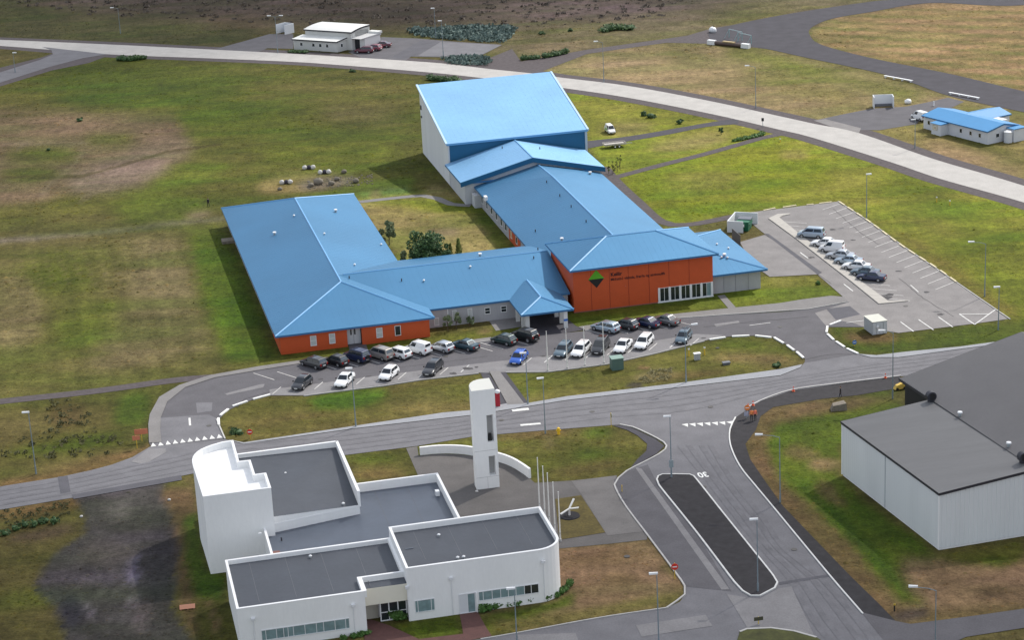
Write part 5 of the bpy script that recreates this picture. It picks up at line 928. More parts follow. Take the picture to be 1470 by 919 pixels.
def make_car(kind):
    L, W, zh, zb, zr, zt, xw0, xw1, xr1, xr0, rw, glz = TYPES[kind]; h = W/2; hl = L/2
    root = bpy.data.objects.new('parked_car', None); col.objects.link(root)
    st = [(-hl, h*.78, .36, .62, zt-.22, h*.66), (-hl+.10, h*.93, .28, .70, zt-.04, h*.80), (xr0, h, .24, .74, zt, h*.86), (-.6, h, .22, .76, zb, h*.90), (xw0-.1, h, .22, .76, zb-.01, h*.90), (xw0+.12, h, .22, .74, zh+.05, h*.86), (hl-.45, h*.97, .24, .66, zh-.06, h*.82), (hl-.12, h*.88, .28, .58, zh-.17, h*.74), (hl, h*.70, .36, .50, zh-.30, h*.60)]
    mb = loft(st, body_slot)
    b4 = [(xr0, -h*.87, zb-.03), (xw0, -h*.87, zb-.03), (xw0, h*.87, zb-.03), (xr0, h*.87, zb-.03)]; t4 = [(xr1, -h*.70, zr-.04), (xw1, -h*.70, zr-.04), (xw1, h*.70, zr-.04), (xr1, h*.70, zr-.04)]
    mb.hexa(b4, t4, body_slot); mb.hexa(t4, [(xr1+.1, -h*.62, zr+.02), (xw1-.12, -h*.62, zr+.02), (xw1-.12, h*.62, zr+.02), (xr1+.1, h*.62, zr+.02)], body_slot, False); bo_ = mb.obj('body', root, smooth=True); bo_.data.set_sharp_from_angle(angle=R(32))
    def panel(q, m, name, o_=.015):   # q: 4 corners, counter-clockwise from outside
        P = [Vector(p) for p in q]; n = (P[1]-P[0]).cross(P[3]-P[0]).normalized()*o_; MB().poly([tuple(p+n) for p in P], m).obj(name, root)
    lerp = lambda a, b, t: Vector(a)+(Vector(b)-Vector(a))*t
    def quad(a, b, c, d, u0, u1, v0, v1):  # bilinear sub-quad; a-b bottom, d-c top
        f = lambda u, v: lerp(lerp(a, b, u), lerp(d, c, u), v); return [f(u0, v0), f(u1, v0), f(u1, v1), f(u0, v1)]
    panel(quad(b4[1], b4[2], t4[2], t4[1], .05, .95, .06, .92), car_glass, 'windscreen')
    panel(quad(b4[3], b4[0], t4[0], t4[3], .10, .90, .20, .90) if kind != 'panel_van' else quad(b4[3], b4[0], t4[0], t4[3], .12, .88, .42, .88), car_glass_r if kind != 'panel_van' else car_glass, 'rear_window')
    for s_ in (0, 1):
        A = (b4[0], b4[1], t4[1], t4[0]) if s_ == 0 else (b4[2], b4[3], t4[3], t4[2]); fr = (.50, .93) if s_ == 0 else (.07, .50); rr_ = (.07, .47) if s_ == 0 else (.53, .93)
        if kind == 'panel_van': fr = (.62, .93) if s_ == 0 else (.07, .38)
        panel(quad(*A, fr[0], fr[1], .12, .88), car_glass, 'side_window')
        if glz: panel(quad(*A, rr_[0], rr_[1], .12, .88), car_glass, 'side_window')
    xf, xb = hl*.62, -hl*.60
    wm = MB().tube((0, -.1, 0), (0, .1, 0), rw*1.04, tyre_m, n=14).mesh('wheel'); rmsh = MB().tube((0, -.108, 0), (0, .108, 0), rw*.62, rim_m, n=10).mesh('rim')
    for x in (xf, xb):
        for y in (-h+.07, h-.07):
            o = bpy.data.objects.new('wheel', wm); col.objects.link(o); o.parent = root; o.location = (x, y, rw); q = bpy.data.objects.new('rim', rmsh); col.objects.link(q); q.parent = o
    for y in (-1, 1):
        MB().hexa([(hl-.34, y*h*.62-.16, zh-.36), (hl-.03, y*h*.62-.14, zh-.36), (hl-.03, y*h*.62+.14, zh-.36), (hl-.34, y*h*.66+.18, zh-.36)], [(hl-.40, y*h*.62-.16, zh-.12), (hl-.14, y*h*.62-.14, zh-.17), (hl-.14, y*h*.62+.14, zh-.17), (hl-.40, y*h*.66+.18, zh-.12)], head_m).obj('headlight', root)
        MB().box(-hl-.012, -hl+.12, y*h*.68-.13, y*h*.68+.13, zt-.42, zt-.14, tail_m).obj('tail_light', root); MB().box(xw0-.35, xw0-.15, y*(h+.09)-.09, y*(h+.09)+.09, zb, zb+.15, bumper_m).obj('wing_mirror', root)
    MB().box(hl-.02, hl+.02, -h*.62, h*.62, .30, .46, bumper_m).obj('front_grille', root); MB().box(-hl-.03, -hl+.02, -.26, .26, .50, .62, plate_m).obj('number_plate', root); MB().box(hl+.01, hl+.035, -.26, .26, .36, .47, plate_m).obj('number_plate', root)
    MB().box(-hl-.04, -hl+.1, -h*.8, h*.8, .28, .42, bumper_m).obj('rear_bumper', root)
    if kind == 'suv': MB().tube((-hl-.02, 0, .95), (-hl-.22, 0, .95), .33, tyre_m, n=14).obj('spare_wheel', root)
    return root
PAINT = {}
def paint(n, c, m=.25, r_=.28):
    if n not in PAINT: PAINT[n] = mat('car_paint_'+n, c, rough=r_, metal=m, coat=.7, noise=.05, nscale=2)
    return PAINT[n]
paint('black', (.012, .013, .016)); paint('navy', (.012, .022, .07)); paint('teal', (.012, .05, .075)); paint('green', (.012, .035, .035)); paint('slate', (.10, .15, .19)); paint('silver', (.45, .48, .52), .5); paint('silver_blue', (.36, .44, .52), .5); paint('white', (.78, .79, .80), 0); paint('champagne', (.30, .28, .26), .4); paint('charcoal', (.035, .038, .045)); paint('grey', (.16, .165, .17), .4); paint('blue', (.02, .11, .50), .3); paint('burgundy', (.10, .012, .03), .3); paint('rose', (.28, .10, .13), .3)
proto = {k: make_car(k) for k in TYPES}; used_proto = set()
def set_car(kind, color, x, y, head, label, group, cat='car', name='parked_car', z=.085):
    if kind in used_proto: c_ = copy_tree(proto[kind])
    else: c_ = proto[kind]; used_proto.add(kind)
    if kind == 'panel_van': cat = 'van'; name = 'parked_van'
    c_.name = name; c_['label'] = label; c_['category'] = cat; c_['group'] = group
    p = g(x, y); c_.location = (p.x, p.y, z); c_.rotation_euler = (0, 0, R(head)); k_ = random.Random(int(x*7)).uniform(1.04, 1.10); c_.scale = (k_, 1.07, 1.08)
    for ch_ in c_.children:
        if ch_.name.startswith('body'): ch_.material_slots[0].link = 'OBJECT'; ch_.material_slots[0].material = PAINT[color]
        if ch_.name.startswith('spare_wheel') and color != 'black': pass
    return c_
GA = 'cars nosed in towards the school front'; GB = 'cars in the bays along the roadside lawn'; GC = 'cars along the raised kerb of the side car park'
for k, c_, x, y, h_, l in (('estate', 'charcoal', 450.5, 526.5, 137, 'dark charcoal estate car at the left end of the row by the orange wall'), ('hatchback', 'black', 483, 523.5, 137, 'black hatchback with red tail lights, second from the left end by the orange wall'),
   ('suv', 'navy', 512.5, 518, 137, 'dark navy off-roader parked straight in front of the white double door'), ('minivan', 'champagne', 546, 514.5, 136, 'champagne grey people carrier right of the off-roader before the double door'), ('estate', 'white', 571, 512.5, 137, 'white estate car between the champagne people carrier and the white van'),
   ('panel_van', 'white', 600.8, 507, 137, 'small white van with dark rear windows in front of the orange wall end'), ('hatchback', 'silver', 634.6, 504, 137, 'silver grey hatchback between the white van and the dark teal car'), ('saloon', 'teal', 667.8, 501, 138, 'dark teal saloon at the right end of the row before the shrubs'),
   ('hatchback', 'green', 723.4, 493.5, 140, 'dark green coupe with pale rear window, left of the black off-roader by the porch'), ('suv', 'black', 753.3, 488.5, 138, 'black off-roader with spare wheel parked before the entrance porch'), ('estate', 'silver_blue', 869.4, 475.5, 139, 'silver estate car in front of the orange wall, leftmost of four'),
   ('hatchback', 'charcoal', 898.8, 471.5, 139, 'dark grey hatchback right of the silver estate before the orange wall'), ('saloon', 'navy', 927, 468.5, 139, 'dark blue saloon before the orange wall, between charcoal and grey cars'), ('saloon', 'grey', 955.4, 465.3, 139, 'mid grey saloon at the right end of the four before the orange wall')):
    set_car(k, c_, x, y, h_, l, GA)
for k, c_, x, y, h_, l in (('hatchback', 'charcoal', 434, 556, -112, 'dark hatchback alone at the left end of the lawn-side bays'), ('saloon', 'white', 495, 551.5, -107, 'white saloon with sunroof nosing the left lawn, left of two white cars'), ('hatchback', 'white', 558.5, 542.5, -112, 'white hatchback nosing the left lawn, between white saloon and dark estate'),
   ('estate', 'charcoal', 621.5, 534.5, -110, 'dark estate car nosing the left lawn nearest the bell tower'), ('hatchback', 'blue', 745, 519.5, -110, 'bright blue small car beside the path between the lawns'), ('estate', 'slate', 808.8, 508.5, -110, 'slate grey estate car behind the second flagpole'), ('estate', 'white', 834, 508, -112, 'white estate car behind the third flagpole'),
   ('minivan', 'charcoal', 862.3, 504, -108, 'dark people carrier behind the right-hand flagpole'), ('saloon', 'white', 894.4, 502.5, -112, 'white saloon parked just above the green cabinet'), ('estate', 'white', 924.4, 497, -112, 'white estate car right of the white saloon by the green cabinet'), ('hatchback', 'slate', 981.5, 489.5, -110, 'blue grey small car behind the lamp post near the lawn end')):
    set_car(k, c_, x, y, h_, l, GB)
for k, c_, x, y, h_, l in (('minivan', 'silver_blue', 1164.8, 341, 157, 'pale silver people carrier standing apart at the far end of the row'), ('saloon', 'white', 1184, 354, 155, 'white saloon right before the white van, second in the kerb row'), ('panel_van', 'white', 1194, 361.5, 155, 'small white van with windowless sides in the kerb row'),
   ('saloon', 'silver', 1206, 371.5, 154, 'silver saloon just in front of the small white van'), ('saloon', 'silver_blue', 1218, 379, 154, 'bluish silver saloon in the middle of the kerb row'), ('saloon', 'white', 1229, 387, 153, 'white saloon next to the two dark cars of the kerb row'), ('saloon', 'slate', 1242, 395.5, 152, 'dark slate saloon, last but one in the kerb row'), ('saloon', 'navy', 1250.8, 402.5, 152, 'navy blue saloon at the near end of the kerb row')):
    set_car(k, c_, x, y, h_, l, GC)
for k, c_, x, y, h_, l in (('estate', 'burgundy', 523, 75.5, 165, 'dark burgundy estate car at the corner of the bungalow'), ('hatchback', 'rose', 537, 72, 150, 'dusty pink hatchback between two burgundy cars by the bungalow'), ('saloon', 'burgundy', 548, 67.5, 170, 'burgundy saloon parked farthest right by the bungalow')):
    set_car(k, c_, x, y, h_, l, 'cars beside the bungalow', z=.07)
v_ = set_car('panel_van', 'white', 876, 190.5, -78, 'white van with green side marks, parked on the grass behind the hall', 'vans')
for sx in (-1, 1): MB().box(-1.3, .3, sx*.875-.01, sx*.875+.01, .6, 1.1, mat('green_marking', (.25, .50, .12))).obj('side_marking', v_)
v_.scale = (.92, .92, .92); del v_['group']
v_ = set_car('panel_van', 'white', 1320, 172, 115, 'white van parked against the left end of the blue-roofed house', 'vans'); del v_['group']
# trailer on the grass by the lane
p = g(882, 211); tr = thing('flat_trailer', 'pale open flat trailer on two axles beside the lane behind the hall', 'trailer', (p.x, p.y, 0), R(12))
bedm = mat('trailer_bed', (.46, .43, .40), rough=.7, noise=.1, nscale=2)
MB().box(-2.3, 2.3, -1.0, 1.0, .62, .72, bedm).obj('bed', tr); MB().box(2.3, 3.8, -.05, .05, .5, .6, galv).obj('drawbar', tr)
for a in ((-2.3, 2.3, -1.03, -.99), (-2.3, 2.3, .99, 1.03), (-2.33, -2.29, -1, 1), (2.29, 2.33, -1, 1)): MB().box(*a, .72, .98, bedm).obj('side_board', tr)
for x in (-.1, .8):
    for y in (-1.0, 1.0): w_ = MB().tube((x, y-.1, .32), (x, y+.1, .32), .32, tyre_m, n=12).obj('wheel', tr); MB().tube((x, y-.11, .32), (x, y+.11, .32), .17, lamp_white, n=8).obj('rim', w_)

# ================================================================== POLES, LAMPS, SIGNS
def height_at(base, ytop):
    b = g(*base); lo, hi = 0., 30.
    for _ in range(40):
        m_ = (lo+hi)/2; P_ = np.array([b.x, b.y, m_-CAMH]); y = PH/2-FPX*float(P_@cam_u)/float(P_@cam_f)
        if y > ytop: lo = m_
        else: hi = m_
    return lo
def lamp(base, h_, label, arm=None, alen=.5, double=False, box=False, group='street lamps'):
    """arm: compass angle of the bracket in degrees"""
    p = g(*base); t = thing('street_lamp', label, 'street lamp', (p.x, p.y, 0), 0, group)
    mb = MB(); mb.tube((0, 0, 0), (0, 0, 1.2), .11, pole_grey, .11, 8); mb.tube((0, 0, 1.2), (0, 0, h_), .08, pole_grey, .045, 8); mb.obj('pole', t)
    for s_ in ((0, 180) if double else (0,)):
        a = R((arm if arm is not None else 180)+s_); d = Vector((math.cos(a), math.sin(a), 0))
        if alen > .8:
            e = d*alen+Vector((0, 0, h_+.28)); m_ = MB(); m_.tube((0, 0, h_-.05), tuple(d*alen*.4+Vector((0, 0, h_+.2))), .055, pole_grey, .045, 6); m_.tube(tuple(d*alen*.4+Vector((0, 0, h_+.2))), tuple(e), .045, pole_grey, .04, 6); m_.obj('bracket', t)
        else: e = Vector((0, 0, h_+.04))
        n_ = Vector((-d.y, d.x, 0)); l0, l1 = e-d*.12, e+d*.85; w_ = .17; hb = MB()
        hb.hexa([tuple(q) for q in (l0-n_*w_*.6, l1-n_*w_, l1+n_*w_, l0+n_*w_*.6)], [tuple(q+Vector((0, 0, .2))) for q in (l0-n_*w_*.5, l1-n_*w_*.7, l1+n_*w_*.7, l0+n_*w_*.5)], lamp_white); o = hb.obj('lamp_head', t)
        MB().poly([tuple(q-Vector((0, 0, .01))) for q in (l0+d*.3+n_*w_*.6, l1-d*.1+n_*w_*.7, l1-d*.1-n_*w_*.7, l0+d*.3-n_*w_*.6)], mat('lamp_glass', (.5, .5, .48), rough=.2)).obj('lamp_glass', o)
    if box: MB().box(-.28, .28, -.2, -.12, 1.6, 2.6, mat('notice_plate', (.30, .36, .38))).obj('notice_plate', t)
    return t
lamp((52, 681), 8.9, 'street lamp standing alone on the verge at the far left'); lamp((511, 613.5), height_at((511, 613.5), 530), 'lamp post on the left lawn in front of the white saloon')
lamp((758, 581), height_at((758, 581), 508), 'lamp post where the lawn path meets the street'); lamp((783, 623), height_at((783, 623), 544), 'lamp post on the near side of the street, right of the bell tower', arm=190)
lamp((985, 550), height_at((985, 550), 471), 'lamp post by the blue grey car, its head reaching to the right', arm=15, alen=1.1); lamp((964, 687), height_at((964, 687), 599), 'lamp post with a plate on it at the top of the traffic island', arm=180, box=True)
lamp((1088, 851), height_at((1088, 851), 747), 'lamp post at the bottom end of the traffic island'); lamp((946, 932), 9.0, 'lamp post by the tan lawn, foot cut off by the bottom edge'); lamp((744, 958), 9.3, 'lamp post in front of the church windows, foot out of the picture')
lamp((1120, 722), height_at((1120, 722), 628), 'lamp post on the warehouse verge with a long arm to the left', arm=172, alen=2.2); lamp((1342, 962), 9.3, 'lamp post at the bottom right with a long arm to the left', arm=168, alen=2.0)
lamp((1413.5, 426), height_at((1413.5, 426), 350), 'lamp post on the right lawn, long arm over the car park', arm=172, alen=1.9); lamp((1433, 474), height_at((1433, 474), 413), 'shorter lamp post at the near corner of the car park')
lamp((1244, 313), height_at((1244, 313), 251), 'lamp post at the far right kerb of the car park', arm=10, alen=.6); lamp((1085, 155.5), height_at((1085, 155.5), 96), 'lamp post behind the airport road by the dry field, arm to the left', arm=172, alen=1.4)
lamp((867, 118), height_at((867, 118), 61), 'lamp post on the airport road just beyond the sports hall roof', arm=172, alen=1.2); lamp((1281.4, 573), height_at((1281.4, 573), 478), 'lamp post between the street and the warehouse corner', arm=172, alen=1.2)
lamp((625.7, 55), height_at((625.7, 55), 12), 'lamp post in front of the far heath, beyond the blue-green scrub'); lamp((636.5, 80), height_at((636.5, 80), 30), 'lamp post at the roadside by the pale parking square'); lamp((173, 48), height_at((173, 48), 12), 'lamp post in the pasture at the far left', arm=180, alen=1.2)
lamp((399, 76), height_at((399, 76), 24), 'double-headed lamp post left of the bungalow', arm=170, alen=1.2, double=True); lamp((1313.4, 213), height_at((1313.4, 213), 172), 'dark low lamp post in front of the blue-roofed house'); lamp((22, 104), height_at((22, 104), 76), 'lamp post in the grass wedge at the left edge', arm=0, alen=.6)
def flagpole(base, h_, label, group):
    p = g(*base); t = thing('flagpole', label, 'flagpole', (p.x, p.y, 0), 0, group); MB().tube((0, 0, 0), (0, 0, h_), .10, pole_white, .05, 8).obj('pole', t); MB().blob((0, 0, h_+.04), .08, .08, .08, pole_white, 8, 4).obj('finial', t); MB().tube((0, 0, 0), (0, 0, .35), .17, kerb_grey, n=8).obj('foot', t); MB().box(-.05, .05, -.16, -.08, 1.1, 1.25, galv).obj('cleat', t)
for (b, yt, l) in (((786.7, 534), 476.5, 'white flagpole on the school lawn, leftmost of four'), ((814.5, 530.5), 473, 'second white flagpole from the left on the school lawn'), ((839.9, 526.5), 470.5, 'third white flagpole from the left on the school lawn'), ((867.2, 523), 464, 'white flagpole on the school lawn, nearest the green cabinet')): flagpole(b, height_at(b, yt), l, 'flagpoles before the school')
for i, (b, yt, l) in enumerate((((775, 735), 658, 'bare flagpole by the church corner, farthest and leftmost of five'), ((782.5, 744), 670, 'second farthest of the five bare flagpoles by the church'), ((789, 754), 680, 'middle one of the five bare flagpoles by the church'), ((797, 766), 693, 'fourth of the five flagpoles by the church, second nearest'), ((804.5, 778), 707, 'nearest and rightmost of the five flagpoles by the church'))): flagpole(b, height_at(b, yt), l, 'flagpoles beside the church')
def sign(base, h_, wd, ht, m, label, cat='road sign', shape='rect', face=-90, post=sign_yellow, name='road_sign', border=None):
    p = g(*base); t = thing(name, label, cat, (p.x, p.y, 0), R(face+90)); MB().tube((0, 0, 0), (0, 0, h_), .05, post, n=6).obj('post', t); zc = h_-ht/2
    n = {'round': 16, 'octagon': 8, 'rect': 4}[shape]
    wd *= .88
    if shape == 'rect': MB().box(-wd/2, wd/2, -.09, -.05, h_-ht, h_, m).obj('sign_face', t)
    else:
        P_ = [(wd/2*math.cos(2*math.pi*(k+.5)/n), wd/2*math.sin(2*math.pi*(k+.5)/n)) for k in range(n)]; mb = MB(); a = [(x, -.09, zc+z) for x, z in P_]; b = [(x, -.05, zc+z) for x, z in P_]; mb.poly(a, m); mb.poly(b[::-1], m)
        for k in range(n): mb.poly([b[k], b[(k+1) % n], a[(k+1) % n], a[k]], m)
        mb.obj('sign_face', t); MB().box(-wd*.32, wd*.32, -.10, -.092, zc-.07, zc+.07, plate_m).obj('sign_bar', t)
    return t
t = sign((197, 644), 1.9, 1.2, .65, sign_orange, 'lower orange arrow board on a yellow post at the left junction', 'road sign', face=-80); t = sign((204, 634), 1.9, 2.1, .8, sign_orange, 'larger pale orange board behind, beside the left junction', 'road sign', face=-80)
sign((359.5, 630), 1.5, .95, .95, sign_red, 'red octagonal sign on a yellow post at the left lawn corner', shape='octagon', face=-95); sign((968.9, 832), 2.1, .95, .95, sign_red, 'round red no-entry sign on a yellow post by the tan lawn', shape='round', face=-85)
sign((877.5, 614), 2.2, .75, .75, mat('sign_back', (.45, .47, .48)), 'grey-backed sign on a yellow post at the street corner', face=20, shape='round'); sign((1088.8, 897), .95, 1.2, .45, mat('dark_sign', (.06, .06, .03)), 'low dark sign board on the kerb at the bottom edge', face=-80); sign((1226.5, 497), 1.0, .75, .75, sign_blue, 'small blue sign on the grass corner by the car park mouth', shape='round', face=-80)
sign((1095, 183), 2.1, .6, .7, trim_dark, 'small dark sign on a post beside the airport road', face=-100, post=pole_grey); sign((893, 707), 1.0, .12, .3, sign_yellow, 'thin yellow marker post at the end of the plaza', 'marker post')
# yellow bollard-like marker posts
def marker(base, h_, label, m=sign_yellow, r_=.11, top=None, group='yellow marker posts'):
    p = g(*base); t = thing('marker_post', label, 'marker post', (p.x, p.y, 0), 0, group); MB().tube((0, 0, 0), (0, 0, h_), r_, m, r_*.85, 8).obj('post', t); MB().tube((0, 0, h_-.2), (0, 0, h_), r_*1.15, top or lamp_white, n=8).obj('reflector_band', t)
marker((989, 512), 1.3, 'yellow post left of the small grey cabinet'); marker((1011.5, 510), 1.3, 'yellow post right of the small grey cabinet'); marker((1284, 878), .95, 'black post with a yellow top on the verge bottom right', black_m, .09, sign_yellow); marker((1344.5, 290), 1.0, 'short yellow post left of a twin on the airport road verge'); marker((1363.5, 295), 1.0, 'short yellow post right of its twin on the airport road verge')
marker((1340.6, 152), 1.1, 'small white post between the yard and the running track', lamp_white, .15); marker((1120, 204), .8, 'pale yellow stump on the lawn just below the airport road')
p = g(802, 624); hy = thing('fire_hydrant', 'bright yellow hydrant on the lawn beside the street', 'hydrant', (p.x, p.y, 0)); MB().tube((0, 0, 0), (0, 0, .85), .2, mat('hydrant_yellow', (.80, .50, .02)), n=10).obj('barrel', hy); MB().blob((0, 0, .88), .23, .23, .16, mat('hydrant_yellow', (.8, .5, .02)), 10, 5).obj('bonnet', hy); MB().tube((-.34, 0, .6), (.34, 0, .6), .1, mat('hydrant_yellow', (.8, .5, .02)), n=8).obj('outlet', hy)
# red post with white dome beside the tower
p = g(715, 584); rp_ = thing('red_pillar_sign', 'red pillar with a white top beside the bell tower', 'pillar sign', (p.x, p.y, 0)); redm = mat('dark_red_paint', (.42, .015, .03)); MB().box(-.36, .32, -.2, .2, 0, 2.1, redm).obj('pillar', rp_); MB().blob((0, 0, 2.3), .42, .36, .33, lamp_white, 10, 6).obj('dome', rp_)
def cabinet(base, wx, wy, h_, m, mt_, label, cat, name, rz=12, doors=2):
    p = g(*base); t = thing(name, label, cat, (p.x, p.y, 0), R(rz)); MB().box(-wx/2, wx/2, -wy/2, wy/2, 0, h_, m).obj('body', t); MB().box(-wx/2-.08, wx/2+.08, -wy/2-.08, wy/2+.08, h_, h_+.12, mt_).obj('lid', t)
    for k in range(doors): x0 = -wx/2+.06+k*(wx-.06)/doors; MB().box(x0, x0+(wx-.12)/doors-.05, -wy/2-.025, -wy/2, .12, h_-.1, m).obj('door', t)
    return t
cabinet((885.5, 529.5), 1.75, 1.5, 1.75, green_cab, green_cab_top, 'dark green transformer cabinet with a paler lid on the school lawn', 'cabinet', 'transformer_cabinet'); cabinet((1000.8, 516.5), .9, .5, .95, grey_cab, lamp_white, 'small pale grey cabinet between two yellow posts', 'cabinet', 'cable_cabinet')
cabinet((1042.5, 523.5), 1.0, .6, .3, mat('dark_hatch', (.14, .15, .17)), mat('dark_hatch', (.14, .15, .17)), 'low dark hatch in the lawn island', 'hatch', 'ground_hatch', doors=1)
# container at the car park
q = g(1252.8, 481.7); ct = thing('storage_container', 'pale grey ribbed storage container at the near corner of the car park', 'container', (q.x, q.y, 0), R(14)); cm_ = mat('container_grey', (.46, .48, .50), rough=.6)
n_ = 8
for s_ in range(n_): pass
mb = MB(); mb.box(0, 2.35, 0, 3.3, .05, 2.05, cm_); mb.obj('body', ct); MB().box(-.07, 2.42, -.07, 3.37, 2.05, 2.14, mat('container_roof', (.52, .52, .46))).obj('roof', ct)
for x0 in (.08, 1.2): o = MB().box(x0, x0+1.07, -.04, 0, .12, 1.98, mat('container_door', (.60, .62, .64))).obj('door', ct); MB().box(x0+.5, x0+.55, -.08, -.04, .2, 1.9, galv).obj('lock_bar', o)
for k in range(9): MB().box(-.04, 0, .1+k*.36, .26+k*.36, .1, 2.0, cm_).obj('side_rib', ct)
MB().box(.55, .9, -.3, -.1, 1.2, 1.5, lamp_white).obj('wall_light', ct)
# bin enclosure with skip
q = g(1043.8, 333.5); be = thing('bin_enclosure', 'white three-sided bin enclosure between the school and the car park', 'bin enclosure', (q.x, q.y, 0), R(-20)); wpm = mat('enclosure_white', (.66, .68, .70), rough=.7)
MB().box(0, 2.9, 0, .18, 0, 2.1, wpm).obj('front_panel', be); MB().box(-.0, .18, .18, 6.0, 0, 2.1, wpm).obj('side_panel', be); MB().box(.18, 4.2, 5.85, 6.03, 0, 2.1, wpm).obj('back_panel', be)
q = g(1068.5, 329.5); sk = thing('waste_skip', 'green waste skip standing in the white bin enclosure', 'skip', (q.x, q.y, 0), R(-20)); mb = MB(); mb.hexa([(-1.0, -1.3, .1), (1.0, -1.3, .1), (1.0, 1.3, .1), (-1.0, 1.3, .1)], [(-1.15, -1.6, 1.85), (1.15, -1.6, 1.85), (1.15, 1.6, 1.85), (-1.15, 1.6, 1.85)], skip_green); mb.obj('tub', sk); MB().box(-1.2, 1.2, -.2, 1.65, 1.86, 2.0, mat('skip_lid', (.12, .13, .16))).obj('lid', sk); MB().box(-.35, .35, -1.53, -1.45, .9, 1.4, lamp_white).obj('label_plate', sk)
MB().box(1.16, 1.24, -1.2, 1.2, 1.2, 1.35, skip_green).obj('lifting_rail', sk)
q = g(1057, 348.5); gt = thing('timber_gate', 'grey timber screen below the white bin enclosure', 'screen', (q.x, q.y, 0), R(-78))
for k in range(9): MB().box(-2.2+k*.5, -2.2+k*.5+.42, -.05, .05, 0, 2.0, mat('grey_timber', (.13, .12, .12))).obj('board', gt)
# far three-sided shelters
def shelter(base, rz, wx, dy, label, open_front=True):
    q = g(*base); t = thing('open_shelter', label, 'shelter', (q.x, q.y, 0), R(rz)); m = mat('shelter_white', (.74, .76, .78), rough=.6)
    MB().box(-wx/2, wx/2, dy-.12, dy, 0, 2.5, m).obj('back_panel', t); MB().box(-wx/2, -wx/2+.15, 0, dy-.12, 0, 2.5, m).obj('side_panel', t); MB().box(wx/2-.15, wx/2, 0, dy-.12, 0, 2.5, m).obj('side_panel', t); MB().box(-wx/2+.15, wx/2-.15, dy-.5, dy-.12, 0, .5, mat('bench_grey', (.16, .17, .2))).obj('bench', t)
shelter((1269, 155.5), -3, 4.3, 2.6, 'white three-sided shelter at the edge of the yard by the running track'); shelter((403, 48.8), -42, 3.4, 3.4, 'white three-sided shelter on the paved yard left of the bungalow')
# sculpture
p = g(817.5, 742); sc_ = thing('propeller_sculpture', 'white three-armed propeller-like sculpture on a dark stone bed beside the church', 'sculpture', (p.x, p.y, .08)); mb = MB(); mb.tube((0, 0, 0), (0, 0, .12), 1.35, black_gravel, 1.25, 18); mb.obj('stone_bed', sc_)
hub = Vector((0, .1, .95)); MB().tube((0, 0, .1), tuple(hub), .14, white_stone, .12, 8).obj('pedestal', sc_)
for a, l, z in ((215, 1.35, -.35), (58, 1.25, .85), (-18, 1.25, .25)):
    d = Vector((math.cos(R(a)), math.sin(R(a)), 0))*l; e = hub+d+Vector((0, 0, z)); n_ = Vector((-d.y, d.x, 0)).normalized()*.13; u_ = Vector((0, 0, .06)); MB().hexa([hub-n_*.8-u_, e-n_-u_, e+n_-u_, hub+n_*.8-u_], [hub-n_*.8+u_, e-n_+u_, e+n_+u_, hub+n_*.8+u_], pole_white).obj('blade', sc_)
# boulders: white-tipped groups and bare stones
def boulder(x, y, r_, m, rnd, parent=None, off=(0, 0)): 
    q = g(x, y); mb = MB(); mb.blob((0, 0, r_*.55), r_, r_*.8, r_*.75, m, 9, 6, .12, rnd); o = mb.obj('boulder', parent, smooth=True); o.location = (q.x+off[0], q.y+off[1], 0); return o
rnd = random.Random(5)
for (x, y, l) in ((443.5, 243, 'pair of white stones farthest back on the stony patch'), (466, 249.5, 'pair of white stones on the right of the stony patch'), (411, 264, 'pair of white stones at the left, nearest the blue roof')):
    t = structure('x'); t.name = 'stone_group'; del t['kind']; q = g(x, y); t.location = (q.x, q.y, 0); tag(t, l, 'stones', 'white stone pairs')
    for dx_, m_, nm in ((-.85, white_stone, 'white_stone'), (.85, white_stone, 'white_stone'), (0, mat('dark_stone', (.05, .045, .06), rough=.9), 'dark_stone')): MB().blob((dx_, 0 if dx_ else .2, .4 if dx_ else .35), .52, .45, .5, m_, 9, 6, .1, rnd).obj(nm, t, smooth=True)
for i, (x, y, r_, l) in enumerate(((457, 264.5, 1.0, 'largest bare dark stone in the middle of the stony patch'), (476, 265.5, .7, 'dark stone in the stony patch, right of the largest'), (494, 248.5, .6, 'lone dark stone on the grass right of the white stones'), (447, 268, .6, 'low dark stone at the near side of the stony patch'), (402, 273, .5, 'small stone by the far edge of the blue roof'), (484, 259, .6, 'bare stone halfway along the rubble strip'), (511, 262, .7, 'pale stone at the right end of the rubble strip'))):
    o = boulder(x, y, r_, stone_m, rnd); tag(o, l, 'stone')
rub = MB()
for i in range(150):
    x = 440+rnd.random()*95; y = 268-(x-440)*.09+rnd.uniform(-9, 5); q = g(x, y); r_ = rnd.uniform(.08, .26); rub.blob((q.x, q.y, r_*.3), r_, r_*.8, r_*.6, stone_m, 5, 3, .2, rnd)
rub.obj('rubble', kind='stuff')
q = g(1203, 588); o = MB().hexa([(-1.1, -.8, 0), (1.2, -.6, 0), (1.1, .8, 0), (-1.0, .6, 0)], [(-.8, -.6, .75), (1.1, -.4, 1.0), (.9, .6, 1.1), (-.7, .5, .8)], stone_m).obj('boulder'); o.location = q; tag(o, 'tilted pale block of rock on the grass by the warehouse', 'rock')
q = g(269, 873); pl = thing('timber_pallet', 'flat reddish timber pallet on the verge left of the church', 'pallet', (q.x, q.y, 0), R(8)); pm_ = mat('pallet_timber', (.42, .20, .13), rough=.9)
for k in range(5): MB().box(-.9, .9, -.6+k*.25, -.42+k*.25, .12, .16, pm_).obj('plank', pl)
for x in (-.8, 0, .7): MB().box(x, x+.1, -.6, .6, 0, .12, pm_).obj('bearer', pl)
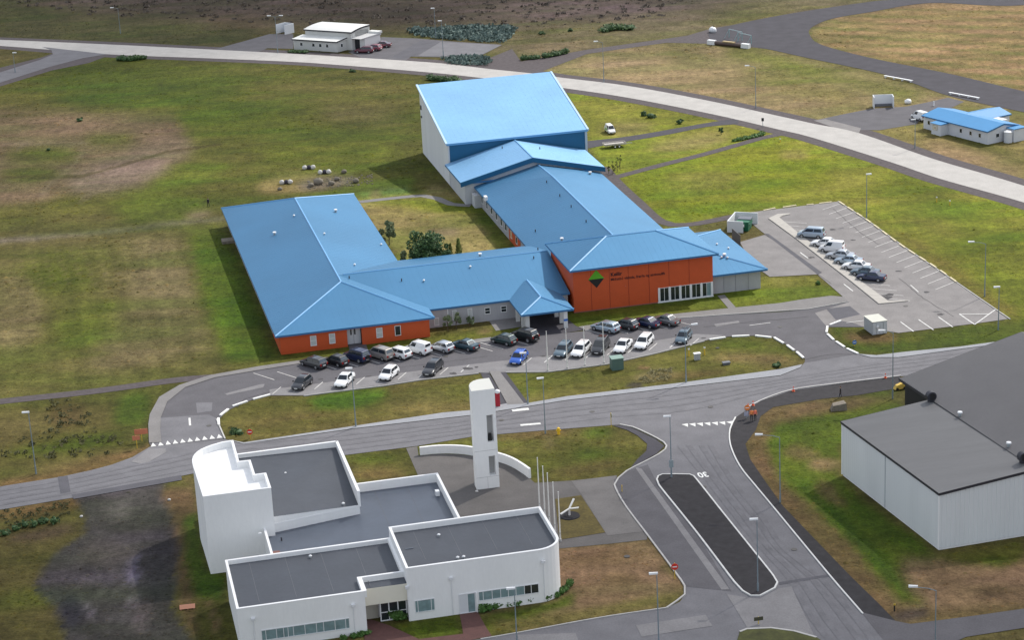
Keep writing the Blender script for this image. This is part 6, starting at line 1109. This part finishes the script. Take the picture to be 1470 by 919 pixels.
for x, y, l in ((243, 719, 'small white stone left of the tall church block'), (117, 743, 'white stone on the verge at the dark driveway mouth'), (684.5, 707, 'small white lamp stub at the foot of the bell tower')): o = boulder(x, y, .22, white_stone, rnd); tag(o, l, 'stone')
o = boulder(1303.5, 148.5, .8, lamp_white, rnd); o.name = 'white_boulder'; tag(o, 'rounded white block at the yard edge near the track', 'block'); o = boulder(1023, 46, 1.1, lamp_white, rnd); o.name = 'white_boulder'; tag(o, 'big white block at the track entrance', 'block')
q = g(1046, 66); lg = thing('timber_barrier', 'dark log barrier with white ends at the track entrance', 'barrier', (q.x, q.y, 0), R(-40)); MB().tube((-4, 0, .5), (4, 0, .5), .5, mat('dark_timber', (.09, .06, .05)), n=8).obj('log', lg); MB().box(-1.6, 1.8, -.4, .4, .9, 1.2, wood_m).obj('plank', lg)
for x in (-5.0, 5.0): MB().box(x-1.1, x+1.1, -.5, .5, 0, 1.1, lamp_white).obj('end_block', lg)
for b, rz, l in (((1069, 61), -58, 'right-hand teal goal frame on the dark track'), ((1056, 56), -58, 'left-hand teal goal frame on the dark track')):
    q = g(*b); t = thing('goal_frame', l, 'goal frame', (q.x, q.y, 0), R(rz), 'teal goal frames')
    for x in (-2.6, 2.6): MB().tube((x, 0, 0), (x, 0, 2.2), .08, teal_m, n=6).obj('goal_post', t); MB().tube((x, 0, 2.1), (x, -1.6, 0), .04, teal_m, n=5).obj('stay', t)
    MB().tube((-2.6, 0, 2.2), (2.6, 0, 2.2), .1, mat('crossbar_pale', (.50, .62, .62)), n=6).obj('crossbar', t)
for b, rz, l in (((1289.5, 114.5), -52, 'low white bench by the track, farther of two'), ((1384, 139), -52, 'low white bench by the track, nearer the blue-roofed house')):
    q = g(*b); t = thing('low_bench', l, 'bench', (q.x, q.y, 0), R(rz), 'white trackside benches'); MB().box(-4.2, 4.2, -.25, .25, .4, .5, lamp_white).obj('seat', t)
    for k in range(4): MB().box(-3.9+k*2.5, -3.6+k*2.5, -.2, .2, 0, .4, lamp_white).obj('leg', t)
# roadworks
def cone(x, y, l):
    q = g(x, y); t = thing('traffic_cone', l, 'traffic cone', (q.x, q.y, .05), 0, 'traffic cones'); MB().box(-.22, .22, -.22, .22, 0, .05, sign_orange).obj('foot', t); MB().tube((0, 0, .05), (0, 0, .75), .19, mat('cone_orange', (.80, .10, .03)), .04, 10).obj('cone', t); MB().tube((0, 0, .35), (0, 0, .5), .135, lamp_white, .105, 10).obj('white_band', t)
cone(1081, 583, 'orange cone on the kerb by the roadworks sign'); cone(1139, 562.5, 'orange cone on the kerb halfway along the curve'); cone(1271, 543.5, 'orange cone on the kerb nearest the dark warehouse wall'); cone(1074, 587, 'orange cone just left of the roadworks sign')
sign((1073, 600), 2.0, .95, .95, mat('works_orange', (.75, .22, .03)), 'orange roadworks sign on the gravel beside two workers', shape='octagon', face=-95, post=galv); sign((1071.5, 602), 1.1, .7, .6, mat('pale_board', (.42, .44, .55)), 'pale board at the foot of the roadworks sign', face=-95, post=galv)
q = g(1292, 559); yb_ = thing('yellow_digger_bucket', 'bright yellow machine part showing at the dark warehouse corner', 'machine', (q.x, q.y, 0), R(20)); ym = mat('machine_yellow', (.62, .42, .08)); yb_.scale = (.7, .7, .7); MB().hexa([(-1.4, -.5, .2), (1.2, -.5, .2), (1.2, .5, .2), (-1.4, .5, .2)], [(-.9, -.4, 1.0), (1.1, -.4, 1.5), (1.1, .4, 1.5), (-.9, .4, 1.0)], ym).obj('body', yb_)
MB().hexa([(.9, -.4, 1.2), (1.5, -.4, 1.2), (1.5, .4, 1.2), (.9, .4, 1.2)], [(1.1, -.3, 2.0), (1.6, -.3, 2.0), (1.6, .3, 2.0), (1.1, .3, 2.0)], ym).obj('arm', yb_)
for x in (-.9, .8): MB().tube((x, -.6, .3), (x, -.35, .3), .3, tyre_m, n=10).obj('wheel', yb_)

# ================================================================== PEOPLE
def person(base, face, label, jacket, trousers, vest=None, stride=.0, z=.03, hair=(.05, .03, .02)):
    p = g(*base); t = thing('person', label, 'person', (p.x, p.y, z), R(face)); H_ = 1.76
    V_, E_, RD = [], [], []
    def add(pts, root=None):
        prev = root
        for (x, y, zz, r_) in pts:
            V_.append((x, y, zz)); RD.append(r_)
            if prev is not None: E_.append((prev, len(V_)-1))
            prev = len(V_)-1
        return prev
    pelvis = add([(0, 0, .95, .135)]); waist = add([(0, 0, 1.10, .125)], pelvis); chest = add([(.01, 0, 1.33, .155)], waist); neck = add([(.0, 0, 1.50, .06)], chest); head = add([(.02, 0, 1.58, .075), (.02, 0, 1.68, .095), (.01, 0, 1.75, .07)], neck)
    for s_ in (-1, 1):
        f_ = stride*s_
        add([(f_*.05, s_*.10, .86, .095), (f_*.45+.03, s_*.11, .50, .065), (f_*.8, s_*.11, .10, .045), (f_*.8+.14, s_*.12, .04, .04)], pelvis)
        w_ = add([(0, s_*.20, 1.40, .065), (-f_*.25, s_*.25, 1.14, .047), (-f_*.4+.06, s_*.25, .92, .036), (-f_*.42+.08, s_*.25, .85, .034)], chest)
        for k, (dy, ln) in enumerate(((-.03, .07), (-.01, .085), (.01, .08), (.03, .065))): add([(-f_*.42+.09, s_*.25+dy, .85-ln*.5, .010), (-f_*.42+.11, s_*.25+dy, .85-ln, .008)], w_)
        add([(-f_*.42+.13, s_*.23, .82, .010)], w_)
    me = bpy.data.meshes.new('body'); me.from_pydata(V_, E_, []); o = bpy.data.objects.new('body', me); col.objects.link(o); sm = o.modifiers.new('s', 'SKIN')
    for i, r_ in enumerate(RD): me.skin_vertices[0].data[i].radius = (r_, r_)
    me.skin_vertices[0].data[0].use_root = True; o.modifiers.new('d', 'SUBSURF').levels = 1
    dg = bpy.context.evaluated_depsgraph_get(); dg.update(); m2 = bpy.data.meshes.new_from_object(o.evaluated_get(dg)); bpy.data.objects.remove(o); m2.name = 'body'
    m2.materials.clear()
    for m in (jacket, trousers, skin_m, black_m): m2.materials.append(m)
    for f in m2.polygons:
        c_ = f.center; f.use_smooth = True
        f.material_index = 3 if c_.z < .09 else (2 if (c_.z > 1.5 or (abs(c_.y) > .2 and c_.z < .9)) else (0 if (c_.z > .93 or abs(c_.y) > .2) else 1))
    b = bpy.data.objects.new('body', m2); col.objects.link(b); b.parent = t
    MB().blob((-.01, 0, 1.72), .11, .105, .09, mat('hair', hair, rough=.8), 10, 6).obj('hair', t, smooth=True)
    for s_ in (-1, 1): MB().blob((.105, s_*.035, 1.68), .012, .014, .01, black_m, 5, 3).obj('eye', t)
    MB().blob((.125, 0, 1.655), .016, .012, .02, skin_m, 5, 3).obj('nose', t); MB().blob((.108, 0, 1.615), .01, .025, .006, mat('lips', (.35, .12, .10)), 5, 3).obj('mouth', t)
    if vest: MB().tube((0, 0, 1.0), (0, 0, 1.42), .185, vest, .175, 12).obj('safety_vest', t)
    return t
wj = mat('worker_orange', (.80, .26, .08), rough=.7); blue_cl = mat('dark_blue_cloth', (.015, .02, .045), rough=.9)
person((1079, 604.5), -100, 'worker in an orange vest with folded stance, left of two by the roadworks sign', wj, dark_cloth, wj); person((1084, 604), -80, 'worker in an orange vest, right of two by the roadworks sign', wj, dark_cloth, mat('worker_coral', (.85, .22, .16)))
person((1206.5, 571.5), 160, 'dark-clothed walker in mid-stride on the gravel by the warehouse', dark_cloth, blue_cl, None, .16); person((299.5, 297), 120, 'dark-clothed walker on the grass at the far corner of the blue roof', dark_cloth, dark_cloth, None, .2)


# ------------------------------------------------------------------ tufts of grass over every lawn and pasture
HARD += [[(p.x, p.y) for p in smooth_line(G(q), 2, True)] for q in (MED, IS2)]
_mb = lambda M_, P_: [tuple((M_@Vector((*q, 0)))[:2]) for q in P_]
HARD += [_mb(MS, [(0, 0), (23.6, 0), (23.6, 4), (47.6, 4), (47.6, 2.8), (71, 2.8), (71, 4), (79.6, 4), (79.6, 26.3), (71.5, 26.3), (71.5, 87), (73, 87), (73, 115.4), (44.8, 115.4), (44.8, 72), (47.1, 72), (47.1, 31), (23.6, 31), (23.6, 76), (0, 76)]), _mb(MC, [(0, 0), (7, 0), (7, -8), (1.5, -8), (1.5, -21.6), (16, -21.6), (16, -19), (21, -20.1), (39.4, -20.1), (39.4, -8), (30.3, -8), (30.3, 10.2), (19, 10.2), (19, 20.4), (5, 20.2), (-.3, 14)]), [Wp(0, 0, 0)[:2], Wp(40, 0, 0)[:2], Wp(40, 33, 0)[:2], Wp(12.6, 33, 0)[:2], Wp(12.6, VL, 0)[:2], Wp(0, VL, 0)[:2]]]
HARD[-1] = [(O_.x+x, O_.y+y) for x, y in HARD[-1]]
hard = np.zeros(XX.shape, bool)
for P_ in HARD:
    xs_ = [p[0] for p in P_]; ys_ = [p[1] for p in P_]; i0, i1 = [int(np.clip((v_-GX0)/GS, 0, nx)) for v_ in (min(xs_), max(xs_)+GS)]; j0, j1 = [int(np.clip((v_-GY0)/GS, 0, ny)) for v_ in (min(ys_), max(ys_)+GS)]
    if i1 <= i0 or j1 <= j0: continue
    sx_, sy_ = XX[j0:j1, i0:i1], YY[j0:j1, i0:i1]; m_ = np.zeros(sx_.shape, bool)
    for k in range(len(P_)):
        (x0, y0), (x1, y1) = P_[k], P_[(k+1) % len(P_)]
        if y0 == y1: continue
        m_ ^= ((sy_ >= min(y0, y1)) & (sy_ < max(y0, y1))) & (sx_ < x0+(sy_-y0)*(x1-x0)/(y1-y0))
    hard[j0:j1, i0:i1] |= m_
hp = np.pad(hard, 1, mode='edge'); hard = hp[1:-1, 1:-1] | hp[:-2, 1:-1] | hp[2:, 1:-1] | hp[1:-1, :-2] | hp[1:-1, 2:]
def tufts(name, n, rad, hgt, patch, seed, dark=(.55, 1.25), ymax=700):
    r_ = np.random.default_rng(seed); x = r_.uniform(-165, 165, n); y = 200+(ymax-200)*r_.random(n)**1.25
    lim = (y+30)*.29; ok = np.abs(x) < lim
    i = ((x-GX0)/GS).round().astype(int); j = ((y-GY0)/GS).round().astype(int); ok &= ~hard[np.clip(j, 0, ny-1), np.clip(i, 0, nx-1)]
    den = fbm(x, y, 14, seed+5, 3); den2 = fbm(x, y, 3, seed+9, 2); ok &= (den*.6+den2*.4) > patch+r_.random(n)*.12
    x, y, i, j = x[ok], y[ok], i[ok], j[ok]; n = len(x); r0 = r_.uniform(*rad, n); h0 = r_.uniform(*hgt, n); a0 = r_.uniform(0, 6.28, n)
    K = 5; V_ = np.zeros((n, K+1, 3), np.float32)
    for k in range(K): rr = r0*r_.uniform(.6, 1.3, n); V_[:, k, 0] = x+rr*np.cos(a0+k*2*math.pi/K); V_[:, k, 1] = y+rr*np.sin(a0+k*2*math.pi/K)*.8; V_[:, k, 2] = .004
    V_[:, K, 0] = x+r_.normal(0, .1, n)*r0; V_[:, K, 1] = y; V_[:, K, 2] = h0
    me = bpy.data.meshes.new(name); me.vertices.add(n*(K+1)); me.vertices.foreach_set('co', V_.ravel()); base = (np.arange(n)*(K+1))[:, None, None]
    F_ = np.array([[k, (k+1) % K, K] for k in range(K)])[None]+base; F_ = F_.reshape(-1, 3); me.loops.add(F_.size); me.loops.foreach_set('vertex_index', F_.ravel().astype(np.int32)); me.polygons.add(len(F_)); me.polygons.foreach_set('loop_start', (np.arange(len(F_))*3).astype(np.int32)); me.polygons.foreach_set('use_smooth', np.ones(len(F_), bool)); me.update(calc_edges=True)
    c_ = C4[j, i]*r_.uniform(dark[0], dark[1], n)[:, None]*np.stack([r_.uniform(.9, 1.12, n), np.ones(n), r_.uniform(.8, 1.1, n)], -1)
    c_ = np.repeat(np.concatenate([c_, np.ones((n, 1))], -1)[:, None, :], K+1, 1).astype(np.float32); ca_ = me.color_attributes.new('soil', 'FLOAT_COLOR', 'POINT'); ca_.data.foreach_set('color', c_.ravel()); me.materials.append(gm.materials[0])
    o = bpy.data.objects.new(name, me); col.objects.link(o); o['kind'] = 'stuff'
tufts('grass_tufts', 230000, (.10, .30), (.04, .12), .44, 101, (.78, 1.22)); tufts('long_grass', 42000, (.22, .6), (.10, .28), .56, 202, (.7, 1.3))

# ================================================================== TREES, SHRUBS, HEDGES
def leaves(mb, c_, rx, ry, rz, n, size, m, rnd, lo=-.9):
    for _ in range(n):
        while True:
            x, y, z = rnd.uniform(-1, 1), rnd.uniform(-1, 1), rnd.uniform(lo, 1)
            d = x*x+y*y+z*z
            if .30 < d < 1 or (d < .3 and rnd.random() < .25): break
        p = Vector((c_[0]+x*rx, c_[1]+y*ry, c_[2]+z*rz)); a = Vector((rnd.gauss(0, 1), rnd.gauss(0, 1), rnd.gauss(0, 1))).normalized(); b = a.orthogonal().normalized(); s_ = size*rnd.uniform(.5, 1.3)
        mb.poly([p-a*s_-b*s_*.5, p+a*s_-b*s_*.5, p+a*s_*.8+b*s_*.6, p-a*s_*.8+b*s_*.6], leaf_tip if (m in (leaf_dark, leaf_hedge) and rnd.random() < (.30 if size > .165 else .12)) else m)
def tree(base, h_, r_, m, label, cat='tree', name='tree', n=900, clumps=9, seed=1, size=.16, conifer=False, group=None, z0=.25, loc=None):
    q = loc or g(*base); t = thing(name, label, cat, (q.x, q.y, 0), 0, group); rnd = random.Random(seed)
    tk = MB(); tk.tube((0, 0, 0), (0, 0, h_*.5), max(.05, h_*.022), bark, max(.03, h_*.012), 7, False)
    if conifer: tk.tube((0, 0, h_*.5), (0, 0, h_*.96), h_*.012, bark, .01, 5)
    cr = MB()
    if conifer:
        k = 0; L_ = 9
        for i in range(L_):
            z = h_*(.12+.86*i/L_); rr_ = r_*(1-i/L_)*rnd.uniform(.75, 1.15)+.1
            for a in range(6): an = a*math.pi/3+rnd.uniform(-.4, .4)+i; leaves(cr, (math.cos(an)*rr_*.55, math.sin(an)*rr_*.55, z), rr_*.5, rr_*.35, h_*.055, max(6, n//(L_*6)), size, m, rnd)
    else:
        for i in range(clumps):
            a = rnd.uniform(0, 6.28); zz_ = rnd.uniform(.10, .90); rr_ = r_*math.sqrt(rnd.random())*(.9-.6*max(0, zz_-.5)); z = h_*(z0+(1-z0)*zz_); s_ = rnd.uniform(.20, .42)*r_
            x, y = rr_*math.cos(a), rr_*math.sin(a); tk.tube((0, 0, h_*rnd.uniform(.15, .4)), (x, y, z), h_*.010, bark, .012, 5, False)
            leaves(cr, (x, y, z), s_, s_, s_*min(1.1, .8*h_/(2*r_)+.25), n//clumps, size, m, rnd)
    if h_ < 1.5: cr.blob((0, 0, h_*.45), r_*.62, r_*.62, h_*.42, m, 9, 5, .12, rnd)
    tk.obj('trunk', t); cr.obj('crown', t); return t
tree((615, 392), 6.8, 3.0, leaf_dark, 'large dark green tree, tallest in the courtyard', n=6500, clumps=42, seed=3, size=.18, z0=.05, loc=g(613, 388)); tree((636, 388), 4.8, 1.9, leaf_dark, 'dark green bushy tree on the right side of the large courtyard tree', n=2200, clumps=12, seed=4, size=.16, z0=.05)
tree((586, 387), 3.6, 1.3, leaf_grey, 'grey-green shrub in the courtyard corner left of the large tree', 'shrub', 'shrub', n=1200, clumps=9, seed=5, z0=.05, size=.14); tree((559, 352), 4.4, 1.9, leaf_grey, 'thin grey-green tree behind the wing roof in the courtyard', n=1500, clumps=11, seed=6, z0=.1, size=.14)
tree((660, 384), 5.6, 1.2, leaf_olive, 'olive conifer in the courtyard, tallest of the thin ones', n=1300, conifer=True, seed=7, size=.13); tree((648, 384), 4.6, .8, leaf_olive, 'slim conifer just left of the tallest olive conifer', n=800, conifer=True, seed=8, size=.12); tree((669, 381), 2.6, .9, leaf_olive, 'low olive bush at the right end of the courtyard trees', 'shrub', 'shrub', n=500, seed=9, z0=.05, size=.12); tree((598, 386), 1.6, .9, leaf_olive, 'small yellow-green bush at the foot of the large tree', 'shrub', 'shrub', n=400, seed=10, z0=.02, size=.11)
for i, (x, y, h_, r_, l) in enumerate(((643, 475, 3.0, .8, 'bare-looking young tree before the grey link wall, leftmost'), (655, 472, 3.2, .9, 'young tree before the grey link wall, second from left'), (674, 468, 2.4, .8, 'small shrub under the grey link wall, nearest the windows'))): tree((x, y), h_, r_, leaf_grey, l, n=420, clumps=8, seed=20+i, size=.11, z0=.2, group='young trees by the link wall')
for i, (x, y, l) in enumerate(((874, 249, 'leftmost thin sapling beside the mid wing'), (880, 250, 'second thin sapling beside the mid wing'), (886, 247, 'third thin sapling beside the mid wing'), (890, 243, 'rightmost thin sapling beside the mid wing'))): tree((x, y), 3.2, .45, leaf_olive, l, n=200, clumps=6, seed=30+i, size=.1, z0=.1, group='thin saplings beyond the school')
for i, (x, y, h_, r_, l) in enumerate(((924.5, 166, 1.3, 1.2, 'left one of two round bushes near the airport road'), (934, 168.5, 1.4, 1.7, 'right one of two round bushes near the airport road'), (976, 177.5, 1.3, 1.2, 'lone round bush near the lane end'), (1035.5, 192.5, 2.4, .8, 'small upright bush between the two lanes'), (115.5, 174, 1.1, 1.0, 'lone dark bush in the left pasture'), (506, 103, 1.0, 1.2, 'lone dark bush in the grass left of the hall'), (570, 890.5, 1.3, 1.15, 'round clipped bush beside the church entrance'), (1174.5, 408.5, .7, .6, 'tiny bush on the lawn by the low wing'), (341, 622, .8, 1.5, 'dark flat bush at the corner of the left lawn'), (1115.5, 527, .8, 1.2, 'dark low bush at the tip of the lawn island'), (70, 216, .9, .5, 'tiny dark bush beside the dirt tracks'), (819.5, 44.5, 1.1, 1.2, 'small dark bush on the far heath'), (777, 49, 1.0, 1.5, 'small bush beside the blue-green scrub'))):
    tree((x, y), h_*(1 if i == 6 else .75), r_*(1 if i == 6 else .75), leaf_hedge if i in (6, 7) else leaf_dark, l, 'bush', 'bush', n=500, clumps=9, seed=40+i, size=.12 if h_ < 2 else .13, z0=.02)
def hedge(name, pts, w_, h_, m, label, cat, n_per=70, seed=1, size=.13, stuff=False):
    L_ = smooth_line(G(pts), .8); rnd = random.Random(seed); mb = MB()
    for p in L_: 
        ww = w_*rnd.uniform(.75, 1.15); hh = h_*rnd.uniform(.7, 1.15); mb.blob((p.x, p.y, hh*.42), ww*.46, ww*.46, hh*.42, m, 7, 4, .15, rnd); leaves(mb, (p.x+rnd.uniform(-.2, .2), p.y+rnd.uniform(-.2, .2), hh*.5), ww*.6, ww*.6, hh*.55, n_per, size, m, rnd, -1)
    o = mb.obj(name)
    if stuff: o['kind'] = 'stuff'
    else: tag(o, label, cat)
    return o
hedge('hedge', [(693, 880), (720, 872), (745, 868), (772, 861.5)], 1.1, .9, leaf_hedge, 'long low green hedge under the church ribbon windows', 'hedge', 80, 1); hedge('hedge', [(783, 862), (800, 857), (812, 849), (817, 842)], 1.0, .8, leaf_hedge, 'short hedge curving round the church corner', 'hedge', 80, 2)
hedge('hedge', [(495, 919), (520, 913), (527, 911)], .9, .6, leaf_hedge, 'small hedge at the foot of the front church block', 'hedge', 60, 3)
hedge('shrub_row', [(170, 86.5), (190, 87), (208, 84.5)], 1.6, 1.4, leaf_dark, 'dark row of shrubs by the airport road, upper left', 'shrubs', 60, 4, .2); hedge('shrub_row', [(751, 86), (772, 84)], 1.6, 1.3, leaf_dark, 'shorter dark shrub row beside the cinder lane', 'shrubs', 60, 5, .2); hedge('shrub_row', [(782, 83), (800, 79.5), (812, 76.5)], 1.7, 1.5, leaf_dark, 'longer dark shrub row beside the cinder lane', 'shrubs', 60, 6, .2)
hedge('shrub_row', [(1054, 203), (1074, 199), (1094, 194)], 1.3, .8, leaf_hedge, 'low green planting along the lane below the airport road', 'shrubs', 50, 7, .15); hedge('shrub_row', [(617, 114), (640, 117), (658, 117)], 2.0, 1.4, leaf_dark, 'dark shrubs behind the sports hall roof edge', 'shrubs', 60, 8, .2); hedge('shrub_row', [(868, 45), (885, 42), (905, 42)], 3.0, 1.6, leaf_dark, 'dark green scrub clump on the far heath', 'shrubs', 70, 9, .25); hedge('shrub_row', [(418, 75), (438, 76)], 1.6, .8, leaf_dark, 'low dark planting in front of the bungalow', 'shrubs', 50, 10, .18)
for i, (a, l) in enumerate((([(22, 762), (36, 757)], 'dark leafy shrub patch, left of two by the rough lot'), ([(50, 756), (66, 750), (78, 752)], 'dark leafy shrub patch, right of two by the rough lot'), ([(-4, 771), (7, 769)], 'dark shrub at the left edge of the rough lot'))): hedge('shrub_patch', a, 1.1, .9, leaf_dark, l, 'shrubs', 60, 11+i, .13)
def scrub(name, poly, n, r0, r1, m, seed=1, hz=.5):
    rnd = random.Random(seed); P_ = G(poly); xs_ = [p.x for p in P_]; ys_ = [p.y for p in P_]; mb = MB(); k = 0; tries = 0
    def inside(x, y):
        c_ = False; j = len(P_)-1
        for i in range(len(P_)):
            if (P_[i].y > y) != (P_[j].y > y) and x < (P_[j].x-P_[i].x)*(y-P_[i].y)/(P_[j].y-P_[i].y)+P_[i].x: c_ = not c_
            j = i
        return c_
    while k < n and tries < n*30:
        tries += 1; x = rnd.uniform(min(xs_), max(xs_)); y = rnd.uniform(min(ys_), max(ys_))
        if inside(x, y): r_ = rnd.uniform(r0, r1); leaves(mb, (x, y, r_*hz), r_, r_, r_*hz, 14, r_*.34, m, rnd, -1); k += 1
    mb.obj(name, kind='stuff')
scrub('blue_green_scrub', [(584, 44), (640, 41), (700, 40), (742, 40), (735, 50), (722, 62), (660, 58), (600, 52)], 520, .6, 1.3, leaf_lupin, 1); scrub('blue_green_scrub', [(636, 84), (680, 82), (706, 86), (700, 94), (660, 93), (640, 90)], 160, .5, 1.1, leaf_lupin, 2)
scrub('rough_weeds', [(70, 575), (100, 570), (125, 590), (140, 620), (190, 640), (150, 655), (60, 660), (0, 665), (-20, 640), (60, 625)], 100, .25, .55, leaf_rough, 3); scrub('rough_weeds', [(0, 735), (100, 722), (110, 735), (60, 750), (0, 760)], 60, .2, .4, leaf_rough, 5)
scrub('heather_clumps', [(-20, -14), (300, -22), (800, -30), (1000, -30), (960, 25), (740, 42), (400, 34), (330, 31), (120, 22), (20, 6)], 700, .4, 1.1, mat('heather_leaf', (.10, .082, .066), rough=.95, noise=.3, nscale=.3), 6, .22)
scrub('lawn_island_weeds', [(915, 545), (935, 533), (965, 530), (960, 545), (930, 552)], 70, .2, .4, mat('dry_straw', (.24, .21, .10), rough=.9, noise=.2, nscale=2), 8)
